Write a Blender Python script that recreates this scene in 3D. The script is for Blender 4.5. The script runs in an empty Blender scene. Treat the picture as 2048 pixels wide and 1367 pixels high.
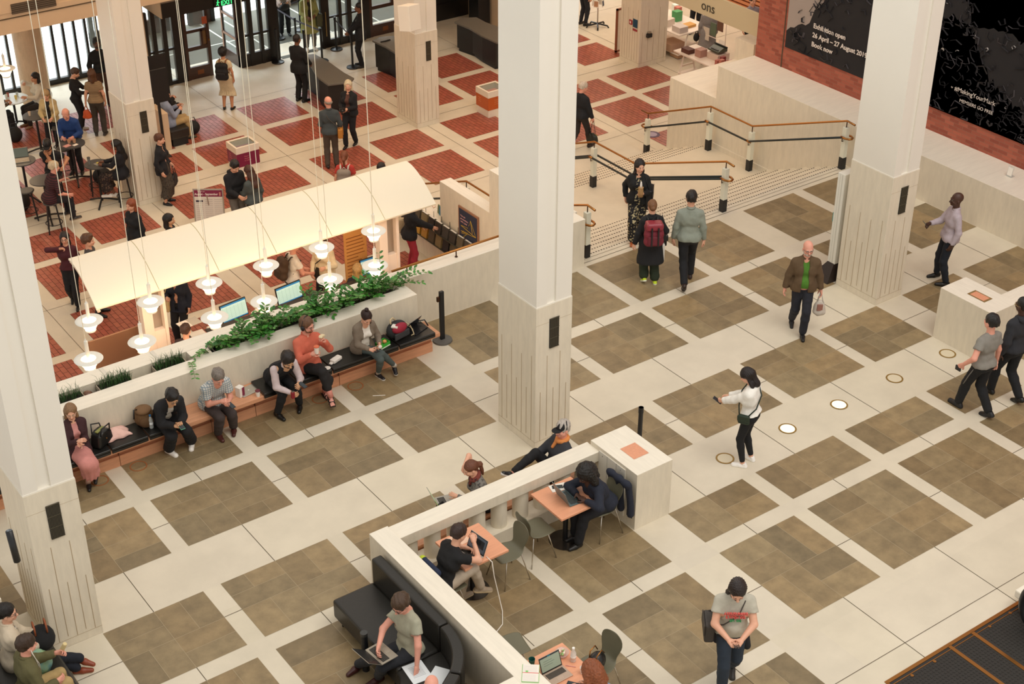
import bpy, bmesh, math, random
import numpy as np
from mathutils import Vector, Matrix, Quaternion
random.seed(7)
rng = np.random.default_rng(7)
sc = bpy.context.scene
COL = sc.collection
pi = math.pi
ZB = -1.95            # level of the brick paved hall, below the stone paved hall (z = 0)

# ------------------------------------------------------------------ camera, world, lights, exposure
FPX, PIT, ROL, YAW, CAMH = 3038.77, 0.5503651, 0.0020067, 0.9451355, 13.4
def _basis():
    fwd = np.array([math.cos(PIT)*math.cos(YAW), math.cos(PIT)*math.sin(YAW), -math.sin(PIT)])
    r0 = np.array([math.sin(YAW), -math.cos(YAW), 0.0]); u0 = np.cross(r0, fwd)
    return math.cos(ROL)*r0+math.sin(ROL)*u0, -math.sin(ROL)*r0+math.cos(ROL)*u0, fwd
CR, CU, CF = _basis()
cam = bpy.data.cameras.new('camera'); cam_o = bpy.data.objects.new('camera', cam); COL.objects.link(cam_o)
cam.sensor_width = 36; cam.lens = FPX/2048*36; cam.clip_end = 300; cam.clip_start = 0.2
cam_o.matrix_world = Matrix(((CR[0], CU[0], -CF[0], 0), (CR[1], CU[1], -CF[1], 0), (CR[2], CU[2], -CF[2], CAMH), (0, 0, 0, 1)))
sc.camera = cam_o

def hexc(h, a=1.0):
    h = h.lstrip('#'); h = h if len(h) == 6 else ''.join(x*2 for x in h[:3]); c = [int(h[i:i+2], 16)/255 for i in (0, 2, 4)]
    return tuple(((x/12.92) if x <= 0.04045 else ((x+0.055)/1.055)**2.4) for x in c)+(a,)

w = bpy.data.worlds.new('world'); sc.world = w; w.use_nodes = True
w.node_tree.nodes['Background'].inputs[0].default_value = (1.0, 0.95, 0.885, 1)
w.node_tree.nodes['Background'].inputs[1].default_value = 0.80
def area(name, loc, target, sx, sy, power, color):
    l = bpy.data.lights.new(name, 'AREA'); l.shape = 'RECTANGLE'; l.size = sx; l.size_y = sy
    l.energy = power; l.color = color
    o = bpy.data.objects.new(name, l); COL.objects.link(o); o.location = loc
    d = Vector(target)-Vector(loc); o.rotation_euler = d.to_track_quat('-Z', 'Y').to_euler(); return o
area('ceiling_skylight', (13, 3, 24), (13, 14, 0), 18, 12, 2900, (1.0, 0.95, 0.88))
area('hall_warm_fill', (16, 29, 6.1), (16, 29, -2), 18, 9, 720, (1.0, 0.74, 0.52))  # warm fill light added over the brick hall, not a fitting of the building
area('shop_ceiling_panel', (29.5, 33.0, 2.2), (29.5, 33.0, -2), 6, 6, 330, (1.0, 0.86, 0.70))
area('daylight_outside', (14, 50, 12), (14, 46, -2), 40, 16, 30000, (0.84, 0.95, 1.0))
vs = sc.view_settings
vs.view_transform = 'Standard'; vs.look = 'None'; vs.gamma = 1.0; vs.exposure = 0.0
try: vs.use_curve_mapping = False
except Exception: pass

def FL(px, py, z=0.0):
    """point of the plane at height z seen at photo pixel px,py (2048 x 1367)"""
    d = CF+(px-1024)/FPX*CR-(py-683.5)/FPX*CU
    t = (z-CAMH)/d[2]
    return Vector((d[0]*t, d[1]*t, z))
def PX(px, py, x):
    d = CF+(px-1024)/FPX*CR-(py-683.5)/FPX*CU; t = x/d[0]; return Vector((x, d[1]*t, CAMH+d[2]*t))
def PY(px, py, y):
    d = CF+(px-1024)/FPX*CR-(py-683.5)/FPX*CU; t = y/d[1]; return Vector((d[0]*t, y, CAMH+d[2]*t))

# ------------------------------------------------------------------ materials
MC = {}
def mat(name, col, rough=0.6, metal=0.0, var=0.0, scale=6.0, stretch=(1, 1, 1), bump=0.0, bscale=None, col2=None, emit=0, spec=None, alpha=None, trans=None, attr=False, coat=0):
    if name in MC: return MC[name]
    m = bpy.data.materials.new(name); m.use_nodes = True; MC[name] = m
    nt = m.node_tree; N = nt.nodes; L = nt.links; b = N['Principled BSDF']
    c = hexc(col) if isinstance(col, str) else col
    b.inputs['Base Color'].default_value = c
    b.inputs['Roughness'].default_value = rough; b.inputs['Metallic'].default_value = metal
    if spec is not None: b.inputs['Specular IOR Level'].default_value = spec
    if coat: b.inputs['Coat Weight'].default_value = coat; b.inputs['Coat Roughness'].default_value = 0.15
    if alpha is not None: b.inputs['Alpha'].default_value = alpha
    if trans is not None: b.inputs['Transmission Weight'].default_value = trans; b.inputs['IOR'].default_value = 1.15
    if emit: b.inputs['Emission Color'].default_value = c; b.inputs['Emission Strength'].default_value = emit
    src = None
    if var or bump or col2:
        tc = N.new('ShaderNodeTexCoord'); mp = N.new('ShaderNodeMapping'); L.new(tc.outputs['Object'], mp.inputs[0])
        mp.inputs['Scale'].default_value = stretch
        no = N.new('ShaderNodeTexNoise'); no.inputs['Scale'].default_value = scale; no.inputs['Detail'].default_value = 6; no.inputs['Roughness'].default_value = 0.62
        L.new(mp.outputs[0], no.inputs['Vector'])
        if var or col2:
            r = N.new('ShaderNodeValToRGB'); L.new(no.outputs['Fac'], r.inputs[0])
            lo = hexc(col2) if col2 else tuple(x*(1-var) for x in c[:3])+(1,)
            hi = c if col2 else tuple(min(1, x*(1+var*0.6)) for x in c[:3])+(1,)
            r.color_ramp.elements[0].position = 0.32; r.color_ramp.elements[0].color = lo
            r.color_ramp.elements[1].position = 0.68; r.color_ramp.elements[1].color = hi
            src = r.outputs['Color']
        if bump:
            bn = N.new('ShaderNodeTexNoise'); bn.inputs['Scale'].default_value = bscale or scale; bn.inputs['Detail'].default_value = 5
            L.new(mp.outputs[0], bn.inputs['Vector'])
            bp = N.new('ShaderNodeBump'); bp.inputs['Strength'].default_value = bump; bp.inputs['Distance'].default_value = 0.02
            L.new(bn.outputs['Fac'], bp.inputs['Height']); L.new(bp.outputs[0], b.inputs['Normal'])
    if attr:
        at = N.new('ShaderNodeAttribute'); at.attribute_name = 'tint'
        mx = N.new('ShaderNodeMix'); mx.data_type = 'RGBA'; mx.blend_type = 'MULTIPLY'; mx.inputs[0].default_value = 1
        if src: L.new(src, mx.inputs[6])
        else: mx.inputs[6].default_value = c
        L.new(at.outputs['Color'], mx.inputs[7]); src = mx.outputs[2]
    if src: L.new(src, b.inputs['Base Color'])
    return m

# ------------------------------------------------------------------ mesh builder
class MB:
    def __init__(s): s.v = []; s.f = []; s.m = []; s.t = []
    def add(s, vs_, fs, mi=0, M=None, tint=(1, 1, 1)):
        o = len(s.v)
        for p in vs_:
            p = Vector(p)
            s.v.append(tuple(M @ p) if M else tuple(p))
        for f in fs: s.f.append([i+o for i in f]); s.m.append(mi); s.t.append(tint)
        return s
    def box(s, x0, x1, y0, y1, z0, z1, mi=0, M=None, tint=(1, 1, 1)):
        if x0 > x1: x0, x1 = x1, x0
        if y0 > y1: y0, y1 = y1, y0
        if z0 > z1: z0, z1 = z1, z0
        return s.add([(x0, y0, z0), (x1, y0, z0), (x1, y1, z0), (x0, y1, z0), (x0, y0, z1), (x1, y0, z1), (x1, y1, z1), (x0, y1, z1)],
                     [(0, 3, 2, 1), (4, 5, 6, 7), (0, 1, 5, 4), (1, 2, 6, 5), (2, 3, 7, 6), (3, 0, 4, 7)], mi, M, tint)
    def quad(s, a, b, c, d, mi=0, tint=(1, 1, 1)): return s.add([a, b, c, d], [(0, 1, 2, 3)], mi, None, tint)
    def rect(s, x0, x1, y0, y1, z, mi=0, tint=(1, 1, 1)): return s.quad((x0, y0, z), (x1, y0, z), (x1, y1, z), (x0, y1, z), mi, tint)
    def prism(s, poly, z0, z1, mi=0, M=None, axis='z'):
        n = len(poly); vs_ = []
        for z in (z0, z1):
            for p in poly:
                vs_.append({'z': (p[0], p[1], z), 'x': (z, p[0], p[1]), 'y': (p[0], z, p[1])}[axis])
        fs = [tuple(range(n-1, -1, -1)), tuple(range(n, 2*n))]+[(i, (i+1) % n, n+(i+1) % n, n+i) for i in range(n)]
        return s.add(vs_, fs, mi, M)
    def lathe(s, prof, seg=24, c=(0, 0, 0), mi=0, M=None, caps=True):
        vs_ = []; n = len(prof)
        for k in range(seg):
            a = 2*pi*k/seg
            for r, z in prof: vs_.append((c[0]+r*math.cos(a), c[1]+r*math.sin(a), c[2]+z))
        fs = []
        for k in range(seg):
            k2 = (k+1) % seg
            for i in range(n-1): fs.append((k*n+i, k2*n+i, k2*n+i+1, k*n+i+1))
        if caps and prof[0][0] > 1e-5: fs.append(tuple(k*n for k in range(seg-1, -1, -1)))
        if caps and prof[-1][0] > 1e-5: fs.append(tuple(k*n+n-1 for k in range(seg)))
        return s.add(vs_, fs, mi, M)
    def cyl(s, x, y, z0, z1, r, seg=16, mi=0, M=None, r2=None): return s.lathe([(r, z0), (r2 if r2 else r, z1)], seg, (x, y, 0), mi, M)
    def tube(s, pts, r, seg=8, mi=0, M=None, closed=False, flat=1.0):
        pts = [Vector(p) for p in pts]; n = len(pts); vs_ = []
        up = None
        for i, p in enumerate(pts):
            if closed: d = pts[(i+1) % n]-pts[i-1]
            else: d = pts[min(i+1, n-1)]-pts[max(i-1, 0)]
            if d.length < 1e-9: d = Vector((0, 0, 1))
            d.normalize()
            if up is None: up = d.orthogonal().normalized() if abs(d.z) > 0.95 else (Vector((0, 0, 1))-d*d.z).normalized()
            else:
                up = up-d*up.dot(d); up = up.normalized() if up.length > 1e-6 else d.orthogonal().normalized()
            sd = d.cross(up); rr = r[i] if isinstance(r, (list, tuple)) else r
            for k in range(seg):
                a = 2*pi*(k+0.5)/seg; vs_.append(p+sd*math.cos(a)*rr+up*math.sin(a)*rr*flat)
        fs = []
        for i in range(n if closed else n-1):
            j = (i+1) % n
            for k in range(seg): fs.append((i*seg+k, i*seg+(k+1) % seg, j*seg+(k+1) % seg, j*seg+k))
        if not closed: fs += [tuple(range(seg-1, -1, -1)), tuple((n-1)*seg+k for k in range(seg))]
        return s.add(vs_, fs, mi, M)
    def ell(s, c, r, seg=16, rings=10, mi=0, M=None):
        vs_ = [(c[0], c[1], c[2]-r[2])]
        for i in range(1, rings):
            t = -pi/2+pi*i/rings
            for k in range(seg):
                a = 2*pi*k/seg; vs_.append((c[0]+r[0]*math.cos(t)*math.cos(a), c[1]+r[1]*math.cos(t)*math.sin(a), c[2]+r[2]*math.sin(t)))
        vs_.append((c[0], c[1], c[2]+r[2])); fs = []
        for k in range(seg): fs.append((0, 1+(k+1) % seg, 1+k))
        for i in range(rings-2):
            for k in range(seg):
                a = 1+i*seg+k; b = 1+i*seg+(k+1) % seg; fs.append((a, b, b+seg, a+seg))
        e = 1+(rings-2)*seg
        for k in range(seg): fs.append((e+k, e+(k+1) % seg, len(vs_)-1))
        return s.add(vs_, fs, mi, M)
    def build(s, name, mats, parent=None, smooth=False, bevel=0, bseg=2, loc=None, tint=False, subsurf=0, solid=0):
        me = bpy.data.meshes.new(name); me.from_pydata(s.v, [], s.f)
        if not isinstance(mats, (list, tuple)): mats = [mats]
        for m in mats: me.materials.append(m)
        me.polygons.foreach_set('material_index', s.m)
        if smooth: me.polygons.foreach_set('use_smooth', [True]*len(s.f))
        if tint:
            at = me.color_attributes.new('tint', 'FLOAT_COLOR', 'CORNER'); buf = []
            for f, t in zip(s.f, s.t): buf += list(t[:3]+(1.0,))*len(f)
            at.data.foreach_set('color', buf)
        me.update()
        o = bpy.data.objects.new(name, me); COL.objects.link(o)
        if parent: o.parent = parent
        if loc is not None: o.location = loc
        if solid:
            d = o.modifiers.new('s', 'SOLIDIFY'); d.thickness = solid; d.offset = 0
        if bevel:
            d = o.modifiers.new('b', 'BEVEL'); d.width = bevel; d.segments = bseg; d.limit_method = 'ANGLE'; d.angle_limit = 0.7
        if subsurf:
            d = o.modifiers.new('ss', 'SUBSURF'); d.levels = subsurf; d.render_levels = subsurf
        return o
def smooth_angle(o, ang=0.7):
    o.data.polygons.foreach_set('use_smooth', [True]*len(o.data.polygons))
    try: o.data.set_sharp_from_angle(angle=ang)
    except Exception: pass
    return o
def tag(o, label, cat, group=None, kind=None):
    o['label'] = label; o['category'] = cat
    if group: o['group'] = group
    if kind: o['kind'] = kind
    return o
def thing(name, label, cat, loc=(0, 0, 0), rz=0.0, group=None):
    o = bpy.data.objects.new(name, None); COL.objects.link(o); o.empty_display_size = 0.1
    o.location = loc; o.rotation_euler = (0, 0, rz); return tag(o, label, cat, group)
def struct(o): o['kind'] = 'structure'; return o
def dup(root, loc=None, rz=None, label=None, group=None):
    r = root.copy(); COL.objects.link(r)
    if loc is not None: r.location = loc
    if rz is not None: r.rotation_euler = (0, 0, rz)
    if label: r['label'] = label
    if group: r['group'] = group
    for ch in list(root.children):
        c = ch.copy(); COL.objects.link(c); c.parent = r
        for g in list(ch.children):
            d = g.copy(); COL.objects.link(d); d.parent = c
    return r
def RZ(a, loc=(0, 0, 0)): return Matrix.Translation(Vector(loc)) @ Matrix.Rotation(a, 4, 'Z')
_fonts = {}
def text(body, size, mtl, parent=None, M=None, align='LEFT', name='lettering', ext=0.002, spacing=1.0, bold=0):
    """lettering turned into a mesh; local x = reading direction, y = up"""
    cu = bpy.data.curves.new(name, 'FONT'); cu.body = body; cu.size = size; cu.align_x = align; cu.extrude = ext
    cu.space_character = spacing; cu.offset = bold; cu.resolution_u = 3
    o = bpy.data.objects.new(name, cu); COL.objects.link(o)
    dg = bpy.context.evaluated_depsgraph_get(); me = bpy.data.meshes.new_from_object(o.evaluated_get(dg))
    bpy.data.objects.remove(o); bpy.data.curves.remove(cu)
    me.materials.clear(); me.materials.append(mtl)
    o = bpy.data.objects.new(name, me); COL.objects.link(o)
    if M is not None: me.transform(M)
    if parent: o.parent = parent
    return o
# ------------------------------------------------------------------ shared materials
M_BEIGE = mat('pale_limestone_floor', '#d7cdb9', 0.42, var=0.07, scale=1.6, bump=0.02, bscale=60, attr=True)
M_DARK = mat('brown_york_stone', '#907d5c', 0.45, var=0.24, scale=4.5, bump=0.06, bscale=40, attr=True)
M_JL = mat('light_joint', '#a8977a', 0.8)
M_JD = mat('dark_joint', '#574a38', 0.9)
M_TILE = mat('terracotta_brick_paving', '#a55a46', 0.34, var=0.12, scale=5, bump=0.03, bscale=30, attr=True)
M_TJ = mat('brick_joint', '#3c241c', 0.9)
M_TRAV = mat('travertine', '#e2d8c3', 0.55, var=0.075, scale=2.4, stretch=(5, 5, 1.1), bump=0.05, bscale=30)
M_TRAVT = mat('travertine_coping', '#ebe3d2', 0.45, var=0.06, scale=2.6, stretch=(0.9, 7, 4), bump=0.02, bscale=30)
M_TRAVTY = mat('travertine_coping_veined', '#ebe3d2', 0.45, var=0.06, scale=2.6, stretch=(7, 0.9, 4), bump=0.02, bscale=30)
M_GROOVE = mat('stone_groove', '#b09c7d', 0.8)
M_WHITE = mat('white_painted_plaster', '#ebe6da', 0.55, var=0.02, scale=0.8)
M_BLACK = mat('black_metal', '#15171a', 0.4)
M_BRASS = mat('brass', '#a9743f', 0.30, metal=1.0)
M_BRONZE = mat('bronze_dark', '#4a3426', 0.4, metal=0.8)
M_BLEATH = mat('black_leather_wrap', '#16201f', 0.42)
M_STEEL = mat('brushed_steel', '#b7b2aa', 0.3, metal=1.0)

# ------------------------------------------------------------------ stone floor
def weave(mb, x0, x1, y0, y1, z, base=1.0, half=False):
    """a dark panel laid as a basket weave of eight slabs; y runs towards the hall front (downwards in the picture)"""
    j = 0.0032
    xm = (x0+x1)/2; ym = (y0+y1)/2
    def slab(a, b, c, d):
        t = base*random.choice([0.78, 0.9, 0.97, 1.0, 1.05, 1.1, 0.86]); w_ = random.uniform(-0.03, 0.05)
        mb.rect(a+j, b-j, c+j, d-j, z, 1, (t*(1+w_), t, t*(1-w_*1.2)))
    mb.rect(x0, x1, y0, y1, z-0.001, 2, (1, 1, 1))
    if half:
        xq = (x0+xm)/2; slab(x0, xq, y0, y1); slab(xq, xm, y0, y1); slab(xm, x1, y0, ym); slab(xm, x1, ym, y1); return
    a = random.random()
    if a < 0.5: xs_ = x0+(xm-x0)*0.42; slab(x0, xs_, (ym+y1)/2, y1); slab(xs_, xm, (ym+y1)/2, y1)
    else: slab(x0, xm, (ym+y1)/2, y1)
    slab(x0, xm, ym, (ym+y1)/2)
    slab(xm, (xm+x1)/2, ym, y1); slab((xm+x1)/2, x1, ym, y1)
    slab(x0, (x0+xm)/2, y0, ym); slab((x0+xm)/2, xm, y0, ym)
    slab(xm, x1, (y0+ym)/2, ym)
    if a > 0.4: slab(xm, x1, y0, (y0+ym)/2)
    else: xs_ = xm+(x1-xm)*0.6; slab(xm, xs_, y0, (y0+ym)/2); slab(xs_, x1, y0, (y0+ym)/2)
def slabs(mb, x0, x1, y0, y1, z, xs, ys, mi=0, var=0.035):
    xs = sorted(set([x0, x1]+[x for x in xs if x0 < x < x1])); ys = sorted(set([y0, y1]+[y for y in ys if y0 < y < y1]))
    for a, b in zip(xs, xs[1:]):
        for c, d in zip(ys, ys[1:]):
            t = 1+random.uniform(-var, var*0.6); mb.rect(a, b, c, d, z, mi, (t, t, t*random.uniform(0.97, 1.0)))
PXS = [(-3.14, -1.72), (-1.465, 0.17), (0.43, 2.05), (2.31, 3.74), (4.335, 5.745), (6.0, 7.635), (7.88, 9.515), (9.775, 11.215), (11.86, 13.29), (13.555, 15.185), (15.44, 17.05), (17.30, 18.69), (19.35, 20.72), (20.98, 22.54)]
fl = MB()
fl.box(-4, 24.5, 2, 19.08, -0.3, -0.004, 0, tint=(0.9, 0.88, 0.85)); fl.box(15.4, 22.55, 19.08, 19.43, -0.3, -0.004, 0, tint=(.9, .88, .85))
xcut = [3.74, 4.335, 11.215, 11.86, 18.69, 19.35]+[(a+b)/2 for a, b in PXS]; ycut = [17.475, 17.2, 16.55, 15.93, 14.955, 14.45, 13.69, 12.61, 11.81, 11.53, 10.7, 9.9, 9.64, 8.83]
slabs(fl, -4, 24.5, 2, 19.08, 0.0, xcut, ycut); slabs(fl, 15.4, 22.55, 19.08, 19.43, 0.0, xcut, [])
for a, b in PXS:
    weave(fl, a, b, 15.93, 17.2, 0.003)
    if a > 15.2 and a < 15.6 or a > 15.3: weave(fl, a, b, 17.475, 19.05, 0.003)
    elif b < 13.4: weave(fl, a, b, 17.475, 19.07 if a > 11.5 else 18.55, 0.003)
    else: weave(fl, a, b, 17.475, 19.0, 0.003)
    weave(fl, a, b, 13.69, 14.955, 0.003)
    if a < 11.3:
        weave(fl, a, b, 11.78, 13.41, 0.003); weave(fl, a, b, 9.87, 11.51, 0.003); weave(fl, a, b, 8.0, 9.6, 0.003)
    else:
        weave(fl, a, b, 11.82, 12.61, 0.003, half=True); weave(fl, a, b, 9.9, 11.54, 0.003)
def joint(x0, x1, y0, y1, mi=3): fl.rect(x0, x1, y0, y1, 0.0042, mi)
for a, b in PXS:                                             # movement joints through the middle of every second panel
    m_ = (a+b)/2
    for (c, d) in ((14.955, 15.93), (17.2, 17.475), (12.61, 13.69) if a > 11.3 else (13.41, 13.69), (11.54, 11.82), (8.5, 9.9)): joint(m_-0.004, m_+0.004, c, d)
for y_ in (16.56, 14.33, 12.6, 10.7):
    for (a, b), (c, d) in zip(PXS, PXS[1:]):
        if not (y_ == 12.6): joint(b, c, y_-0.004, y_+0.004)
joint(11.3, 24, 8.826, 8.834); joint(15.42, 22.5, 19.17, 19.18); joint(15.42, 22.5, 19.29, 19.297)
struct(fl.build('floor', [M_BEIGE, M_DARK, M_JL, M_JD], tint=True))

# ------------------------------------------------------------------ brick paved hall floor, lower level
fb = MB()
fb.box(-6, 40, 18.5, 37.2, ZB-0.3, ZB-0.006, 0, tint=(.92, .9, .86))
BX0 = [(0.66, 2.05), (2.35, 3.75), (4.37, 5.77), (6.06, 7.46)]; BY0 = [(0.93, 2.18), (2.44, 3.8), (4.5, 5.97), (6.23, 7.465)]
bxs = [(11.215+7.465*k+a, 11.215+7.465*k+b) for k in range(-2, 3) for a, b in BX0]
bys = [(22.455+7.465*k+a, 22.455+7.465*k+b) for k in range(-1, 3) for a, b in BY0]
cx_ = [v for p in bxs for v in p]+[11.215+7.465*k+.32 for k in range(-2, 4)]; cy_ = [v for p in bys for v in p]+[22.455+7.465*k+.47 for k in range(-1, 4)]
slabs(fb, -6, 40, 18.5, 37.2, ZB, cx_, cy_); slabs(fb, -6, 14.2, 37.2, 38.3, ZB, cx_, cy_)
def bricks(mb, x0, x1, y0, y1, z):
    mb.rect(x0, x1, y0, y1, z, 2); n = max(1, round((x1-x0)/0.107)); wx = (x1-x0)/n; j = 0.0045
    for i in range(n):
        y = y0-(0.108 if i % 2 else 0.0)
        while y < y1-0.01:
            a = max(y, y0); b = min(y+0.216, y1); y += 0.216
            if b-a < 0.02: continue
            t = random.uniform(0.86, 1.1); mb.rect(x0+i*wx+j, x0+(i+1)*wx-j, a+j, b-j, z+0.0015, 1, (t, t*random.uniform(.94, 1.04), t))
for a, b in bxs:
    for c, d in bys:
        if a > 26 or b < 0: continue
        if c > 33.6 and a > 13.3: continue                    # plain stone in front of the doors
        if d > 37.3: continue
        if d < 21.5 and a > 15: continue
        if c < 25.6 and 15.0 < a < 22.4: continue             # the steps come down here
        if c < 19.3: continue
        if 24.9 < c < 25.2 and False: continue
        y0_ = c
        bricks(fb, a, b, y0_, d, ZB+0.002)
for k in range(-2, 4):
    x_ = 11.215+7.465*k+.32; fb.rect(x_-.005, x_+.005, 18.6, 37.2, ZB+0.003, 3)
    x_ += 3.73; fb.rect(x_-.004, x_+.004, 18.6, 37.2, ZB+0.003, 3)
for k in range(-1, 3):
    y_ = 22.455+7.465*k+.47; fb.rect(-6, 40, y_-.005, y_+.005, ZB+0.003, 3)
    y_ += 3.73; fb.rect(-6, 40, y_-.004, y_+.004, ZB+0.003, 3)
struct(fb.build('floor_brick_hall', [M_BEIGE, M_TILE, M_TJ, M_JD], tint=True))

# ------------------------------------------------------------------ columns
def column(x0, y0, zf, label, w=0.655, d=0.95, grille=True, top=16.0, clad=2.45, vent=(0.24, 0.41)):
    t = thing('stone_clad_column', label, 'column', (x0, y0, zf))
    c = MB(); e = 0.0
    c.box(0, w, 0, d, 0, clad); o = c.build('cladding', [M_TRAV], t, bevel=0.006)
    g = MB()
    for i in range(7):                                   # board-marked vertical grooves, the low set starting lower
        z1 = (1.62 if i % 2 == 0 else 1.05)-0.04*(i % 3); yy = 0.10+i*(d-0.2)/6
        g.box(-0.003, 0.004, yy-0.004, yy+0.004, 0.13+0.05*(i % 2), z1)
    for i in range(5):
        z1 = (1.60 if i % 2 == 1 else 1.0); xx = 0.09+i*(w-0.18)/4
        g.box(xx-0.004, xx+0.004, -0.003, 0.004, 0.13+0.04*(i % 2), min(z1, clad-0.78))
    g.box(-0.002, 0.003, 0, d, 0.12, 0.124); g.box(0, w, -0.002, 0.003, 0.12, 0.124); g.box(0, w, -.0015, .003, 2.16, 2.163)
    g.build('board_marks', [M_GROOVE], t)
    s = MB(); a, b = w*0.30, w*0.55; k = 0.012
    poly = [(k, k), (a, k), (a, k+0.03), (b, k+0.03), (b, k), (w-k, k), (w-k, d-k), (k, d-k)]
    s.prism(poly, clad, top-zf); s.box(0.004, w-0.004, 0.004, d-0.004, clad, clad+0.012)
    s.build('white_shaft', [M_WHITE], t)
    if grille:
        v = MB(); x0_, x1_ = vent[0], vent[1]; z0_, z1_ = 1.72, 2.21
        v.box(x0_, x1_, -0.012, 0.004, z0_, z1_, 0)
        for i in range(10):
            xx = x0_+0.012+(x1_-x0_-0.024)*i/9; v.box(xx-0.0035, xx+0.0035, -0.018, -0.01, z0_+.01, z1_-.01, 1)
        for i in range(4):
            zz = z0_+(z1_-z0_)*i/3; v.box(x0_, x1_, -0.02, -0.01, zz-0.004, zz+0.004, 1)
        v.build('air_grille', [mat('grille_black', '#1b1a17', .6), mat('grille_bars', '#5b5546' if zf == 0 else '#191a1a', .5, metal=.4)], t)
    return t
column(11.25, 14.98, 0, 'white-shafted stone clad column in the middle of the stone hall')
column(3.70, 14.98, 0, 'white-shafted stone clad column beside the left end of the long bench')
column(18.69, 14.98, 0, 'white-shafted stone clad column beside the free-standing white sign')
column(18.70, 29.93, ZB, 'stone clad column in the brick hall carrying a white loudspeaker box', vent=(0.31, 0.45))
column(11.24, 29.92, ZB, 'stone clad column in the brick hall beside the cafe tables', vent=(0.29, 0.45))
t = column(25.82, 29.87, ZB, 'broad boarded stone column in front of the shop', w=0.98, d=0.82, grille=False, top=6)

# ------------------------------------------------------------------ steps down to the brick hall
M_STEP = mat('step_limestone', '#d9ccb4', 0.5, var=0.06, scale=2.5, bump=0.02, bscale=50)
M_STUD = mat('dark_grip_stud', '#4f4231', 0.7)
st = MB(); sd = MB(); TR, RS = 0.345, 0.15
def nosing(y, z, x0=15.75, x1=22.5):
    n = int((x1-x0)/0.062)
    for i in range(n):
        x = x0+i*0.062; sd.box(x, x+0.03, y-0.012, y+0.012, z-0.001, z+0.003)
y = 19.43; z = 0.0
nosing(y-0.03, 0.0)
for k in range(7):
    z -= RS; y1 = y+TR if k < 6 else 23.55
    st.box(15.4, 22.56, y, y1, ZB, z); nosing(y1-0.03, z); y = y1
for k in range(6):
    z -= RS
    if k < 5: st.box(15.4, 22.56, y, y+TR, ZB-0.02, z); nosing(y+TR-0.03, z); y += TR
st_o = struct(st.build('floor_steps', [M_STEP], bevel=0.004))
sd_o = sd.build('grip_studs', [M_STUD], st_o); sd_o['kind'] = 'stuff'

# ------------------------------------------------------------------ walls
M_WALL_R = M_TRAV
def wall(name, mats, fn, bevel=0.006):
    mb = MB(); fn(mb); return struct(mb.build(name, mats, bevel=bevel))
def two(mb, x0, x1, y0, y1, z0, z1, ct=0.004, top=1):       # a wall with its own top slab
    mb.box(x0, x1, y0, y1, z0, z1-ct, 0); mb.box(x0, x1, y0, y1, z1-ct, z1, top)
def planter(mb):
    zt = 0.97; X0, X1 = -2.0, 11.47
    mb.box(X0, X1, 18.55, 18.87, ZB, zt-.004, 0); mb.box(X0, X1, 18.55, 18.87, zt-.004, zt, 1)
    mb.box(X0, X1, 19.13, 19.46, ZB, zt-.004, 0); mb.box(X0, X1, 19.13, 19.46, zt-.004, zt, 1)
    for a, b in ((7.60, 7.92), (11.33, 11.47)): mb.box(a, b, 18.87, 19.13, ZB, zt-.003, 1)
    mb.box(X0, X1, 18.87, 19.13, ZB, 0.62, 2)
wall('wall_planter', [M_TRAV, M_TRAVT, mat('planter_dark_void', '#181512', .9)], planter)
wall('wall_ramp', [M_TRAV, M_TRAVT], lambda mb: two(mb, 11.47, 15.41, 19.08, 19.42, ZB, 0.97))
def poster_wall(mb):
    two(mb, 15.2, 15.47, 21.8, 23.56, ZB, 0.05, top=1); two(mb, 15.2, 15.47, 19.40, 21.8, ZB, 0.97, top=1)
    two(mb, 15.2, 15.47, 23.56, 25.5, ZB, -0.88, top=1)
wall('wall_stair_left', [M_TRAV, M_TRAVTY], poster_wall)
def right_wall(mb):
    two(mb, 22.55, 23.66, 2, 23.36, ZB, 0.92); two(mb, 22.55, 26.5, 23.36, 24.93, ZB, 0.14)
    mb.box(22.53, 22.56, 19.6, 23.36, -1.05, -0.93, 0)
wall('wall_stair_right', [M_TRAV, M_TRAVT], right_wall)
M_BRICK = mat('red_brick', '#a4543f', .8)
def _brickmat():
    m = M_BRICK; N = m.node_tree.nodes; L = m.node_tree.links; b = N['Principled BSDF']
    tc = N.new('ShaderNodeTexCoord'); sp = N.new('ShaderNodeSeparateXYZ'); cb = N.new('ShaderNodeCombineXYZ')
    L.new(tc.outputs['Object'], sp.inputs[0]); L.new(sp.outputs['Y'], cb.inputs[0]); L.new(sp.outputs['Z'], cb.inputs[1])
    br = N.new('ShaderNodeTexBrick'); L.new(cb.outputs[0], br.inputs['Vector'])
    br.inputs['Scale'].default_value = 1; br.inputs['Brick Width'].default_value = 0.225; br.inputs['Row Height'].default_value = 0.075
    br.inputs['Mortar Size'].default_value = 0.005; br.inputs['Color1'].default_value = hexc('#b0604a'); br.inputs['Color2'].default_value = hexc('#8d4635'); br.inputs['Mortar'].default_value = hexc('#94624f')
    L.new(br.outputs['Color'], b.inputs['Base Color'])
_brickmat()
def brick_wall(mb):
    mb.box(23.64, 24.2, 2, 23.33, ZB, 9)
    mb.box(23.625, 23.645, 22.49, 22.51, 0.92, 9, 1)
    mb.box(23.625, 23.645, 15.75, 15.77, 0.92, 9, 1)
wall('wall_brick', [M_BRICK, M_JD], brick_wall, bevel=0)

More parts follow.
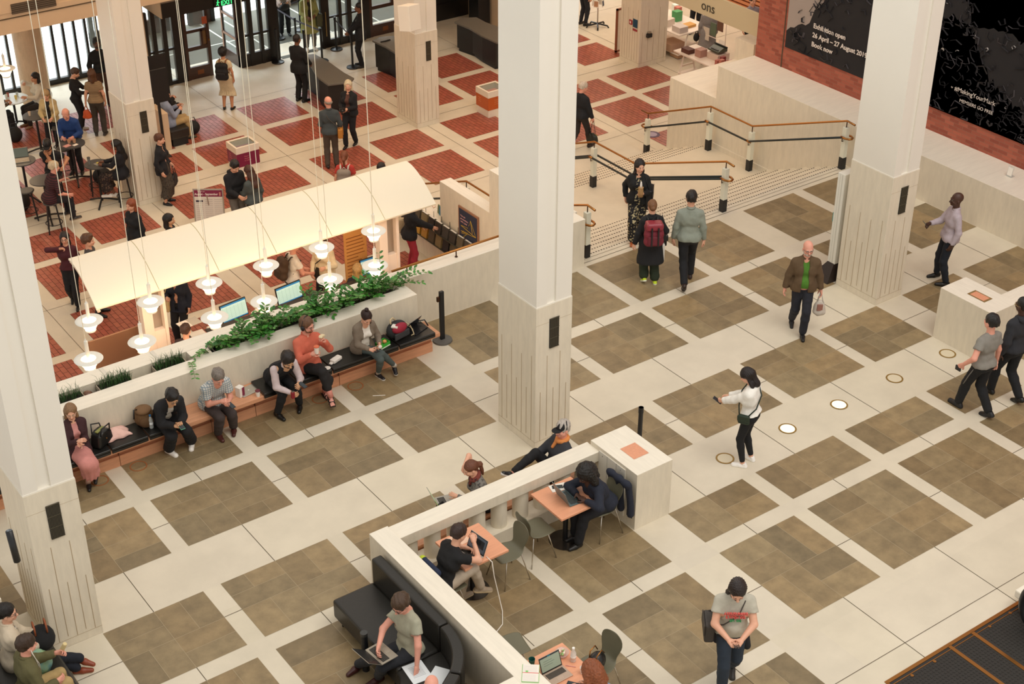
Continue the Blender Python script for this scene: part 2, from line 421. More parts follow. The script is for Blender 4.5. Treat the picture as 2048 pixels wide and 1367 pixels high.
# low wall and balustrade around the cafe seats
def low_wall(mb):
    two(mb, 7.62, 7.90, 8.0, 13.72, 0, 0.90); two(mb, 3.0, 7.62, 10.22, 10.50, 0, 0.90, top=2)
wall('wall_low', [M_TRAV, M_TRAVTY, M_TRAVT], low_wall)
t = thing('stone_balustrade', 'stone balustrade of round balusters between the low wall and the square pier', 'balustrade', (0, 0, 0))
m = MB(); two(m, 7.90, 11.235, 13.43, 13.72, 0.715, 0.875); m.build('rail', [M_TRAV, M_TRAVT], t, bevel=0.008)
m = MB(); m.box(7.90, 11.235, 13.41, 13.74, 0, 0.25); m.build('plinth', [M_TRAV], t, bevel=0.006)
for i in range(9):
    m = MB(); m.cyl(8.13+i*0.365, 13.575, 0.25, 0.715, 0.115, 24); smooth_angle(m.build('baluster', [M_TRAV], t))
t = thing('stone_pier', 'square stone pier with a pink plaque ending the balustrade', 'pier', (11.235, 12.61, 0))
m = MB(); two(m, 0, 0.64, 0, 1.03, 0, 0.95); m.build('block', [M_TRAV, M_TRAVTY], t, bevel=0.006)
M_PINK = mat('pink_stone', '#dd9a78', .5, var=.08, scale=30)
m = MB(); m.rect(0.20, 0.47, 0.31, 0.62, 0.953); m.build('plaque', [M_PINK], t)
m = MB(); m.box(-0.018, 0, 0.24, 0.82, 0.10, 0.90); m.box(-0.0195, -0.0165, 0.43, 0.433, .10, .9, 1); m.box(-0.0195, -0.0165, 0.63, 0.633, .1, .9, 1)
for yy in (0.33, 0.73): m.box(-.021, -.017, yy, yy+.012, .84, .852, 1)
m.build('service_panel', [mat('cream_panel', '#dcd6c8', .4), mat('panel_gap', '#6e675a', .8)], t)
m = MB(); m.box(-0.012, 0, 0.06, 0.17, 0.17, 0.27, 0); m.box(-.016, -.011, .08, .1, .21, .225, 1)
m.build('socket_plate', [M_BLACK, M_STEEL], t)
# second pier on the right with a low wall running off
t = thing('stone_pier', 'square stone pier with a framed pink plaque near the right edge', 'pier', (18.70, 12.62, 0))
m = MB(); two(m, 0, 0.63, 0, 1.07, 0, 0.95); m.build('block', [M_TRAV, M_TRAVTY], t, bevel=0.006)
m = MB(); m.rect(0.19, 0.40, 0.32, 0.68, 0.9525, 1); m.rect(0.215, 0.375, 0.36, 0.64, 0.9545, 0); m.build('plaque', [M_PINK, mat('plaque_frame', '#8a6f42', .5)], t)
t = thing('stone_balustrade', 'stone balustrade of round balusters running off behind the right pier', 'balustrade', (0, 0, 0))
m = MB(); two(m, 19.33, 23, 12.74, 13.03, 0.70, 0.875); m.build('rail', [M_TRAV, M_TRAVT], t, bevel=0.008)
m = MB(); m.box(19.33, 23, 12.72, 13.05, 0, 0.25); m.build('plinth', [M_TRAV], t)
for i in range(8):
    m = MB(); m.cyl(19.6+i*0.365, 12.885, 0.25, 0.70, 0.115, 20); smooth_angle(m.build('baluster', [M_TRAV], t))
# wall behind the left bench corner
wall('wall_corner_left', [M_TRAV, M_TRAVT], lambda mb: two(mb, 1.0, 3.25, 15.15, 17.0, 0, 1.0))
# ------------------------------------------------------------------ entrance front
M_FRAME = mat('black_brown_frame', '#171412', 0.35)
M_DOORW = mat('dark_varnished_wood', '#3f261b', 0.35, var=.2, scale=4, stretch=(1, 1, 9))
M_GLASS = mat('window_glass', '#dfeeee', 0.03, alpha=0.14)
M_AMBER = mat('amber_glass', '#7c5524', 0.15, alpha=0.85)
M_EXTG = mat('outside_paving', '#c9cbc8', 0.8, var=.05, scale=2)
M_MAT = mat('grey_entrance_mat', '#5b5b52', 0.9, var=.15, scale=40)
M_MATL = mat('mat_edge_strip', '#c9c9bd', 0.5)
M_BEAM = mat('beige_painted_plaster', '#d9bf9f', 0.6, var=.03, scale=1)
g = MB(); g.box(-12, 50, 38.35, 75, ZB-0.3, ZB-0.02); struct(g.build('floor_outside', [M_EXTG]))
g = MB(); g.box(-6, 40, 33.7, 38.6, 1.21, 1.7); g.box(-6, 40, 33.68, 33.72, 1.56, 1.58, 1); g.box(-6, 11.2, 33.68, 38.6, 1.7, 5.5)
g.box(11.2, 40, 33.72, 38.6, 1.7, 5.5); struct(g.build('wall_mezzanine_front', [M_BEAM, M_JD]))
t = thing('air_vent', 'long dark air vent let into the beige beam above the windows', 'vent', (0, 0, 0))
m = MB(); a = PY(27, 45, 33.68); b = PY(115, 27, 33.68); m.box(a.x, b.x, 33.655, 33.70, 1.66, 1.89, 0); m.build('opening', [mat('vent_dark', '#4a3f34', .7)], t)
m = MB()
for i in range(5): m.box(a.x, b.x, 33.645, 33.66, 1.68+i*.045, 1.695+i*.045, 0)
m.build('louvre', [mat('vent_slat', '#6d5f4f', .6)], t)
# window wall by the cafe
wn = MB(); YW = 38.05
wn.box(6, 14.2, YW-.06, YW+.06, ZB, ZB+.14, 0); wn.box(6, 14.2, YW-.06, YW+.06, 1.15, 1.21, 0)
for i in range(-14, 9):
    x = 11.35+.303*i; wn.box(x-.033, x+.033, YW-.05, YW+.05, ZB+.1, 1.21, 0)
wo = struct(wn.build('window_1', [M_FRAME]))
m = MB(); m.box(6, 14.2, YW-.006, YW+.006, ZB+.14, 1.15); m.build('glass', [M_GLASS], wo)
g = MB(); g.box(13.95, 14.36, 36.1, 38.3, ZB, 1.21); struct(g.build('wall_front_return', [M_BEAM]))
rc = thing('round_concrete_column', 'round concrete column among the cafe tables by the windows', 'column', (11.62, 37.15, ZB))
m = MB(); m.cyl(0, 0, 0, 3.1, 0.36, 40); smooth_angle(m.build('shaft', [mat('concrete_pinkish', '#d6b99a', .7, var=.12, scale=3, stretch=(3, 3, 1))], rc))
m = MB(); m.cyl(0, 0, 0, 0.08, 0.37, 40); m.build('base_ring', [mat('concrete_base', '#c2a383', .7)], rc)
# draught lobby
YD = 36.2
lb = MB(); lb.box(14.62, 24, 35.5, 35.56, 0.13, 0.52, 0); lb.box(14.6, 14.63, 35.5, 36.9, 0.13, 0.55, 1); lb.box(14.62, 24, 35.56, 36.9, 0.40, 0.42, 0)
for i in range(9): lb.box(14.75+i*.55, 14.79+i*.55, 35.56, 36.9, 0.42, 0.52, 2)
lb.box(14.62, 24, 35.5, 35.55, 0.52, 0.56, 2); lb.box(14.62, 24, 36.15, 36.3, .13, .42, 0)
struct(lb.build('trim_lobby_canopy', [M_FRAME, M_BEAM, mat('lobby_edge_strip', '#8f8273', .5)]))
ex = thing('exit_sign', 'green lit EXIT sign with running figure on the black lobby canopy', 'sign', (0, 0, 0))
m = MB(); a = PY(430, 18, 35.49); m.box(a.x-.02, a.x+.62, 35.47, 35.5, .14, .36); m.build('sign_box', [mat('sign_black', '#0d1210', .4)], ex)
M_GREEN = mat('lit_green', '#3fd27a', .5, emit=1.6)
text('EXIT', 0.17, M_GREEN, ex, Matrix.Translation((a.x+.17, 35.467, .165)) @ Matrix.Rotation(pi/2, 4, 'X'), name='exit_lettering', bold=.004)
m = MB(); m.ell((a.x+.09, 35.465, .305), (.018, .008, .018), 8, 6); m.tube([(a.x+.09, 35.465, .285), (a.x+.075, 35.465, .225), (a.x+.10, 35.465, .175)], .012, 6); m.tube([(a.x+.075, 35.465, .225), (a.x+.04, 35.465, .185)], .011, 6); m.tube([(a.x+.05, 35.465, .265), (a.x+.13, 35.465, .255)], .009, 6)
m.build('running_figure', [M_GREEN], ex)
def pane_frame(name, x0, x1, rails, post=0.06, y=YD, d=.05, matl=None, kick=None):
    """door or light: rails = list of (z0,z1) solid bars between two stiles"""
    matl = matl or M_FRAME
    m = MB(); m.box(x0, x0+post, y-d, y+d, ZB, .13); m.box(x1-post, x1, y-d, y+d, ZB, .13)
    for z0, z1 in rails: m.box(x0, x1, y-d*.9, y+d*.9, z0, z1)
    return m
def add_glass(parent, x0, x1, y=YD, z0=ZB+.1, z1=.13, name='glass'):
    m = MB(); m.box(x0, x1, y-.005, y+.005, z0, z1); return m.build(name, [M_GLASS], parent)
# fixed screens are the building's own
m = pane_frame('', 14.36, 15.42, [(ZB, ZB+.1), (-1.0, -.94)], .1)
for a, b in ((14.56, 14.67), (14.84, 14.96), (15.12, 15.42)): m.box(a, b, YD-.06, YD+.06, ZB, .13)
o = struct(m.build('window_2', [M_FRAME])); add_glass(o, 14.4, 15.2)
m = pane_frame('', 17.02, 18.2, [(ZB, ZB+.36), (-1.1, -1.04)], .16)
for a, b in ((17.30, 17.43), (17.64, 17.73), (17.9, 18.2)): m.box(a, b, YD-.06, YD+.06, ZB, .13)
o = struct(m.build('window_3', [M_FRAME])); add_glass(o, 17.1, 18.0)
m = pane_frame('', 19.55, 21.1, [(ZB, ZB+.22), (-1.12, -1.06)], .25)
for a, b in ((20.1, 20.2), (20.38, 20.52), (20.8, 21.1)): m.box(a, b, YD-.06, YD+.06, ZB, .13)
o = struct(m.build('window_4', [M_FRAME])); add_glass(o, 19.8, 20.9)
m = MB(); m.box(19.66, 19.69, YD-.075, YD-.05, -1.6, -.9); m.build('brass_strip', [mat('dull_brass', '#a88e62', .4, metal=.8)], o)
m = pane_frame('', 22.1, 24.5, [(ZB, ZB+.5)], .3); m.box(22.3, 24.5, YD-.02, YD+.02, ZB, .13); struct(m.build('wall_front_right', [M_FRAME]))
def door(idx, x0, x1, label=None):
    m = pane_frame('', x0, x1, [(ZB+.01, ZB+.34), (-1.15, -1.05), (-.66, -.58)], .09, matl=M_DOORW)
    m.box(x1-.26, x1-.2, YD-.045, YD+.045, -1.05, -.62)
    o = struct(m.build('door_%d' % idx, [M_DOORW])); add_glass(o, x0+.08, x1-.08)
    a = MB(); a.box(x1-.2, x1-.09, YD-.012, YD+.012, -1.05, -.62); a.build('amber_panel', [M_AMBER], o)
    k = MB(); k.box((x0+x1)/2-.08, (x0+x1)/2+.1, YD-.052, YD-.044, ZB+.12, ZB+.24); k.build('kick_plate', [mat('worn_bronze', '#7d4b2b', .35, metal=.6)], o)
    n = MB(); n.box(x1-.06, x1-.03, YD-.08, YD-.05, -.95, -.90); n.build('door_knob', [M_BRASS], o)
    return o
d1 = door(1, 15.42, 16.16); door(2, 21.1, 22.1)
m = MB(); m.box(15.98, 16.12, YD-.055, YD-.047, -.48, -.28); m.build('door_notice', [mat('orange_notice', '#b9532e', .6)], d1)
# door leaf standing open
m = MB(); xo = 17.0
for y0, y1 in ((36.25, 36.33), (37.05, 37.14)): m.box(xo-.03, xo+.03, y0, y1, ZB+.01, .13)
for z0, z1 in ((ZB+.01, ZB+.34), (-1.2, -1.12), (-.62, -.55)): m.box(xo-.028, xo+.028, 36.25, 37.14, z0, z1)
o = struct(m.build('door_3', [M_DOORW])); m = MB(); m.box(xo-.005, xo+.005, 36.3, 37.1, ZB+.3, .13); m.build('glass', [M_GLASS], o)
m = MB(); m.box(xo-.036, xo-.029, 37.06, 37.13, ZB+.05, .1); m.box(xo-.036, xo-.029, 36.3, 37.1, -.615, -.555); m.box(xo-.036, xo-.029, 36.3, 37.1, -1.19, -1.13); m.build('pale_edge', [mat('pale_wood_edge', '#b08c78', .4)], o)
# vestibule floor mat and outer screen
m = MB(); m.box(14.4, 24.5, 36.3, 40.2, ZB-.02, ZB-.003, 0); m.box(18.25, 19.62, 36.12, 36.32, ZB-.02, ZB+.004, 0)
for x in (15.4, 17.6, 18.3, 20.4, 22): m.box(x, x+.05, 36.4, 40.0, ZB-.01, ZB+.001, 1)
for y in (36.5, 38.2): m.box(14.4, 24.5, y, y+.05, ZB-.01, ZB+.0012, 1)
struct(m.build('floor_vestibule', [M_MAT, M_MATL]))
m = MB(); YO = 40.1
for x in (14.3, 15.1, 15.55, 16.6, 17.3, 18.0, 19.9, 20.6, 21.4, 22.2, 23.2): m.box(x, x+.13, YO-.06, YO+.06, ZB, 1.2, 0)
for a, b in ((14.3, 16.6), (17.3, 18.1), (19.9, 23.3)): m.box(a, b, YO-.05, YO+.05, ZB, ZB+.42, 1)
m.box(16.1, 16.55, YO-.04, YO+.04, ZB, 1.2, 0); m.box(14.3, 24, YO-.05, YO+.05, .55, 1.2, 0)
o = struct(m.build('window_5', [M_FRAME, M_DOORW])); add_glass(o, 14.3, 18.0, YO, ZB+.42, .55); add_glass(o, 19.95, 23.2, YO, ZB+.42, .55, 'glass_right')
g = MB(); g.box(24.5, 24.7, 33.7, 41, ZB, 3); struct(g.build('wall_front_side', [M_BEAM]))
# ceiling slab, unseen, added to keep sky light off the brick hall
g = MB(); g.box(-6, 40, 24.5, 42, 6.2, 6.5); struct(g.build('ceiling_sky_block', [M_WHITE]))
# retractable barrier posts and belts
def barrier(x, y, label, z=ZB, h=.95):
    t = thing('queue_barrier_post', label, 'barrier post', (x, y, z), group='queue barrier posts at the entrance')
    m = MB(); m.lathe([(.17, 0), (.175, .012), (.165, .03), (.05, .05), (.033, .06)], 28); smooth_angle(m.build('base', [M_BLACK], t))
    m = MB(); m.cyl(0, 0, .04, h-.08, .03, 14); m.build('pole', [M_BLACK], t)
    m = MB(); m.cyl(0, 0, h-.09, h, .036, 14); m.build('belt_cassette', [M_BLACK], t); return t
BP = [(18.02, 35.98, 'barrier post on the stone floor by the left jamb of the queue opening'), (18.9, 36.5, 'barrier post at the mat edge behind the dark-suited attendant'), (18.93, 37.6, 'barrier post on the mat behind the person in a pale top'), (19.77, 37.85, 'barrier post farthest into the lobby beside the green coat'), (19.83, 35.9, 'barrier post in front of the dark glazed screen'), (19.5, 34.45, 'barrier post beside the belt-holding attendant'), (19.06, 35.35, 'barrier post just beyond the far end of the security counter'), (18.62, 35.5, 'barrier post left of the counter end, behind the attendant')]
for p in BP: barrier(*p)
def belt(i, j, label):
    a = Vector((BP[i][0], BP[i][1], ZB+.9)); b = Vector((BP[j][0], BP[j][1], ZB+.9)); d = (b-a).normalized()*.04; a = a+d; b = b-d
    m = MB(); m.quad(a, b, b+Vector((0, 0, -.05)), a+Vector((0, 0, -.05))); tag(m.build('barrier_belt', [mat('belt_grey', '#4d4a55', .7)], solid=.004), label, 'barrier belt')
belt(1, 2, 'dark webbing belt stretched beside the person in a pale top'); belt(2, 3, 'dark webbing belt across the lobby mat behind the queue'); belt(4, 5, 'dark webbing belt ending at the attendant holding it'); belt(1, 6, 'dark webbing belt between the mat edge and the counter end')
# ------------------------------------------------------------------ counters of the entrance hall
M_CTOP = mat('grey_counter_laminate', '#6a655c', .38, var=.06, scale=60)
M_CBASE = mat('black_counter_front', '#1d1b19', .5)
def counter(label, poly, zt=-1.13, inset=.09):
    c = Vector((sum(p[0] for p in poly)/len(poly), sum(p[1] for p in poly)/len(poly), 0))
    t = thing('security_counter', label, 'counter', (c.x, c.y, ZB)); q = [(p[0]-c.x, p[1]-c.y) for p in poly]
    m = MB(); m.prism(q, zt-ZB-.05, zt-ZB); m.build('counter_top', [M_CTOP], t, bevel=.008)
    def ins(s):
        r = []
        for x, y in q:
            l = math.hypot(x, y); r.append((x*(1-s/l), y*(1-s/l)))
        return r
    m = MB(); m.prism(ins(inset), .09, zt-ZB-.05); m.build('body', [M_CBASE], t)
    m = MB(); m.prism(ins(inset+.06), 0, .09); m.build('plinth', [M_BLACK], t); return t
counter('dark security counter with the suited attendant standing beside it', [(17.93, 34.12), (18.14, 34.05), (18.16, 33.3), (18.10, 32.45), (18.12, 31.98), (17.92, 31.80), (17.36, 31.98), (17.40, 32.62), (17.62, 33.3), (17.72, 33.95)])
c2 = counter('dark security counter half hidden behind the column with the loudspeaker', [(19.9, 34.02), (20.2, 34.14), (20.56, 34.0), (20.62, 33.4), (20.52, 32.7), (20.55, 32.1), (20.3, 31.85), (19.98, 31.95), (19.9, 32.6), (19.95, 33.4)])
counter('long dark counter farthest right, with a wavy grey top', [(22.52, 33.95), (22.9, 34.1), (23.24, 33.9), (23.22, 33.4), (23.3, 32.9), (23.2, 32.2), (22.95, 31.85), (22.55, 31.95), (22.52, 32.6), (22.58, 33.3)])
m = MB(); m.tube([(20.0, 33.75, -1.118), (20.15, 33.72, -1.11), (20.3, 33.75, -1.118)], .02, 6); tag(m.build('black_strap', [M_BLACK]), 'black strap lying on the half hidden security counter', 'strap')
m = MB(); m.box(24.0, 24.4, 34.9, 35.4, ZB, -.5); m.box(24.0, 24.02, 34.9, 35.4, -1.15, -1.1); tag(m.build('black_cabinet', [M_BLACK], bevel=.01), 'black cabinet standing by the entrance front', 'cabinet')
# loudspeaker on the column
t = thing('loudspeaker', 'white box loudspeaker tilted down from the hall column', 'loudspeaker', (18.33, 29.55, 1.12), 0)
Ms = Matrix.Rotation(.35, 4, 'Z') @ Matrix.Rotation(-.16, 4, 'X') @ Matrix.Rotation(.12, 4, 'Y')
m = MB(); m.box(-.21, .21, -.17, .17, -.30, .30, 0, Ms); m.build('cabinet', [M_WHITE], t, bevel=.01)
m = MB(); m.box(-.04, .36, .12, .3, -.04, .04, 0); m.build('bracket', [mat('grey_bracket', '#8c8577', .5)], t)
# donation boxes
def donation(label, x0, y0, w, d, band, txt, tcol):
    t = thing('donation_box', label, 'donation box', (x0, y0, ZB)); h = .70; M_CR = mat('cream_lacquer', '#eadfcb', .45)
    m = MB(); m.box(.015, w-.015, .015, d-.015, 0, .2); m.build('base', [M_CR], t, bevel=.006)
    m = MB(); m.box(.008, w-.008, .008, d-.008, .2, .535); m.build('colour_band', [band], t)
    m = MB(); e = .05
    m.box(0, w, 0, e, .535, h); m.box(0, w, d-e, d, .535, h); m.box(0, e, e, d-e, .535, h); m.box(w-e, w, e, d-e, .535, h); m.build('rim', [M_CR], t, bevel=.006)
    m = MB(); m.box(e, w-e, e, d-e, .40, .41, 0); m.box(e, w-e, d-e-.01, d-e, .4, h-.02, 0); m.box(w-e-.01, w-e, e, d-e, .4, h-.02, 0); m.build('inner_well', [mat('olive_glass_well', '#8a8358', .2)], t)
    m = MB(); r = random.Random(3)
    for i in range(26): m.box(*(lambda x, y: (x, x+.05, y, y+.035))(r.uniform(.08, w-.15), r.uniform(.08, d-.14)), .41, .415+r.random()*.02, i % 2)
    m.build('notes_and_coins', [mat('banknote_green', '#6f7a4a', .7), mat('banknote_brown', '#9a7b4f', .7)], t)
    m = MB(); m.box(e, w-e, e, d-e, h-.03, h-.024); m.build('glass_lid', [M_GLASS], t)
    F = Matrix.Rotation(pi/2, 4, 'X')
    for i, s in enumerate(txt): text(s, .045, tcol, t, Matrix.Translation((.2, .006, .43-.052*i)) @ F, name='lettering')
    S_ = Matrix.Rotation(-pi/2, 4, 'Z') @ F
    for i, s in enumerate(txt): text(s, .04, tcol, t, Matrix.Translation((.006, d-.12, .44-.05*i)) @ S_, name='lettering')
    return t
donation('cream donation box with a plum band, in the open brick hall', 13.78, 30.05, .60, .52, mat('plum_band', '#7d2142', .4), ['Please', 'donate', 'to help us'], mat('pink_lettering', '#c66f78', .5))
donation('cream donation box with an orange band, beside the middle column', 20.5, 29.42, .62, .56, mat('orange_band', '#c05a20', .4), ['Please', 'donate', 'to help'], mat('orange_lettering', '#d98a58', .5))
# what's-on board
t = thing('poster_stand', "snap-frame poster stand headed August - September", 'sign', (11.85, 27.55, ZB), .0)
Rz = Matrix.Rotation(-.63, 4, 'Z'); Tl = Rz @ Matrix.Rotation(-.18, 4, 'X')
m = MB(); m.box(-.33, .33, -.012, .012, .12, 1.12, 0, Tl); m.build('frame', [mat('silver_frame', '#b9b2a4', .35, metal=.6)], t, bevel=.004)
m = MB(); m.box(-.30, .30, -.016, -.011, .16, .95, 0, Tl); m.box(-.30, .30, -.017, -.011, .95, 1.09, 1, Tl); m.box(-.27, -.12, -.018, -.011, .83, .87, 2, Tl)
for k in range(2):
    for i in range(13): m.box(-.08+.2*k, .09+.2*k, -.018, -.011, .88-.045*i, .886-.045*i, 3, Tl)
for i in range(9): m.box(-.27, -.12, -.018, -.011, .79-.045*i, .796-.045*i, 3, Tl)
m.box(.24, .27, -.019, -.011, .97, 1.05, 4, Tl)
m.build('poster', [mat('poster_paper', '#d8cdbf', .7), mat('plum_band', '#7d2142', .4), mat('poster_navy', '#2b2036', .5), mat('poster_text', '#a08f86', .7), mat('poster_pink', '#d08a7a', .6)], t)
text('August - September', .062, mat('poster_white', '#e8d9d0', .6), t, Tl @ Matrix.Translation((-.29, -.018, .985)) @ Matrix.Rotation(pi/2, 4, 'X'), name='lettering', bold=.0015)
text("What's on", .036, mat('poster_white', '#e8d9d0', .6), t, Tl @ Matrix.Translation((-.22, -.018, 1.05)) @ Matrix.Rotation(pi/2, 4, 'X'), name='lettering')
m = MB(); m.tube([(0, .02, 1.05), (0, .4, 0)], .012, 6, 0, Rz); m.tube([(-.3, .0, .15), (-.3, .02, 0)], .012, 6, 0, Rz); m.tube([(.3, .0, .15), (.3, .02, 0)], .012, 6, 0, Rz); m.build('legs', [M_STEEL], t)

# ------------------------------------------------------------------ pendant lamps
M_LW = mat('lamp_white_metal', '#e4e6e0', .4)
M_LG = mat('lamp_lit_glass', '#ffe9c4', .3, emit=3.0)
M_CABLE = mat('pale_cable', '#e9e2cc', .5)
def pendant():
    t = thing('pendant_lamp', 'x', 'pendant lamp', (0, 0, 0), group='pendant lamps over the information desk')
    m = MB(); m.lathe([(.118, .0), (.118, .006), (.16, .012), (.226, .002), (.231, -.004), (.226, -.006), (.16, .004), (.118, 0)], 40, caps=False); smooth_angle(m.build('ring_shade', [M_LW], t), .9)
    m = MB()
    prof = [(.165, -.012), (.150, -.055), (.140, -.06), (.125, -.10), (.115, -.105), (.098, -.145), (.09, -.15), (.082, -.17)]
    m.lathe(prof+[(.078, -.17), (.09, -.146), (.11, -.10), (.135, -.055), (.155, -.012), (.165, -.012)], 36, caps=False); smooth_angle(m.build('glass_reflector', [M_LG], t), .5)
    m = MB(); m.lathe([(.0, -.15), (.06, -.15), (.062, -.10), (.0, -.10)], 24); m.build('inner_cone', [M_LG], t)
    m = MB(); m.lathe([(.088, -.172), (.094, -.19), (.086, -.205), (.074, -.20), (.076, -.178), (.088, -.172)], 30, caps=False); m.build('bottom_ring', [M_LW], t)
    m = MB(); m.cyl(0, 0, -.05, .33, .03, 18); m.cyl(0, 0, .33, .37, .012, 10); m.build('stem', [M_LW], t)
    m = MB(); m.tube([(0, 0, .37), (0, 0, 14)], .006, 5); m.build('cable', [M_CABLE], t)
    l = bpy.data.lights.new('lamp_bulb', 'POINT'); l.energy = 11; l.color = (1, .72, .45); l.shadow_soft_size = .08
    lo = bpy.data.objects.new('lamp_bulb', l); COL.objects.link(lo); lo.location = (0, 0, -.24); lo.parent = t
    return t
pu = [(178, 640), (301, 602), (418, 565), (532, 530), (643, 494), (747, 461)]; pl_ = [(177, 717), (284, 682), (429, 634), (528, 602), (660, 558), (750, 530)]
proto = pendant(); ordn = ['leftmost', 'second from left', 'third from left', 'fourth from left', 'fifth from left', 'rightmost']
for r, row in enumerate((pu, pl_)):
    for i, p in enumerate(row):
        v = FL(p[0], p[1], .5); lab = 'lit pendant lamp, %s of the six in the %s row over the desk' % (ordn[i], ('upper', 'lower')[r])
        if r == 0 and i == 0: proto.location = v; proto['label'] = lab
        else: dup(proto, v, label=lab)
v = FL(10, 137, .5); o = dup(proto, v, label='lone pendant lamp hanging by the cafe windows, far from the desk'); o['group'] = 'pendant lamp by the cafe windows'

# ------------------------------------------------------------------ vaulted desk canopy
t = thing('desk_canopy', 'long curved cream canopy roofing the information desk', 'canopy', (0, 0, 0))
x0, x1 = 7.38, 14.33; prof = []
for i in range(19):
    a = pi*.5*i/18; prof.append((22.36+.95*(1-math.cos(a))*1.0, .27+.55*math.sin(a)))
prof = [(22.36+1.05*(i/18), .27+.52*math.sin(min(pi/2, (i/18)*pi*.52))) for i in range(19)]
m = MB(); n = len(prof); vv = []
for x in (x0, x1):
    for y, z in prof: vv.append((x, y, z))
    for y, z in reversed(prof): vv.append((x, y+.012, z-.035))
k = 2*n
m.add(vv, [(i, (i+1) % k, k+(i+1) % k, k+i) for i in range(k)]+[tuple(range(k-1, -1, -1)), tuple(range(k, 2*k))]); smooth_angle(m.build('vault', [mat('canopy_cream', '#f0e8d3', .55)], t), .5)
for i in range(1, 6):
    m = MB(); x = x0+(x1-x0)*(i/6 if i else 0); m.tube([(x, y, z+.002) for y, z in prof], .005, 5); m.build('seam', [mat('canopy_seam', '#b7ab7f', .6)], t)
m = MB()
for x in (x0+.04, x1-.04): m.tube([(x, y, z-.07) for y, z in prof], .03, 6)
m.build('end_rib', [mat('warm_white_metal', '#e5cbb3', .5)], t)
M_PWH = mat('post_white', '#f0ddcc', .5)
for x, y in ((8.33, 22.62), (13.22, 22.62)):
    m = MB(); m.box(x-.09, x+.09, y-.09, y+.09, ZB+.02, .36, 0); m.box(x+.1, x+.3, y-.06, y+.08, ZB+.02, -.65, 0); m.box(x+.09, x+.3, y+.05, y+.09, -.65, .36, 1); m.box(x+.3, x+.36, y-.08, y+.09, ZB+.02, .36, 0)
    m.build('post', [M_PWH, M_STEEL], t, bevel=.005)
# ------------------------------------------------------------------ information desk
M_DW = mat('desk_pink_white', '#efd6c6', .5); M_DB = mat('desk_black', '#1c1917', .45)
t = thing('information_desk', 'long pale information desk with a black raised counter under the canopy', 'desk', (0, 0, 0))
m = MB(); m.box(7.55, 13.6, 21.35, 22.05, ZB+.71, ZB+.75); m.build('worktop', [M_DW], t, bevel=.006)
m = MB(); m.box(9.35, 13.0, 22.05, 22.5, ZB+1.02, ZB+1.06); m.build('raised_counter', [M_DB], t, bevel=.006)
m = MB(); m.box(7.6, 13.55, 22.1, 22.4, ZB, ZB+.98); m.build('front_panel', [M_DW], t)
m = MB()
for x in (7.7, 9.4, 11.2, 13.3): m.box(x, x+.05, 21.4, 22.1, ZB, ZB+.71)
m.build('trestle', [M_DW], t)
m = MB(); m.box(9.4, 13.0, 22.02, 22.12, ZB+.75, ZB+1.02); m.build('pigeonholes', [M_DB], t)
def monitor(px, py, w, h, yaw, label, scr, ztop=None):
    c = FL(px, py, ZB+1.0)
    t = thing('computer_monitor', label, 'monitor', (c.x, c.y, ZB+.75), yaw, group='monitors on the information desk')
    T = Matrix.Translation((0, 0, .1)) @ Matrix.Rotation(-.22, 4, 'X')
    m = MB(); m.box(-w/2-.015, w/2+.015, -.012, .02, -.015, h+.015, 0, T); m.build('casing', [M_BLACK], t, bevel=.004)
    m = MB(); m.box(-w/2, w/2, -.014, -.011, 0, h, 0, T); m.box(-w/2, w/2, -.0155, -.011, h-.03, h, 1, T); m.box(-w/2, w/2, -.0155, -.011, 0, .02, 1, T)
    for i in range(12): m.box(-w/2+.02, w/2-.03, -.0152, -.011, .04+i*(h-.1)/12, .043+i*(h-.1)/12, 2, T)
    for i in range(6): m.box(-w/2+.03+i*w/6.5, -w/2+.033+i*w/6.5, -.0152, -.011, .03, h-.05, 2, T)
    m.build('screen', scr, t)
    m = MB(); m.cyl(0, .03, .01, .15, .022, 10); m.box(-.12, .12, -.06, .1, 0, .012); m.build('stand', [M_BLACK], t)
    return t
S1 = [mat('screen_pale_blue', '#bfe0da', .3, emit=.30), mat('screen_blue', '#2f7fb5', .3, emit=.3), mat('screen_rule', '#8fbdb6', .3, emit=.25)]
S2 = [mat('screen_grey_green', '#a4b4ac', .3, emit=.35), mat('screen_grey_green2', '#8b9d96', .3, emit=.3), mat('screen_grey_green3', '#93a59d', .3, emit=.3)]
monitor(470, 622, .54, .32, .12, 'monitor with a spreadsheet below the third pair of lamps', S1)
monitor(580, 587, .54, .32, .12, 'monitor with a spreadsheet right of the fourth pair of lamps', S1)
monitor(746, 530, .50, .30, .0, 'monitor behind the rightmost lower lamp, near the blonde desk attendant', S1)
monitor(325, 668, .46, .36, .75, 'monitor with a grey-green screen turned sideways at the left of the desk', S2)
def boxes(name, label, cat, loc, dims, mats_, rz=0, bevel=.003, group=None):
    m = MB(); M_ = Matrix.Rotation(rz, 4, 'Z')
    for i, (x0, x1, y0, y1, z0, z1, mi) in enumerate(dims): m.box(x0, x1, y0, y1, z0, z1, mi, M_)
    return tag(m.build(name, mats_, bevel=bevel, loc=loc), label, cat, group)
zt = ZB+.75
M_PAPER = mat('white_paper', '#ece5da', .8); M_GREYP = mat('grey_paper', '#b9b2a6', .8)
v = FL(378, 646, ZB+1.06); boxes('open_notebook', 'open notebook lying on the black raised counter', 'notebook', (v.x, v.y, ZB+1.061), [(-.2, 0, -.13, .13, 0, .012, 0), (0, .2, -.13, .13, 0, .012, 1)], [M_PAPER, M_GREYP], .1)
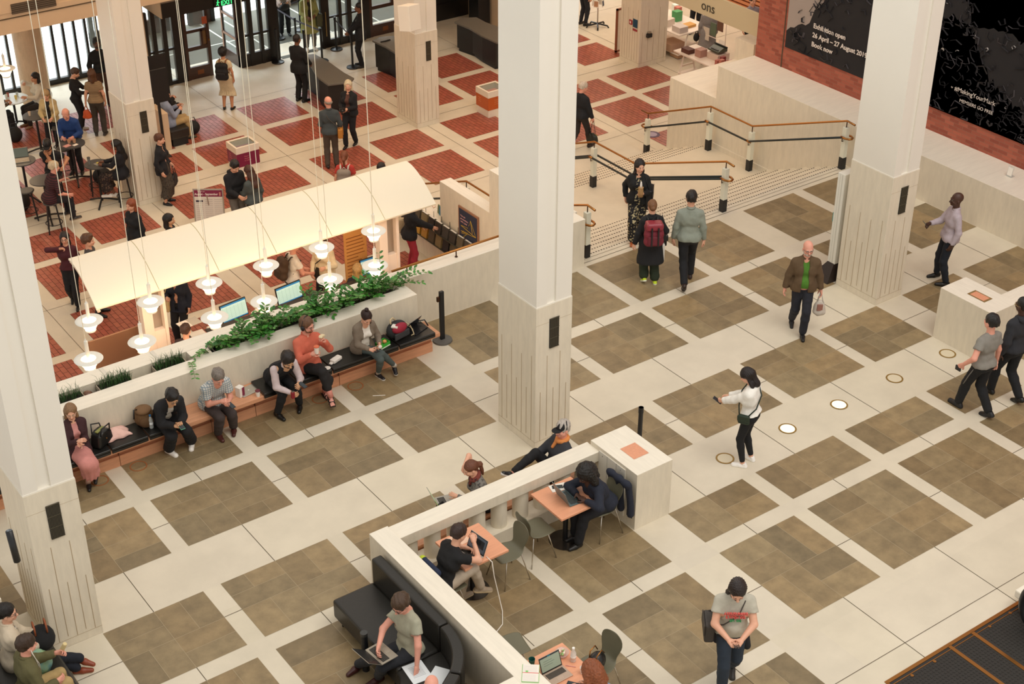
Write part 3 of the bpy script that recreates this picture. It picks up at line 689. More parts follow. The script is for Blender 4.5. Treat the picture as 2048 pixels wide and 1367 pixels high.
for i, (px, lab) in enumerate([(395, 'calendar card with coloured notes by the green bottle'), (432, 'stack of forms in a tray under the third lower lamp'), (520, 'stack of white papers under the fourth lower lamp'), (620, 'black card reader tray on the worktop by the tall fern sprig')]):
    v = FL(px, 690-.32*(px-395)-22, zt); boxes('desk_papers', lab, 'papers', (v.x, v.y, zt), [(-.14, .14, -.1, .1, 0, .02+.03*i, 0 if i < 3 else 1)], [M_PAPER, M_DB], .2*i)
t = thing('green_drink_bottle', 'small green drink bottle beside the dark-haired desk attendant', 'bottle', FL(373, 678, zt)); m = MB(); m.lathe([(0, 0), (.035, 0), (.036, .14), (.014, .19), (.013, .21)], 14); m.build('body', [mat('green_plastic', '#5fb542', .3)], t, smooth=True); m = MB(); m.cyl(0, 0, .21, .235, .016, 10); m.build('cap', [mat('red_label', '#bb3333', .5)], t)
bk = [('#c9a24a', '#d9d2c0', '#37302a', '#b5462f', '#6f8a3e', '#4a5a6a')]
for i in range(7):
    v = FL(222+i*5.5+(18 if i > 3 else 0), 712-i*4, zt); m = MB(); m.box(-.012, .012, -.08, .08, 0, .22+.02*(i % 3), 0, Matrix.Rotation(.3, 4, 'Z') @ Matrix.Rotation(.18, 4, 'Y')); m.box(-.010, .010, -.085, .078, .004, .215+.02*(i % 3), 1, Matrix.Rotation(.3, 4, 'Z') @ Matrix.Rotation(.18, 4, 'Y'))
    tag(m.build('brochure', [mat('brochure_%d' % i, bk[0][i % 6], .6), M_PAPER], loc=(v.x+.02*i, v.y, zt)), 'brochure standing at the left end of the desk, %s in its row' % ['leftmost', 'second', 'third', 'fourth', 'fifth', 'sixth', 'last'][i], 'brochure', 'brochures at the left end of the desk')
t = thing('steel_screen', 'large brushed steel panel standing behind the left canopy post', 'screen', (7.35, 23.0, ZB)); m = MB(); m.box(0, .95, 0, .03, .12, 1.25); m.build('panel', [mat('satin_copper_steel', '#b48f74', .35, metal=.75)], t, bevel=.01); m = MB(); m.box(.05, .12, -.1, .12, 0, .12); m.box(.83, .9, -.1, .12, 0, .12); m.build('feet', [M_STEEL], t)
t = thing('orange_notice_board', 'orange panel with rules of text behind the right-hand lamps', 'sign', (12.72, 23.2, ZB)); m = MB(); m.box(0, .5, 0, .03, .3, 1.9); m.build('panel', [mat('orange_panel', '#dfa05a', .6)], t); m = MB(); r = random.Random(5)
for i in range(16): m.box(.04, .04+r.uniform(.25, .42), -.004, 0, 1.55-.075*i, 1.567-.075*i)
m.build('text_lines', [mat('brown_text', '#9a5a2c', .7)], t); m = MB(); m.box(.05, .45, -.12, .15, 0, .02); m.box(.22, .28, 0, .03, 0, .3); m.build('foot', [M_STEEL], t)
boxes('pale_side_table', 'pale wooden side table at the right end of the desk', 'table', (13.72, 20.6, ZB), [(0, .9, 0, 1.1, .68, .72, 0), (.05, .1, .05, .1, 0, .68, 0), (.8, .85, .05, .1, 0, .68, 0), (.05, .1, 1.0, 1.05, 0, .68, 0), (.8, .85, 1.0, 1.05, 0, .68, 0)], [M_DW])

# ------------------------------------------------------------------ book rack on the stair wall, poster
t = thing('wall_book_rack', 'two-tier wire book rack fixed along the stair wall', 'book rack', (15.2, 22.0, ZB))
m = MB()
for z in (.55, .86, 1.15):
    m.tube([(-.02, 0, z), (-.16, 0, z+.02), (-.16, 3.0, z+.02), (-.02, 3.0, z)], .008, 5)
for y in [i*.3 for i in range(11)]: m.tube([(-.01, y, .5), (-.01, y, 1.22)], .006, 4)
for z in (.56, .87): m.box(-.16, 0, 0, 3.0, z-.008, z)
m.build('rack', [mat('rack_dark', '#3b3a2c', .5)], t)
cols = ['#c99a3c', '#3a342e', '#5c523f', '#e2d8c4', '#2f2c2a', '#b98a3a', '#44403a', '#8a7a55']
words = ['first', 'second', 'third', 'fourth', 'fifth', 'sixth', 'seventh', 'eighth', 'ninth', 'tenth', 'eleventh']
for k in range(2):
    for i in range(11):
        y = 22.06+i*.265; h = .25; c = cols[(i*3+k*2) % 8] if i > 3 else cols[(1, 4, 6, 2)[(i+k) % 4]]
        m = MB(); Mx = Matrix.Rotation(.18, 4, 'Y'); m.box(-.045, 0, 0, .2, 0, h, 0, Mx); m.box(-.043, -.002, .004, .203, .004, h+.003, 1, Mx)
        tag(m.build('book', [mat('book_'+c[1:], c, .55), M_PAPER], loc=(15.1, y, ZB+(.87 if k else .56))), 'book facing out in the %s tier of the wall rack, %s from its near end' % (('lower', 'upper')[k], words[i]), 'book', 'books in the wall rack')
t = thing('wall_poster', 'navy framed poster with yellow zigzag lines on the stair wall', 'poster', (0, 0, 0))
pa = [PX(920, 414, 15.19), PX(955, 438, 15.19), PX(954, 505, 15.19), PX(919, 478, 15.19)]
ya, yb = PX(920, 414, 15.19).y, PX(955.5, 438, 15.19).y; zt_, zb_ = PX(920, 414, 15.19).z, PX(920, 483, 15.19).z
m = MB(); m.box(15.17, 15.2, yb-.04, ya+.04, zb_-.04, zt_+.04, 0); m.build('frame', [mat('poster_frame_brown', '#9a6e52', .5)], t, bevel=.004)
m = MB(); m.box(15.164, 15.171, yb, ya, zb_, zt_, 0); m.build('sheet', [mat('poster_navy2', '#2a3145', .6)], t)
W_ = ya-yb; H_ = zt_-zb_
def pz(u, v): return (15.162, ya-u*W_, zt_-v*H_)
m = MB()
for L_ in ([(.1, .47), (.95, .55), (.65, .17), (.55, .35)], [(.1, .47), (.5, .42), (.15, .63), (.95, .55)], [(.1, .62), (.5, .57), (.2, .78), (.45, .62), (.12, .68)], [(.65, .17), (.75, .5)]): m.tube([pz(*p) for p in L_], .005, 4)
m.build('zigzag_lines', [mat('yellow_line', '#d8b32e', .6)], t)
Fx = Matrix.Rotation(-pi/2, 4, 'Z') @ Matrix.Rotation(pi/2, 4, 'X')
M_PT = mat('poster_pale_pink', '#d9a3a0', .6)
for i, s in enumerate(['You can', 'go anywhere', 'with a pass']): text(s, .052, M_PT, t, Matrix.Translation((15.162, ya-.05, zt_-.16-.065*i)) @ Fx)
for i, s in enumerate(['Find out', 'more inside']): text(s, .05, M_PT, t, Matrix.Translation((15.162, ya-.22, zb_+.15-.065*i)) @ Fx)
for i in range(3):
    m = MB(); m.box(-.012, .012, -.08, .08, 0, .2, i % 2, Matrix.Rotation(.15, 4, 'X')); tag(m.build('leaflet', [mat('leaflet_green', '#6f7f5c', .6), mat('leaflet_blue', '#2f7fa3', .6)], loc=(15.34+.02*i, 23.68+.09*i, -.88)), ['blue', 'grey-green', 'dark'][i]+' leaflet propped on the low step of the stair wall', 'leaflet', 'leaflets on the stair wall')

# ------------------------------------------------------------------ railings of the steps
M_PGL = mat('pale_post_panel', '#e4e4d2', .35)
def rail_run(label, x, pts, hooks=True, double=False):
    """pts = (y, z floor) of the posts from the stone hall down to the brick hall"""
    t = thing('stair_railing', label, 'railing', (x, 0, 0))
    top = [(0, y, z+1.06) for y, z in pts]; mid = [(0, y, z+.72) for y, z in pts]
    m = MB(); e0 = Vector(top[0])+Vector((0, -.22, -.02)); e1 = Vector(top[-1])+Vector((0, .25, .0))
    m.tube([e0]+top+[e1], .021, 10); m.build('top_rail', [M_BRASS], t, smooth=True)
    sides = (-.09, .09) if double else (-.09,)
    for s in sides:
        m = MB(); m.tube([(s, p[1], p[2]) for p in mid], .023, 10); m.build('grip_rail', [M_BLEATH], t, smooth=True)
    m = MB()
    for q, dy in ((mid[0], -1), (mid[-1], 1)):
        m.tube([(-.09, q[1]+(-dy)*.04, q[2]), (-.09, q[1]+dy*.08, q[2]), (-.06, q[1]+dy*.15, q[2]), (0, q[1]+dy*.18, q[2]), (.06, q[1]+dy*.15, q[2]), (.09, q[1]+dy*.08, q[2]), (.09, q[1]-dy*.02, q[2])], .022, 8)
    for q in mid[1:-1]: m.tube([(-.09, q[1]-.06, q[2]), (-.09, q[1]+.06, q[2])], .026, 8)
    m.build('brass_end', [M_BRASS], t, smooth=True)
    for (y, z), p, q in zip(pts, top, mid):
        w_ = .052
        m = MB(); m.box(-w_, w_, y-w_, y+w_, z+.26, z+.92); m.build('post', [M_PGL], t, bevel=.005)
        m = MB(); m.box(-w_-.003, w_+.003, y-w_-.003, y+w_+.003, z, z+.26); m.build('post_foot', [M_BLACK], t)
        m = MB(); m.cyl(0, y, z+.92, z+1.06, .011, 8); m.tube([(-.02, y, q[2]-.09), (-.09, y, q[2]-.09), (-.09, y, q[2])], .009, 6); m.build('bracket', [M_BRONZE], t)
    return t
rail_run('brass-topped stair railing along the right-hand wall of the steps', 22.36, [(19.3, 0), (21.95, -1.05), (23.30, -1.05), (25.42, ZB)])
rail_run('brass-topped double stair railing in the middle of the steps', 19.02, [(19.28, 0), (21.95, -1.05), (23.32, -1.05), (25.42, ZB)], double=True)
rail_run('stair railing against the left pier, mostly hidden by the column', 15.68, [(19.36, 0), (21.95, -1.05), (23.30, -1.05), (25.42, ZB)])
t = thing('ramp_handrail', 'brass handrail on short stems along the wall beside the planter', 'handrail', (0, 0, 0))
m = MB(); m.tube([(11.42, 19.25, 1.1), (15.2, 19.25, 1.1)], .021, 10); m.build('rail', [M_BRASS], t, smooth=True)
for x in (11.72, 12.72, 13.7, 14.6):
    m = MB(); m.cyl(x, 19.25, .97, 1.1, .011, 8); m.cyl(x, 19.25, .97, .98, .028, 12); m.build('stem', [M_BRONZE], t)

# ------------------------------------------------------------------ shop at the far right
M_SHOPW = mat('white_trestle', '#efe3d6', .5); M_SLAT = mat('orange_slats', '#c07a50', .6)
g = MB(); g.box(24.5, 24.56, 24.15, 30.2, .93, 1.48); struct(g.build('wall_shop_fascia', [mat('fascia_stone', '#c7b998', .6)]))
fs = thing('shop_fascia_lettering', 'dark lettering ending in ons on the shop fascia', 'lettering', (0, 0, 0))
text('ons', .34, mat('dark_letters', '#3a3428', .6), fs, Matrix.Translation((24.49, PX(1403, 0, 24.49).y, 1.06)) @ Fx, name='letters')
g = MB(); g.box(24.56, 25.25, 24.3, 24.93, .14, .68); struct(g.build('wall_shop_stub', [M_TRAV]))
g = MB(); g.box(24.2, 40, 23.0, 23.33, ZB, 3); g.box(31.5, 31.8, 23.3, 40, ZB, 2.2); struct(g.build('wall_shop_back', [mat('shop_wall_brown', '#b37a56', .7)]))
m = MB()
for i in range(11): m.box(31.0, 31.4, 27.5, 33.0, ZB+.12+i*.13, ZB+.2+i*.13)
m.box(31.2, 31.45, 27.5, 33.0, ZB, ZB+1.5)
tag(m.build('slatted_counter', [M_SLAT]), 'orange slatted wooden counter at the back of the shop', 'counter')
def trestle(name, label, x0, x1, y0, y1, z=.76):
    t = thing(name, label, 'table', (x0, y0, ZB)); w_, d_ = x1-x0, y1-y0
    m = MB(); m.box(0, w_, 0, d_, z-.04, z); m.build('table_top', [M_SHOPW], t, bevel=.004)
    for yy in (.15, d_-.15):
        m = MB()
        for s in (-1, 1): m.tube([(w_/2+s*.12, yy, z-.04), (w_/2+s*.3, yy, 0)], .028, 4)
        m.box(w_/2-.22, w_/2+.22, yy-.02, yy+.02, .3, .34); m.build('trestle', [M_SHOPW], t)
    m = MB(); m.box(.1, w_-.1, .1, d_-.1, .12, .15); m.build('shelf', [M_SHOPW], t)
    return t
trestle('display_table', 'white trestle table with a typewriter nearest the stone block', 26.15, 26.95, 26.9, 28.85)
trestle('display_table', 'white trestle table piled with books beside the boarded column', 27.0, 28.2, 29.6, 31.4)
rs = random.Random(11); zt = ZB+.76
def item(x, y, w_, d_, h_, col, label, cat, name, z=zt, rz=0):
    m = MB(); Mz = Matrix.Rotation(rz, 4, 'Z'); m.box(-w_/2, w_/2, -d_/2, d_/2, 0, h_, 0, Mz); m.box(-w_/2+.004, w_/2+.003, -d_/2+.004, d_/2-.004, .006, h_-.006, 1, Mz)
    return tag(m.build(name, [mat('goods_'+col[1:], col, .6), M_PAPER], bevel=.003, loc=(x, y, z)), label, cat)
item(26.35, 28.5, .22, .3, .12, '#5a3328', 'brown box on the far left end of the typewriter table', 'box', 'gift_box')
item(26.45, 28.1, .24, .22, .2, '#b48a7d', 'pink storage box under the typewriter', 'box', 'gift_box')
item(26.72, 27.72, .42, .42, .16, '#d8c3b4', 'pale plinth box behind the typewriter', 'box', 'gift_box')
t = thing('typewriter', 'dark green vintage typewriter displayed on a plinth box', 'typewriter', (26.72, 27.75, zt+.2)); m = MB(); m.prism([(-.16, 0), (.16, 0), (.16, .1), (.02, .12), (-.16, .04)], -.2, .2, axis='y'); m.build('body', [mat('dark_green_enamel', '#4a4f42', .35)], t, bevel=.01); m = MB(); m.box(-.13, -.02, -.14, .14, .055, .075); m.build('keys', [M_BLACK], t); m = MB(); m.tube([(.1, -.24, .13), (.1, .24, .13)], .022, 10); m.build('platen', [M_BLACK], t); m = MB(); m.quad((.1, -.11, .14), (.1, .11, .14), (.14, .11, .25), (.14, -.11, .25)); m.build('paper', [M_PAPER], t, solid=.002)
gp = ['#a8504a', '#b56a5e', '#8e3f3c', '#c27a6a', '#a35f58']
for i in range(9): item(26.35+.17*(i % 3), 27.05+.14*(i//3), .13, .10, .06+.05*(i % 4), gp[i % 5], 'red gift packet at the near end of the typewriter table, %s' % ['front left', 'front middle', 'front right', 'middle left', 'centre', 'middle right', 'rear left', 'rear middle', 'rear right'][i], 'gift packet', 'gift_packet')
gq = [('#cfc3bb', .3, .34, .16, 27.25, 29.85, 'grey stack of books at the near corner of the book table'), ('#d8a45a', .34, .25, .07, 27.7, 30.0, 'orange stack of books in the middle of the book table'), ('#e0d5c8', .3, .22, .2, 27.3, 30.4, 'white boxes behind the grey stack of books'), ('#58a56a', .22, .2, .28, 27.75, 30.55, 'green box standing on the book table'), ('#33425c', .2, .2, .36, 27.45, 31.0, 'navy box at the back of the book table'), ('#c9a08e', .2, .2, .25, 27.2, 31.15, 'pink bag beside the navy box'), ('#e8efe8', .18, .18, .3, 28.05, 30.95, 'white illuminated globe box on the book table'), ('#c77a6a', .16, .16, .3, 27.95, 30.75, 'red tin beside the green box')]
for c, w_, d_, h_, x, y, lab in gq: item(x, y, w_, d_, h_, c, lab, 'goods', 'shop_goods', rz=rs.uniform(-.2, .2))
item(27.3, 30.2, .5, .5, .2, '#c9a68c', 'open carton on the shelf under the book table', 'carton', 'carton', z=ZB+.16); item(27.35, 29.9, .45, .35, .18, '#b08a68', 'brown carton on the floor under the book table', 'carton', 'carton', z=ZB+.02)
t = thing('display_rack', 'thin white metal rack with hanging goods right of the grey-coated shopper', 'rack', (27.4, 28.2, ZB)); m = MB()
for y in (0, .9): m.tube([(0, y, 0), (0, y, 1.75)], .015, 6)
m.tube([(0, 0, 1.75), (0, .9, 1.75)], .015, 6); m.tube([(0, 0, .9), (0, .9, .9)], .012, 6); m.build('frame', [M_SHOPW], t)
for i, c in enumerate(['#6b4a3a', '#5f6f5a', '#d8cfc0']):
    m = MB(); m.box(-.01, .01, .12+i*.26, .34+i*.26, 1.15-.2*i, 1.5-.2*i); m.build('hanging_print', [mat('goods_p%d' % i, c, .6)], t)
t = thing('clothes_rail', 'white rail hung with red and dark scarves beside the stone stub wall', 'rack', (27.0, 26.2, ZB)); m = MB()
for y in (0, .8): m.tube([(0, y, 0), (0, y, 1.05)], .018, 6)
m.tube([(0, 0, 1.05), (0, .8, 1.05)], .018, 6); m.build('frame', [M_SHOPW], t)
for i, c in enumerate(['#8e3f3c', '#2a2326', '#b0685c']):
    m = MB(); m.box(-.05, .05, .1+i*.22, .26+i*.22, .25, 1.03); m.build('scarf', [mat('scarf_%d' % i, c, .8)], t, bevel=.02)
# postcards and notices by the boarded column
t = thing('postcard_spinner', 'revolving postcard stand on a black five-star foot', 'postcard stand', (26.96, 33.09, ZB)); m = MB()
for i in range(5):
    a = i*2*pi/5+.3; m.tube([(0, 0, .1), (.3*math.cos(a), .3*math.sin(a), .06), (.34*math.cos(a), .34*math.sin(a), .0)], .025, 6)
m.build('star_foot', [M_BLACK], t); m = MB(); m.cyl(0, 0, .08, 1.9, .02, 10); m.build('pole', [M_STEEL], t)
for k in range(4):
    for j in range(5):
        a = k*pi/2+.5; Mx = Matrix.Rotation(a, 4, 'Z') @ Matrix.Translation((.16, 0, .62+j*.25)) @ Matrix.Rotation(-.12, 4, 'Y')
        m = MB(); m.box(-.008, .008, -.075, .075, 0, .21, 0, Mx); m.box(.008, .0095, -.06, .06, .03, .18, 1, Mx); m.build('postcard', [M_PAPER, mat('card_pic_%d' % ((k*5+j) % 4), ['#8a4a3a', '#5a6a5a', '#b58a6a', '#3f4a5a'][(k*5+j) % 4], .6)], t)
t = thing('notice_board_frame', 'thin wooden framed board standing edge-on left of the boarded column', 'notice board', (25.98, 31.05, ZB)); m = MB(); m.box(0, .05, 0, .05, 0, 1.3); m.box(.35, .4, 0, .05, 0, 1.3); m.box(0, .4, 0, .05, 1.25, 1.3); m.box(0, .4, 0, .05, .05, .1); m.build('frame', [mat('red_brown_wood', '#8a4f35', .5)], t); m = MB(); m.box(.05, .35, .02, .03, .1, 1.25); m.build('panel', [M_PAPER], t)
t = thing('fire_alarm_point', 'red fire alarm call point on the boarded column', 'fire alarm', (25.82, 30.25, -.75)); m = MB(); m.box(-.03, -.004, -.06, .06, -.06, .07); m.build('red_box', [mat('alarm_red', '#a33a3f', .4)], t, bevel=.005); m = MB(); m.box(-.033, -.03, -.025, .025, -.025, .035); m.build('white_window', [M_PAPER], t)
t = thing('blue_wall_notice', 'small dark blue notice with a red strip on the boarded column', 'notice', (25.82, 30.07, -.75)); m = MB(); m.box(-.012, -.003, -.09, .09, -.1, .13); m.build('blue_panel', [mat('notice_blue', '#1d4a63', .4)], t); m = MB(); m.box(-.012, -.003, -.09, .09, -.2, -.14); m.build('red_strip', [mat('alarm_red', '#a33a3f', .4)], t)
t = thing('wall_telephone', 'small black wall intercom on the right face of the boarded column', 'intercom', (26.12, 29.87, -1.06)); m = MB(); m.box(-.08, .08, -.09, -.004, -.06, .05); m.build('body', [M_BLACK], t, bevel=.01); m = MB(); m.box(-.05, .05, -.08, -.004, .05, .11); m.build('steel_head', [M_STEEL], t, bevel=.02)
m = MB(); m.lathe([(0, 0), (.2, 0), (.2, .004), (0, .004)], 24); m.lathe([(.1, .004), (.13, .004), (.13, .006), (.1, .006)], 24, mi=1)
v = FL(1304, 269, ZB); tag(m.build('floor_sticker', [mat('sticker_purple', '#5a4a66', .5), mat('sticker_pale', '#a79ab0', .5)], loc=(v.x, v.y, ZB+.004)), 'round purple floor sticker by the foot of the railing', 'floor sticker')
# ------------------------------------------------------------------ long bench under the planter
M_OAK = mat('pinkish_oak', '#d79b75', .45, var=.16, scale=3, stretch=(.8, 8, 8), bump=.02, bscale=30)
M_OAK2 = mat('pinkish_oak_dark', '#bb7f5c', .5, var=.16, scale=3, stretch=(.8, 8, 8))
M_LEATH = mat('black_leather', '#1b1a18', .32, bump=.05, bscale=60)
t = thing('long_bench', 'long oak bench running below the planter wall', 'bench', (0, 0, 0))
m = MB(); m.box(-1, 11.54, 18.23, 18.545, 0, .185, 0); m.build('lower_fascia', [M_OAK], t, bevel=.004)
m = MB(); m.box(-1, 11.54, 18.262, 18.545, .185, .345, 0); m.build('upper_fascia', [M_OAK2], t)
m = MB()
for x in (11.25-.75*i for i in range(1, 15)): m.box(x-.004, x+.004, 18.226, 18.3, 0, .345)
m.build('panel_joints', [mat('oak_joint', '#7c5239', .7)], t)
m = MB(); m.box(-1, 11.6, 18.08, 18.545, .345, .42); m.build('seat_board', [M_OAK], t, bevel=.008)
cu = [(10.80, 11.49), (9.56, 10.78), (8.95, 9.54), (8.34, 8.93), (6.44, 6.98), (5.85, 6.42), (4.9, 5.83), (3.6, 4.88)]
cl = ['rightmost, with the open laptop on it', 'under the woman in the grey cardigan', 'under the man in the coral shirt', 'under the man in the dark waistcoat', 'under the young man in the black jacket', 'bare between the brown rucksack and the pink cloth', 'under the black handbag and the woman in the pink skirt', 'behind the left column']
for (a, b), l in zip(cu, cl):
    m = MB(); m.box(a, b, 18.05, 18.50, .42, .475); m.box(a, b, 18.05, 18.07, .385, .45)
    tag(m.build('bench_cushion', [M_LEATH], bevel=.02, bseg=3), 'black leather bench cushion, '+l, 'cushion', 'black cushions on the long bench')
# ------------------------------------------------------------------ planter contents
M_LEAF = mat('glossy_leaf', '#3f7a36', .35, var=.35, scale=9, attr=True)
M_STEM = mat('plant_stem', '#4d6b32', .6)
M_SOIL = mat('dark_soil', '#241c15', .95)
def leaf(mb, p, d, n, l, w, tint=(1, 1, 1)):
    d = d.normalized(); s = d.cross(n).normalized(); n = s.cross(d)
    mb.add([p, p+d*l*.35+s*w*.5+n*l*.03, p+d*l*.75+s*w*.38, p+d*l-n*l*.08, p+d*l*.75-s*w*.38, p+d*l*.35-s*w*.5+n*l*.03, p+d*l*.5-n*l*.02],
           [(0, 6, 1), (1, 6, 2), (2, 6, 3), (3, 6, 4), (4, 6, 5), (5, 6, 0)], 0, None, tint)
def zz(name, label, x, y, z, seed, ns, L, lean, leafl=.075):
    r = random.Random(seed); t = thing(name, label, 'plant', (x, y, z), group='leafy plants in the planter')
    lv = MB(); stm = MB()
    for i in range(ns):
        b = Vector((r.uniform(-.22, .22), r.uniform(-.08, .08), 0)); az = r.uniform(0, 2*pi); out = Vector((math.cos(az), math.sin(az)*.55, 0))*r.uniform(.4, 1.0)+Vector(lean)*r.uniform(.2, 1.1)
        ln = L*r.uniform(.6, 1.15); pts = []
        for k in range(9):
            s = k/8; pts.append(b+out*ln*(s**1.4)*.75+Vector((0, 0, ln*(s-.62*s*s*min(1.4, out.length)))))
        stm.tube(pts, [.006-.0004*k for k in range(9)], 5)
        for k in range(2, 9):
            for sgn in (-1, 1):
                d = (pts[k]-pts[k-1]).normalized(); sd = d.cross(Vector((0, 0, 1)));
                if sd.length < .1: sd = Vector((1, 0, 0))
                sd.normalize(); g_ = r.uniform(.7, 1.5); tn = (g_*r.uniform(.75, 1.15), g_, g_*r.uniform(.5, .9))
                dd = d*.55+sd*sgn*.9+Vector((0, 0, r.uniform(-.15, .35)))
                leaf(lv, pts[k]+d*r.uniform(-.01, .02), dd, Vector((r.uniform(-.2, .2), r.uniform(-.3, .1), 1)), leafl*r.uniform(.75, 1.25), leafl*.55, tn)
    o = lv.build('leaves', [M_LEAF], t, tint=True); stm.build('stems', [M_STEM], t)
    return t
where = ['leftmost, straggling at the end of the long trough', 'second from the left, behind the man in the waistcoat', 'third from the left, spilling over the front lip', 'fourth from the left, above the man in the coral shirt', 'fifth, upright with a tall fern-like sprig behind it', 'sixth, right of the man in the coral shirt', 'seventh, above the woman in the cardigan', 'eighth, dense and bushy near the right end', 'ninth, arching towards the ramp wall', 'rightmost, long arching stems trailing over the corner']
for i in range(10):
    x = 7.98+i*.355
    zz('leafy_plant', 'green leafy planter plant, '+where[i], x, 19.0, .86, 40+i, 6 if i == 0 else (15 if i < 9 else 9), .34 if i == 0 else (.58 if i < 9 else .75), (.1, -.45, 0) if i < 9 else (.8, -.35, 0), .092)
zz('trailing_plant', 'thin climbing sprig hanging over the left end of the long trough', 7.72, 18.9, .88, 91, 4, .45, (-.2, -1.0, 0), .07)
m = MB(); m.box(7.95, 11.3, 18.88, 19.12, .625, .86); tag(m.build('planter_soil', [M_SOIL]), 'dark soil filling the long planter trough', 'soil')
m = MB(); m.lathe([(0, 0), (.12, 0), (.14, .2), (.12, .2), (.11, .03), (0, .03)], 22); tag(m.build('black_pot', [M_BLACK], loc=(8.12, 19.0, .72)), 'empty black pot at the left end of the planted trough', 'pot')
M_GRASS = mat('dark_grass', '#33562c', .6, attr=True)
for i, (xa, xb, lab) in enumerate([(5.05, 5.86, 'behind the woman in the pink skirt'), (6.1, 6.62, 'in the middle of the left trough'), (7.0, 7.5, 'at the right end of the left trough')]):
    t = thing('grass_tray', 'metal tray of dark grass-like plants '+lab, 'planter tray', ((xa+xb)/2, 19.0, .88), group='grass trays in the left trough'); w_ = (xb-xa)/2
    m = MB(); e = .012
    m.box(-w_, w_, -.10, -.10+e, -.1, .06); m.box(-w_, w_, .1-e, .1, -.1, .06); m.box(-w_, -w_+e, -.1, .1, -.1, .06); m.box(w_-e, w_, -.1, .1, -.1, .06); m.box(-w_, w_, -.1, .1, -.25, -.1); m.build('tray', [mat('pale_zinc', '#a99f90', .4, metal=.4)], t)
    m = MB(); m.box(-w_+e, w_-e, -.09, .09, -.1, .04); m.build('soil', [M_SOIL], t)
    r = random.Random(i); gm = MB()
    for k in range(230):
        b = Vector((r.uniform(-w_+.02, w_-.02), r.uniform(-.085, .085), .04)); a = r.uniform(0, 2*pi); h = r.uniform(.08, .26); o_ = Vector((math.cos(a), math.sin(a), 0)); s = Vector((-o_.y, o_.x, 0))*.004; f = r.uniform(.3, .9); g_ = r.uniform(.5, 1.3)
        p1 = b+o_*h*.25*f+Vector((0, 0, h*.6)); p2 = b+o_*h*.7*f+Vector((0, 0, h*(1-.3*f)))
        gm.add([b-s, b+s, p1+s*.8, p1-s*.8, p2], [(0, 1, 2, 3), (3, 2, 4)], 0, None, (g_, g_, g_*.8))
    o = gm.build('grass', [M_GRASS], t, tint=True); o['kind'] = 'stuff'
t = thing('bronze_uplighter', 'dark round bronze lamp between two grass trays', 'lamp', (5.93, 19.0, .80)); m = MB(); m.ell((0, 0, .06), (.085, .085, .085), 20, 12); m.build('globe', [mat('brown_globe', '#6a4733', .3)], t, smooth=True); m = MB(); m.lathe([(.09, -.18), (.1, .04), (.09, .045), (.08, -.1)], 20); m.build('cup', [M_BLACK], t)
m = MB(); m.box(-.03, .03, -.17, .17, 0, .012)
for i, (x, lab) in enumerate([(6.33, 'pale metal strip lying across the wall top by the middle grass tray'), (7.16, 'pale metal strip lying across the wall top by the right grass tray')]):
    m = MB(); m.box(-.03, .03, -.17, .14, 0, .012); tag(m.build('metal_strip', [mat('pale_strip', '#d8d2c4', .4)], loc=(x, 19.3, .97)), lab, 'metal strip')
# ------------------------------------------------------------------ small things
def laptop(label, loc, rz, w=.33, d=.23, ang=1.9, body='#b9b7b2', keys='#20201f', scr='#8a9a86', emit=.25, bezel='#141414', lines=None, group=None, tilt=0, back=None):
    t = thing('laptop', label, 'laptop', loc, rz, group); B = mat('laptop_'+body[1:], body, .35, metal=.5); K = mat('keys_'+keys[1:], keys, .5)
    m = MB(); m.box(-w/2, w/2, -d/2, d/2, 0, .014); m.build('base', [B], t, bevel=.003)
    m = MB()
    for r in range(5):
        for c in range(13): m.box(-w*.42+c*w*.84/13, -w*.42+(c+.82)*w*.84/13, d*.36-(r+.85)*d*.085, d*.36-r*d*.085, .013, .0165)
    m.build('keyboard', [K], t); m = MB(); m.box(-w*.15, w*.15, -d*.42, -d*.14, .0135, .0148); m.build('trackpad', [mat('pad_'+body[1:], body, .25, metal=.3)], t)
    T = Matrix.Translation((0, d/2, .012)) @ Matrix.Rotation(ang-pi/2 and -(ang-pi/2), 4, 'X')
    m = MB(); m.box(-w/2, w/2, 0, .007, 0, d*.98, 0, T); m.build('lid', [mat('lid_'+(back or body)[1:], back or body, .35, metal=.4)], t, bevel=.002)
    m = MB(); m.box(-w/2+.002, w/2-.002, -.0012, .001, .002, d*.96, 0, T); m.box(-w/2+.012, w/2-.012, -.002, .001, .018, d*.92, 1, T)
    for (a, b, c, e, i) in (lines or []): m.box(-w/2+.012+a*(w-.024), -w/2+.012+b*(w-.024), -.0028, .001, .018+c*d*.88, .018+e*d*.88, 2+i, T)
    m.build('screen', [mat('bezel_'+bezel[1:], bezel, .3), mat('scr_'+scr[1:], scr, .25, emit=emit), mat('scr_green', '#7fae3c', .3, emit=.3), mat('scr_yellow', '#d8cf5a', .3, emit=.3), mat('scr_dark', '#2b2f33', .3, emit=.1), mat('scr_text', '#5f6a5c', .3, emit=.1), mat('scr_cyan', '#3fb0c6', .3, emit=.3)], t)
    return t
def phone(label, loc, rot, col='#15171a', parent=None):
    t = thing('phone', label, 'phone', loc); t.rotation_euler = rot
    m = MB(); m.box(-.036, .036, -.074, .074, -.004, .004); m.build('case', [mat('phone_'+col[1:], col, .3)], t, bevel=.003)
    m = MB(); m.box(-.032, .032, -.066, .066, .004, .0052); m.build('screen', [mat('phone_glass', '#2c3438', .15)], t); return t
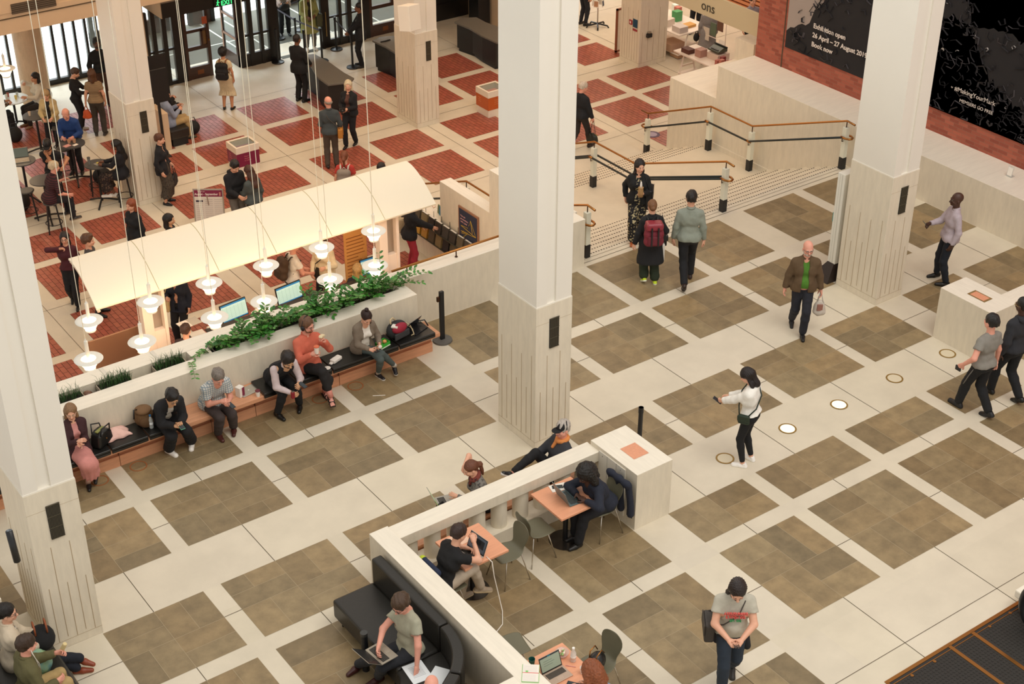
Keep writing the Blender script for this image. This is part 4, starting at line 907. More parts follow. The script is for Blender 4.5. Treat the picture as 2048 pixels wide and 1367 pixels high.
def bottle(label, loc, h=.23, r=.033, col='#dfe6e4', cap='#e8e8e4', lab=None):
    t = thing('drink_bottle', label, 'bottle', loc); m = MB(); m.lathe([(0, 0), (r*.95, 0), (r, .01), (r, h*.62), (r*.42, h*.84), (r*.4, h*.92)], 18); m.build('body', [mat('clear_plastic_'+col[1:], col, .1, alpha=.55)], t, smooth=True)
    m = MB(); m.cyl(0, 0, h*.9, h, r*.48, 12); m.build('cap', [mat('cap_'+cap[1:], cap, .5)], t)
    m = MB(); m.lathe([(r+.0008, h*.22), (r+.0008, h*.45)], 18); m.build('label_band', [mat('bl_'+(lab or '#cfd8d8')[1:], lab or '#cfd8d8', .6)], t, smooth=True); return t
def cup(label, loc, col='#efe9df', lid=None, h=.11, r=.042, name='paper_cup'):
    t = thing(name, label, 'cup', loc); m = MB(); m.lathe([(0, 0), (r*.72, 0), (r, h), (r*.93, h), (r*.68, .006), (0, .006)], 20); m.build('body', [mat('cup_'+col[1:], col, .6)], t, smooth=False)
    if lid: m = MB(); m.lathe([(r*1.06, h-.004), (r*1.06, h+.008), (r*.85, h+.014), (0, h+.014)], 20); m.build('lid', [mat('cuplid_'+lid[1:], lid, .5)], t)
    return t
SB = .476
bottle('clear water bottle with a blue cap beside the young man in the black jacket', (6.55, 18.22, SB), .23, .033, '#dfe6e4', '#2f6fa8', '#e9eef0')
laptop('black laptop half open at the right end of the bench', (11.28, 18.30, SB), .35, .32, .22, 1.05, '#2b2b2d', '#1a1a1b', '#1d1f22', .02, back='#a59f92')
m = MB(); m.tube([(11.4, 18.47, .42), (11.44, 18.49, .50), (11.54, 18.46, .50), (11.56, 18.38, .42)], .012, 6); tag(m.build('black_strap', [M_BLACK], smooth=True), 'black strap lying behind the laptop at the bench end', 'strap')
m = MB(); m.lathe([(0, 0), (.07, 0)], 4); m = MB()
t = thing('lunch_box', 'green lunch box holding a red apple', 'lunch box', (10.58, 18.22, SB), .25)
m = MB(); e = .006; m.box(-.10, .10, -.075, .075, 0, e); m.box(-.1, .1, -.075, -.069, 0, .06); m.box(-.1, .1, .069, .075, 0, .06); m.box(-.1, -.094, -.075, .075, 0, .06); m.box(.094, .1, -.075, .075, 0, .06); m.build('tub', [mat('bright_green', '#43b53a', .4)], t, bevel=.004)
m = MB(); m.box(-.115, .09, -.092, .07, -.0, .004); m.build('white_lid_under', [M_PAPER], t)
m = MB(); m.ell((.02, 0, .045), (.037, .037, .035), 16, 10); tag(m.build('apple', [mat('apple_red', '#e0674a', .4, col2='#e8b06a', scale=20)], smooth=True, loc=(10.60, 18.225, SB)), 'red and yellow apple in the green lunch box', 'apple')
# rucksack with crimson pocket
t = thing('rucksack', 'open dark grey rucksack with a crimson top pocket', 'bag', (10.92, 18.30, SB), .2)
m = MB(); m.ell((0, .02, .13), (.2, .14, .15), 24, 14); o = m.build('body', [mat('charcoal_canvas', '#2c2d2f', .8, bump=.3, bscale=25)], t, smooth=True)
m = MB(); m.ell((-.02, -.07, .2), (.15, .08, .085), 20, 10); m.build('top_pocket', [mat('crimson_canvas', '#9a2036', .7, bump=.3, bscale=25)], t, smooth=True)
m = MB(); m.box(-.17, .15, -.135, -.10, .03, .15); m.build('front_pocket', [mat('charcoal_canvas2', '#38393b', .8)], t, bevel=.03, bseg=3)
m = MB(); m.tube([(-.12, .03, .27), (-.1, .06, .33), (-.04, .07, .34), (0, .05, .29)], .014, 6); m.tube([(.17, .0, .2), (.24, -.05, .12), (.22, -.15, .02), (.16, -.15, .01)], .009, 6); m.tube([(.15, .02, .2), (.26, -.08, .06), (.2, -.17, .01)], .007, 6); m.build('straps', [mat('cream_cord', '#cbb78f', .7)], t, smooth=True)
m = MB(); m.box(-.16, -.06, -.05, .06, .24, .27, 0, Matrix.Rotation(.5, 4, 'Z')); m.build('tissue', [M_PAPER], t, bevel=.008)
# other things on the bench
boxes('folded_paper_bag', 'crumpled white paper bag beside the man in the coral shirt', 'paper bag', (9.72, 18.24, SB), [(-.1, .1, -.05, .05, 0, .06, 0), (-.15, -.09, -.03, .03, 0, .03, 0)], [M_PAPER], .35, .02)
m = MB(); m.lathe([(0, 0), (.05, 0), (.052, .008), (0, .012)], 22); tag(m.build('cup_lid', [M_PAPER], loc=(9.5, 18.13, SB)), 'white cup lid lying on the edge of the bench cushion', 'cup lid')
boxes('sandwich_carton', 'white and plum sandwich carton on the bare oak seat', 'carton', (8.05, 18.30, .421), [(-.05, .05, -.05, .05, 0, .17, 0), (.0, .053, -.053, .0, .0, .16, 1)], [M_PAPER, mat('plum_band', '#7d2142', .4)], .35, .003)
t = thing('closed_laptop', 'closed silver laptop lying on the bare oak seat', 'laptop', (8.22, 18.35, .421), .12); m = MB(); m.box(-.17, .17, -.115, .115, 0, .018); m.build('shell', [mat('silver_alu', '#c9c4b8', .3, metal=.6)], t, bevel=.006); m = MB(); m.ell((0, 0, .0182), (.013, .014, .0012), 14, 6); m.build('lid_mark', [M_WHITE], t)
cup('white paper cup with a maroon lid at the edge of the oak seat', (8.27, 18.13, .421), '#efe9df', '#6b2430', .10, .038)
t = thing('rucksack', 'brown canvas rucksack leaning on the planter wall', 'bag', (6.50, 18.34, SB), -.2); m = MB(); m.ell((0, .03, .15), (.15, .12, .18), 22, 14); m.build('body', [mat('brown_canvas', '#6b4e2f', .85, bump=.4, bscale=20)], t, smooth=True); m = MB(); m.ell((.02, -.07, .1), (.11, .06, .10), 18, 10); m.build('front_pocket', [mat('brown_canvas2', '#5f4429', .85)], t, smooth=True); m = MB(); m.ell((0, .01, .27), (.13, .12, .06), 18, 10); m.build('flap', [mat('brown_canvas3', '#755638', .85)], t, smooth=True); m = MB(); m.tube([(-.08, .0, .3), (-.14, -.05, .34), (-.16, -.08, .2)], .012, 6); m.build('strap', [M_LEATH], t, smooth=True)
t = thing('handbag', 'black leather handbag standing open beside the pink cloth', 'bag', (5.80, 18.27, SB), .5); m = MB(); m.prism([(-.17, 0), (.17, 0), (.14, .2), (.05, .25), (-.05, .25), (-.14, .2)], -.09, .09, axis='y'); m.build('body', [M_LEATH], t, bevel=.035, bseg=3); m = MB(); m.tube([(-.1, -.08, .2), (-.09, -.1, .33), (.09, -.1, .33), (.1, -.08, .2)], .011, 7); m.tube([(-.1, .08, .2), (-.02, .15, .3), (.13, .13, .24), (.1, .08, .2)], .011, 7); m.build('handles', [M_BLACK], t, smooth=True); m = MB(); m.box(-.10, .08, -.03, .03, .235, .258); m.build('olive_lining', [mat('olive_lining', '#8a8a4c', .7)], t, bevel=.01); m = MB(); m.ell((0, -.095, .12), (.012, .008, .012), 8, 6); m.build('clasp', [M_BRASS], t)
M_PINKC = mat('pale_pink_cloth', '#e9bdb0', .9, bump=.5, bscale=12)
t = thing('pink_cloth', 'crumpled pale pink cardigan heaped on the bench behind the handbag', 'clothing', (6.0, 18.36, SB)); r = random.Random(4); m = MB()
nx, ny = 22, 14; vv = []
for i in range(nx):
    for j in range(ny):
        u, v = i/(nx-1)*2-1, j/(ny-1)*2-1; R = max(abs(u), abs(v)); hgt = max(0, .11*(1-R**2))+.02*math.sin(9*u+3*v)*math.cos(7*v-2*u)*(1-R)+.005
        vv.append((u*.24+.015*math.sin(6*v), v*.14+.012*math.cos(8*u), max(.003, hgt)))
m.add(vv, [(i*ny+j, (i+1)*ny+j, (i+1)*ny+j+1, i*ny+j+1) for i in range(nx-1) for j in range(ny-1)]); m.build('cloth', [M_PINKC], t, smooth=True, solid=.01)
# belt post at the bench end
t = thing('barrier_post', 'black barrier post on a grey round base at the end of the bench', 'barrier post', (11.86, 18.42, 0)); m = MB(); m.lathe([(0, 0), (.17, 0), (.165, .03), (.02, .045)], 28); m.build('base', [mat('grey_rubber_base', '#5d5a54', .6)], t); m = MB(); m.box(-.04, .04, -.03, .03, .03, .96); m.build('pole', [M_BLACK], t, bevel=.012); m = MB(); m.box(-.09, -.04, -.02, .02, .78, .87); m.build('clip', [M_BRONZE], t, bevel=.006)
v = FL(1275, 905, 0); t = thing('barrier_post', 'black barrier post standing behind the plaque-topped pier', 'barrier post', (12.35, 13.86, 0)); m = MB(); m.lathe([(0, 0), (.17, 0), (.165, .03), (.02, .045)], 24); m.build('base', [mat('grey_rubber_base', '#5d5a54', .6)], t); m = MB(); m.cyl(0, 0, .03, .95, .035, 14); m.build('pole', [M_BLACK], t); m = MB(); m.cyl(0, 0, .86, .95, .04, 14); m.build('cassette', [M_BLACK], t)
# free-standing sign
t = thing('information_totem', 'tall white free-standing sign on a dark wedge foot beside the right-hand column', 'sign', (18.74, 16.06, 0)); m = MB(); m.box(0, .9, 0, .17, .32, 2.08); m.build('panel', [mat('totem_white', '#e8e6da', .45)], t, bevel=.006); m = MB(); m.box(-.002, 0, .05, .07, .34, 2.06); m.box(-.002, 0, .11, .118, .34, 2.06); m.build('edge_trim', [mat('totem_trim', '#cfccc0', .4)], t); m = MB(); m.box(-.004, .05, .165, .175, 1.12, 1.30); m.build('teal_mark', [mat('teal_mark', '#2f8f8a', .5)], t)
m = MB(); m.add([(-.2, -.06, 0), (1.0, -.06, 0), (1.0, .36, 0), (-.2, .36, 0), (.0, .01, .33), (.9, .01, .33), (.9, .16, .33), (.0, .16, .33)], [(0, 3, 2, 1), (4, 5, 6, 7), (0, 1, 5, 4), (1, 2, 6, 5), (2, 3, 7, 6), (3, 0, 4, 7)]); m.build('wedge_foot', [mat('dark_brown_foot', '#2b211c', .5)], t)
# posters on the brick wall
def ragged(name, label, ya, yb, z0, z1, seed, lines, tx, tz, sizes, dens):
    t = thing(name, label, 'banner', (0, 0, 0)); x = 23.615
    m = MB(); m.box(x, 23.64, yb, ya, z0, z1); m.build('sheet', [mat('banner_mauve', '#a3958c', .6)], t)
    r = random.Random(seed); mats_ = [mat('banner_black', '#1c191b', .8), mat('banner_grey', '#2b2729', .8), mat('banner_mid', '#4a4446', .8), mat('banner_pale', '#b9b0aa', .6)]
    pp = [PX(a, b, x) for a, b in dens]; ys = [-p.y for p in pp]; zs = [p.z for p in pp]
    dens = lambda u: max(.03, min(.98, (float(np.interp(-(ya-(ya-yb)*u), ys, zs))-z0)/(z1-z0)))
    m = MB(); n = 60; top = []
    for i in range(n+1):
        u = i/n; top.append((ya-(ya-yb)*u, z0+(z1-z0)*max(.03, min(.98, dens(u)+r.uniform(-.03, .03)))))
    for a, b in zip(top, top[1:]): m.quad((x-.002, a[0], z0), (x-.002, b[0], z0), (x-.002, b[0], b[1]), (x-.002, a[0], a[1]), 0)
    m.build('black_mass', mats_, t)
    m = MB()
    for i in range(130):
        u = r.random(); zt = z0+(z1-z0)*dens(u); y = ya-(ya-yb)*u; z = zt+r.gauss(0, .16)*1.2
        if r.random() < .45: z = z0+(zt-z0)*r.random()
        z = min(z1-.12, max(z0+.05, z)); y = min(ya-.2, max(yb+.2, y)); k = r.randint(3, 5); a0 = r.uniform(0, 2*pi); R = r.uniform(.06, .2); pts = [(x-.004-.00008*i, y+R*math.cos(a0+j*1.1)*r.uniform(.5, 1.1), z+R*.9*math.sin(a0+j*1.1)*r.uniform(.5, 1.1)) for j in range(k)]
        pts = [(p[0], min(ya-.03, max(yb+.03, p[1])), min(z1-.03, max(z0+.03, p[2]))) for p in pts]
        inside = z < zt; mi = (r.choice([1, 1, 2, 0, 1]) if inside else r.choice([0, 1, 2, 2]))
        if inside and r.random() < .08: mi = 3; pts = [(p[0], y+(p[1]-y)*.3, z+(p[2]-z)*.3) for p in pts]
        m.tube(pts, r.uniform(.012, .035), 5, mi, flat=.08)
    o = m.build('ink_marks', mats_, t); o['kind'] = 'stuff'
    M_T = mat('banner_white', '#e2d6cc', .6)
    for i, (s, sz) in enumerate(zip(lines, sizes)): text(s, sz, M_T, t, Matrix.Translation((x-.022, tx+(-.16 if i and len(lines) == 2 else 0), tz-i*(.205 if len(lines) == 3 else .19))) @ Fx, bold=.004 if len(lines) == 3 else 0)
    return t
p1 = PX(1571, 90, 23.62); 
ragged('exhibition_banner', 'dark exhibition banner with opening dates on the brick wall', 22.42, 15.9, 1.42, 4.5, 3, ['Exhibition open', '26 April \u2013 27 August 2019', 'Book now'], PX(1627, 55, 23.6).y, PX(1627, 55, 23.6).z-.0, [.147, .147, .147], [(1571, 57), (1603, 50), (1620, 38), (1636, 15), (1656, -10), (1750, -20)])
ragged('members_banner', 'dark banner reading MEMBERS GO FREE right of the tall column', 18.55, 15.82, 1.42, 4.5, 8, ['#MakingYourMark', 'MEMBERS GO FREE'], PX(1909, 180, 23.6).y, PX(1909, 180, 23.6).z, [.132, .098], [(1850, -40), (1925, -20), (1938, 0), (1946, 60), (1960, 110), (1975, 150), (2000, 188), (2030, 215), (2060, 240)])
t = thing('card_holder', 'small clear card holder standing on the right wall ledge', 'card holder', (23.2, 15.85, .921)); m = MB(); m.box(-.05, -.035, -.06, .06, 0, .2, 0, Matrix.Rotation(.15, 4, 'Y')); m.box(-.06, .06, -.06, .06, 0, .008); m.build('holder', [mat('clear_acrylic', '#dfe0d8', .1, alpha=.5)], t); m = MB(); m.box(-.052, -.05, -.05, .05, .02, .18, 0, Matrix.Rotation(.15, 4, 'Y')); m.build('card', [M_PAPER], t)
# round floor lights
def ring(x, y, label, col, lit=False):
    t = thing('floor_light', label, 'floor light', (x, y, .004)); m = MB(); m.lathe([(.115, 0), (.115, .003), (.14, .003), (.14, 0)], 36, caps=False); m.build('ring', [mat('ring_'+col[1:], col, .4, metal=.4)], t)
    m = MB(); m.lathe([(0, .0015), (.1145, .0015)], 30, caps=False); m.build('lens', [mat('lens_white', '#f6efdc', .3, emit=.5) if lit else mat('lens_pale', '#d8ccb0', .4)], t); return t
fl_lab = ['brass-rimmed floor light nearest the woman in the white sweater', 'lit brass-rimmed floor light, second from the woman in the white sweater', 'lit brass-rimmed floor light, third from the woman in the white sweater', 'brass-rimmed floor light, fourth from the woman in the white sweater', 'brass-rimmed floor light nearest the right pier']
for i, (px, py) in enumerate([(1450, 916.5), (1575, 857), (1678, 809), (1789, 756.5), (1895, 707)]):
    v = FL(px, py, 0); o = ring(v.x, v.y, fl_lab[i], '#9a7a3c', i in (1, 2)); o['group'] = 'floor lights in the pale stone band'
for (px, py, lab) in [(277, 932, 'dark stone'), (200, 961, ''), (711, 772, ''), (640, 798, '')]:
    v = FL(px, py, 0); t = thing('floor_light', 'orange floor ring in front of the bench, %s' % {277: 'left of the young man in trainers', 200: "by the pink-skirted woman's feet", 711: "left of the cardigan woman's feet", 640: "by the sandalled man's feet"}[px], 'floor light', (v.x, v.y, .0035), group='orange floor rings in front of the bench'); m = MB(); m.lathe([(.112, 0), (.112, .003), (.13, .003), (.13, 0)], 36, caps=False); m.build('ring', [mat('ring_orange', '#9c6038', .5)], t)
m = MB(); v = FL(758, 791, 0); m.box(-.1, .1, -.006, .006, 0, .004, 0, Matrix.Rotation(-.55, 4, 'Z')); tag(m.build('paper_straw', [M_PAPER], loc=(v.x, v.y, .004)), 'white paper straw lying on the floor before the bench', 'straw')
# ------------------------------------------------------------------ entrance mats at the lower right
t = thing('escalator_floor_plate', 'black ribbed escalator landing plates in brass frames at the lower right', 'floor plate', (0, 0, 0))
M_MATB = mat('black_rubber', '#26231f', .6, bump=.4, bscale=90)
m = MB(); m.box(11.83, 18, 6.0, 8.47, .0, .006); m.build('rubber_field', [M_MATB], t)
m = MB(); m.box(11.83, 18, 8.45, 8.50, 0, .014)
for x in (11.83, 12.98, 13.42): m.box(x-.028, x+.028, 6.0, 8.46, 0, .014)
m.box(11.83, 18, 8.40, 8.412, 0, .012); m.build('brass_frame', [M_BRASS], t, bevel=.003)
m = MB(); r = random.Random(1)
x = 11.9
while x < 15.2:
    y = 7.0
    while y < 8.36:
        if not (abs(x-12.98) < .05 or abs(x-13.42) < .05): m.box(x, x+.022, y, y+.022, .006, .011)
        y += .05
    x += .05
o = m.build('rubber_studs', [M_MATB], t); o['kind'] = 'stuff'
for px, py in ((1824, 1351), (1869, 1323), (1979, 1253), (2020, 1226)):
    v = FL(px, py, 0); m = MB(); m.cyl(v.x, v.y, .006, .013, .022, 14); m.build('brass_stud', [M_BRASS], t)
t = thing('escalator_handrail', 'rounded end of an escalator balustrade at the lower right corner', 'handrail', (14.0, 7.75, 0)); m = MB(); Mx = Matrix.Rotation(.15, 4, 'Z'); pts = [(0, .55-.5*math.cos(a)*1.0-.2, .55+.45*math.sin(a)) for a in [pi*(-.35)+i*pi*1.0/14 for i in range(15)]]
arc = [(0, .0+.42*math.cos(a), .5+.42*math.sin(a)) for a in [pi*1.5-i*pi/14 for i in range(15)]]; m.tube([(0, -2.5, .08)]+[(0, p[1]*-1, p[2]) for p in arc]+[(0, -2.5, .92)], .055, 10, 0, Mx); m.build('rubber_rail', [M_BLACK], t, smooth=True)
m = MB(); m.tube([(0, -2.5, .16)]+[(0, -p[1]*.82, .5+(p[2]-.5)*.82) for p in arc]+[(0, -2.5, .84)], .05, 10, 0, Mx, flat=1); m.build('pale_skirt', [mat('pale_green_skirt', '#c9cdb2', .3)], t, smooth=True)
v = PX(2035, 1172, 17.0); g = thing('stone_slab', 'corner of a raised stone ledge at the right edge of the floor', 'stone ledge', (0, 0, 0)); m = MB(); a = FL(2030, 1178, .32); m.box(a.x, a.x+2, a.y-2.2, a.y, .2, .32); m.build('ledge', [M_TRAVT], g, bevel=.02); m = MB(); m.box(a.x+.08, a.x+2, a.y-2.2, a.y-.08, 0, .2); m.build('plinth', [mat('copper_plinth', '#a8744f', .4, metal=.5)], g)

# ------------------------------------------------------------------ sofa
t = thing('leather_sofa', 'black leather corner sofa against the outside of the low wall', 'sofa', (0, 0, 0))
M_SOFA = mat('sofa_leather', '#25231f', .38, bump=.08, bscale=25)
m = MB(); m.box(6.83, 7.44, 11.80, 13.37, .14, .43); m.build('seat', [M_SOFA], t, bevel=.035, bseg=3)
m = MB(); m.box(7.43, 7.58, 11.80, 13.37, .14, .82); m.build('back', [M_SOFA], t, bevel=.03, bseg=3)
cxs, cys = 6.5, 11.79
def arcseg(mb, r0, r1, z0, z1, a0, a1, n=12):
    vv = []
    for i in range(n+1):
        a = a0+(a1-a0)*i/n
        for r_ in (r0, r1):
            for z_ in (z0, z1): vv.append((cxs+r_*math.cos(a), cys+r_*math.sin(a), z_))
    fs = []
    for i in range(n):
        b = i*4; c = b+4; fs += [(b, c, c+1, b+1), (b+2, b+3, c+3, c+2), (b+1, c+1, c+3, b+3), (b, b+2, c+2, c)]
    fs += [(0, 1, 3, 2), (n*4, n*4+2, n*4+3, n*4+1)]; mb.add(vv, fs)
for a0, a1 in ((-.012, -.86), (-.88, -1.57)):
    m = MB(); arcseg(m, .93, 1.08, .14, .82, a0, a1); m.build('curved_back', [M_SOFA], t, bevel=.03, bseg=3)
m = MB(); arcseg(m, .30, .94, .14, .43, -.012, -.86); m.build('corner_seat', [M_SOFA], t, bevel=.03, bseg=3)
m = MB(); arcseg(m, .30, .94, .14, .43, -.88, -1.57); m.build('corner_seat', [M_SOFA], t, bevel=.03, bseg=3)
for x, y in ((6.92, 13.28), (6.92, 12.0), (7.48, 13.28), (7.48, 12.0), (6.75, 11.5)):
    m = MB(); m.cyl(x, y, 0, .15, .022, 10); m.build('leg', [M_BLACK], t)
v = FL(858, 1270, .35); 
t = thing('table_post', 'black swing-table post rising beside the seated man with the laptop', 'post', (6.74, 12.42, 0)); m = MB(); m.cyl(0, 0, 0, .60, .045, 18); m.build('pole', [M_BLACK], t); m = MB(); m.cyl(0, 0, .58, .62, .047, 18); m.build('cap', [mat('dark_grey_cap', '#3a3a38', .3)], t)
# ------------------------------------------------------------------ cafe tables and chairs by the balustrade
M_TABLE = mat('salmon_wood_laminate', '#e2a07c', .4, var=.08, scale=2, stretch=(1, 14, 1))
def cafe_table(label, x, y, w=.69, d=.70):
    t = thing('square_table', label, 'table', (x, y, 0), group='square cafe tables inside the balustrade'); m = MB(); m.box(-w/2, w/2, -d/2, d/2, .705, .74); m.build('table_top', [M_TABLE], t, bevel=.005)
    m = MB(); m.cyl(0, 0, .015, .705, .036, 16); m.build('column', [M_BLACK], t); m = MB(); m.lathe([(0, 0), (.23, 0), (.23, .008), (.06, .02), (0, .02)], 32); m.build('foot_disc', [mat('dark_steel_disc', '#4a4540', .25, metal=.8)], t); return t
cafe_table('salmon square table in the balustrade corner, with the black T-shirted man', 8.68, 12.90)
cafe_table('salmon square table beside the pier, with the person in a navy hoodie', 10.31, 13.0)
cafe_table('salmon square table at the bottom edge, with the curly-haired woman', 8.22, 10.42, .62, .68)
M_CH = mat('olive_grey_shell', '#6b6854', .4); M_CHR = mat('chrome', '#cfcac0', .15, metal=1.0)
def chair(label, x, y, rz, col=None, group='shell chairs at the square tables', z=0):
    """moulded shell chair; local +Y is the way the sitter faces"""
    t = thing('shell_chair', label, 'chair', (x, y, z), rz, group); C_ = col or M_CH
    prof = [(.22, .43), (.20, .448), (.10, .447), (0, .44), (-.10, .437), (-.165, .455), (-.195, .52), (-.215, .60), (-.235, .70), (-.25, .78), (-.255, .805)]
    wid = [.16, .19, .205, .205, .18, .13, .12, .155, .185, .15, .08]
    m = MB(); vv = []; nn = 9
    for (y_, z_), w_ in zip(prof, wid):
        for k in range(nn):
            u = k/(nn-1)*2-1; vv.append((u*w_, y_+(.02*u*u if z_ > .5 else 0), z_+(.012*u*u if z_ < .5 else 0)))
    m.add(vv, [(i*nn+k, i*nn+k+1, (i+1)*nn+k+1, (i+1)*nn+k) for i in range(len(prof)-1) for k in range(nn-1)]); m.build('shell', [C_], t, smooth=True, solid=.011, subsurf=1)
    for sx in (-1, 1):
        for sy in (-1, 1):
            m = MB(); m.tube([(sx*.05, sy*.04, .425), (sx*.13, sy*.12-.01, .42), (sx*.215, sy*.21-.01, .0)], .0085, 7); m.build('leg', [M_CHR], t, smooth=True)
    for sx in (-1, 1):
        pass
    return t
chair('empty shell chair with its back to the other empty chair, at the corner table', 9.20, 12.82, pi/2)
chair('empty shell chair at the left side of the table by the pier', 9.78, 12.98, -pi/2)
chair('shell chair under the man in the black T-shirt', 8.17, 12.74, -pi/2)
chair('shell chair with a navy coat on its back, under the hoodie wearer', 10.84, 12.86, pi/2)
chair('shell chair partly hidden behind the low wall by the curly-haired woman', 8.16, 11.33, -pi/2-.2)
chair('shell chair with a black bag on its seat beside the curly-haired woman', 8.86, 10.45, pi/2+.12)
chair('shell chair under the curly-haired woman', 8.24, 9.58, 0)
m = MB(); Mb = Matrix.Identity(4)
t = thing('balustrade_bench', 'oak bench along the outside of the balustrade', 'bench', (0, 0, 0)); m = MB(); m.box(8.3, 11.2, 13.76, 14.2, .24, .30); m.build('seat_board', [M_OAK], t, bevel=.006); m = MB(); m.box(8.4, 11.1, 13.78, 14.1, .0, .24); m.build('base', [M_OAK2], t)
# table tops
laptop('silver laptop open before the man in the black T-shirt', (8.53, 12.76, .741), -pi/2+.12, .33, .23, 1.95, '#c4c1b8', '#1f1f1e', '#56606a', .12, lines=[(.1, .9, .25, .8, 2), (.35, .7, .4, .75, 2)])
laptop('teal-grey laptop open before the navy hoodie', (10.36, 12.96, .741), pi/2-.1, .35, .24, 1.9, '#5f7274', '#3a3f3e', '#3a3f40', .05, back='#6f7f80')
laptop('laptop with a text document in front of the curly-haired woman', (8.14, 10.34, .741), .0, .30, .21, 1.95, '#c2ab98', '#3c3630', '#8f9a86', .18, lines=[(.15, .6, .65, .67, 3), (.15, .7, .5, .52, 3), (.15, .6, .35, .37, 3), (0, 1, .9, 1.0, 2), (.4, .55, .9, .98, 4)])
bottle('clear water bottle at the far corner of the curly-haired woman\'s table', (8.44, 10.43, .741), .21, .035, '#efe6dc', '#f2eee8', '#e9ddd2')
t = thing('salad_bowl', 'clear tub of salad on the curly-haired woman\'s table', 'food tub', (8.39, 10.58, .741)); m = MB(); m.lathe([(0, 0), (.055, 0), (.085, .06), (.082, .06), (.05, .004), (0, .004)], 24); m.build('tub', [mat('clear_tub', '#ead0c4', .1, alpha=.5)], t, smooth=True); m = MB(); r = random.Random(2)
for i in range(16): m.ell((r.uniform(-.04, .04), r.uniform(-.04, .04), r.uniform(.03, .055)), (.018, .014, .01), 8, 6, i % 3)
m.build('salad', [mat('ham_pink', '#d99a92', .6), mat('salad_green', '#8fae6a', .6), mat('egg_white', '#eee6cf', .6)], t, smooth=True)
cup('dark green cup beside the open notebook', (8.0, 10.66, .741), '#1f5c52', None, .10, .04, 'travel_cup')
cup('white cup in front of the curly hair', (8.41, 10.2, .741), '#e9e3dc', None, .09, .04)
t = thing('open_notebook', 'open handwritten notebook lying across the low wall top', 'notebook', (7.805, 10.42, .901), -.08-.6); m = MB(); m.box(-.10, .10, -.145, .145, 0, .006, 1); m.box(-.095, .095, -.14, -.002, .006, .012, 0); m.box(-.095, .095, .002, .14, .006, .012, 0)
for i in range(8): m.box(-.085, .07, .015+i*.014, .0165+i*.014, .012, .0124, 2); m.box(-.085, .06, -.13+i*.014, -.1285+i*.014, .012, .0124, 2)
m.box(-.095, .095, -.004, .005, .012, .0135, 3); m.box(-.06, -.03, .01, .035, .012, .0135, 1); m.build('pages', [M_PAPER, mat('notebook_green', '#7fc26a', .6), mat('pencil_grey', '#b9aeb0', .8), mat('ribbon_red', '#d8605a', .6)], t)
m = MB(); m.tube([(7.95, 10.28, .755), (8.02, 10.42, .748)], .006, 6); tag(m.build('pen', [mat('pen_brown', '#5a3028', .4)], smooth=True), 'dark pen lying between notebook and laptop', 'pen')
m = MB(); m.tube([(8.32, 10.42, .746), (8.40, 10.33, .746)], .005, 6); tag(m.build('pen', [mat('pen_pink', '#e2a49c', .4)], smooth=True), 'pink pen lying right of the laptop', 'pen')
phone('phone lying beside the curly-haired woman\'s laptop', (8.2, 10.12, .747), (0, 0, .6))
boxes('sheet_of_paper', 'pale sheet of paper at the black T-shirted man\'s table edge', 'paper', (8.60, 13.10, .741), [(-.13, .13, -.11, .11, 0, .003, 0)], [mat('pale_pink_paper', '#eac3a8', .7)], 0, 0)
boxes('writing_pad', 'white pad under a phone on the hoodie wearer\'s table', 'pad', (10.36, 13.24, .741), [(-.12, .12, -.08, .08, 0, .008, 0)], [M_PAPER], -.25, .002)
phone('black phone lying on the white pad', (10.35, 13.25, .753), (0, 0, 1.1)); m = MB(); m.tube([(10.40, 13.19, .754), (10.48, 13.26, .754)], .004, 6); tag(m.build('pen', [M_BLACK], smooth=True), 'black pen lying on the white pad', 'pen')
m = MB(); m.ell((10.50, 12.73, .755), (.02, .03, .013), 10, 8); m.tube([(10.5, 12.76, .75), (10.52, 12.85, .747), (10.5, 12.9, .747)], .003, 5); tag(m.build('computer_mouse', [M_BLACK], smooth=True), 'small black mouse beside the teal-grey laptop', 'computer mouse')
m = MB(); m.tube([(8.70, 12.60, .75), (8.72, 12.50, .72), (8.73, 12.47, .5), (8.78, 12.45, .2), (8.74, 12.3, .02), (8.6, 12.1, .012), (8.3, 11.95, .012), (8.0, 12.0, .012), (7.93, 12.05, .012)], .007, 6); tag(m.build('white_cable', [mat('cable_white', '#ece6da', .5)], smooth=True), 'white laptop cable hanging from the corner table to the floor', 'cable')
t = thing('black_handbag', 'black handbag with gold trim on the chair by the curly hair', 'bag', (8.80, 10.42, .455), .3); m = MB(); m.ell((0, 0, .1), (.13, .1, .12), 20, 12); m.build('body', [M_LEATH], t, smooth=True); m = MB(); m.tube([(-.1, -.05, .16), (-.1, -.06, .27), (.0, -.06, .3), (.08, -.05, .2)], .008, 6); m.tube([(-.1, .05, .16), (-.06, .06, .27), (.04, .06, .28), (.08, .05, .2)], .008, 6); m.build('gold_trim', [M_BRASS], t, smooth=True)
# papers on the sofa
boxes('printed_sheets', 'printed sheets lying on the sofa by the man\'s knee', 'papers', (7.00, 11.62, .436), [(-.13, .13, -.17, .17, 0, .006, 0)]+[(-.08, .08, .10-.022*i, .106-.022*i, .006, .0066, 1) for i in range(9)], [mat('cool_white_paper', '#e3e8ea', .7), mat('print_grey', '#a6aab0', .8)], -.12, 0)
boxes('folded_paper', 'second paper held under the man\'s left hand on the sofa', 'papers', (7.14, 11.40, .436), [(-.10, .10, -.17, .17, 0, .02, 0)], [mat('cool_white_paper', '#e3e8ea', .7)], -1.0, .004)
m = MB(); m.tube([(7.10, 11.80, .445), (7.18, 11.82, .445)], .007, 6); tag(m.build('pen', [mat('pen_blue', '#2f66b0', .4)], smooth=True), 'blue pen on the sofa beside the printed sheets', 'pen')
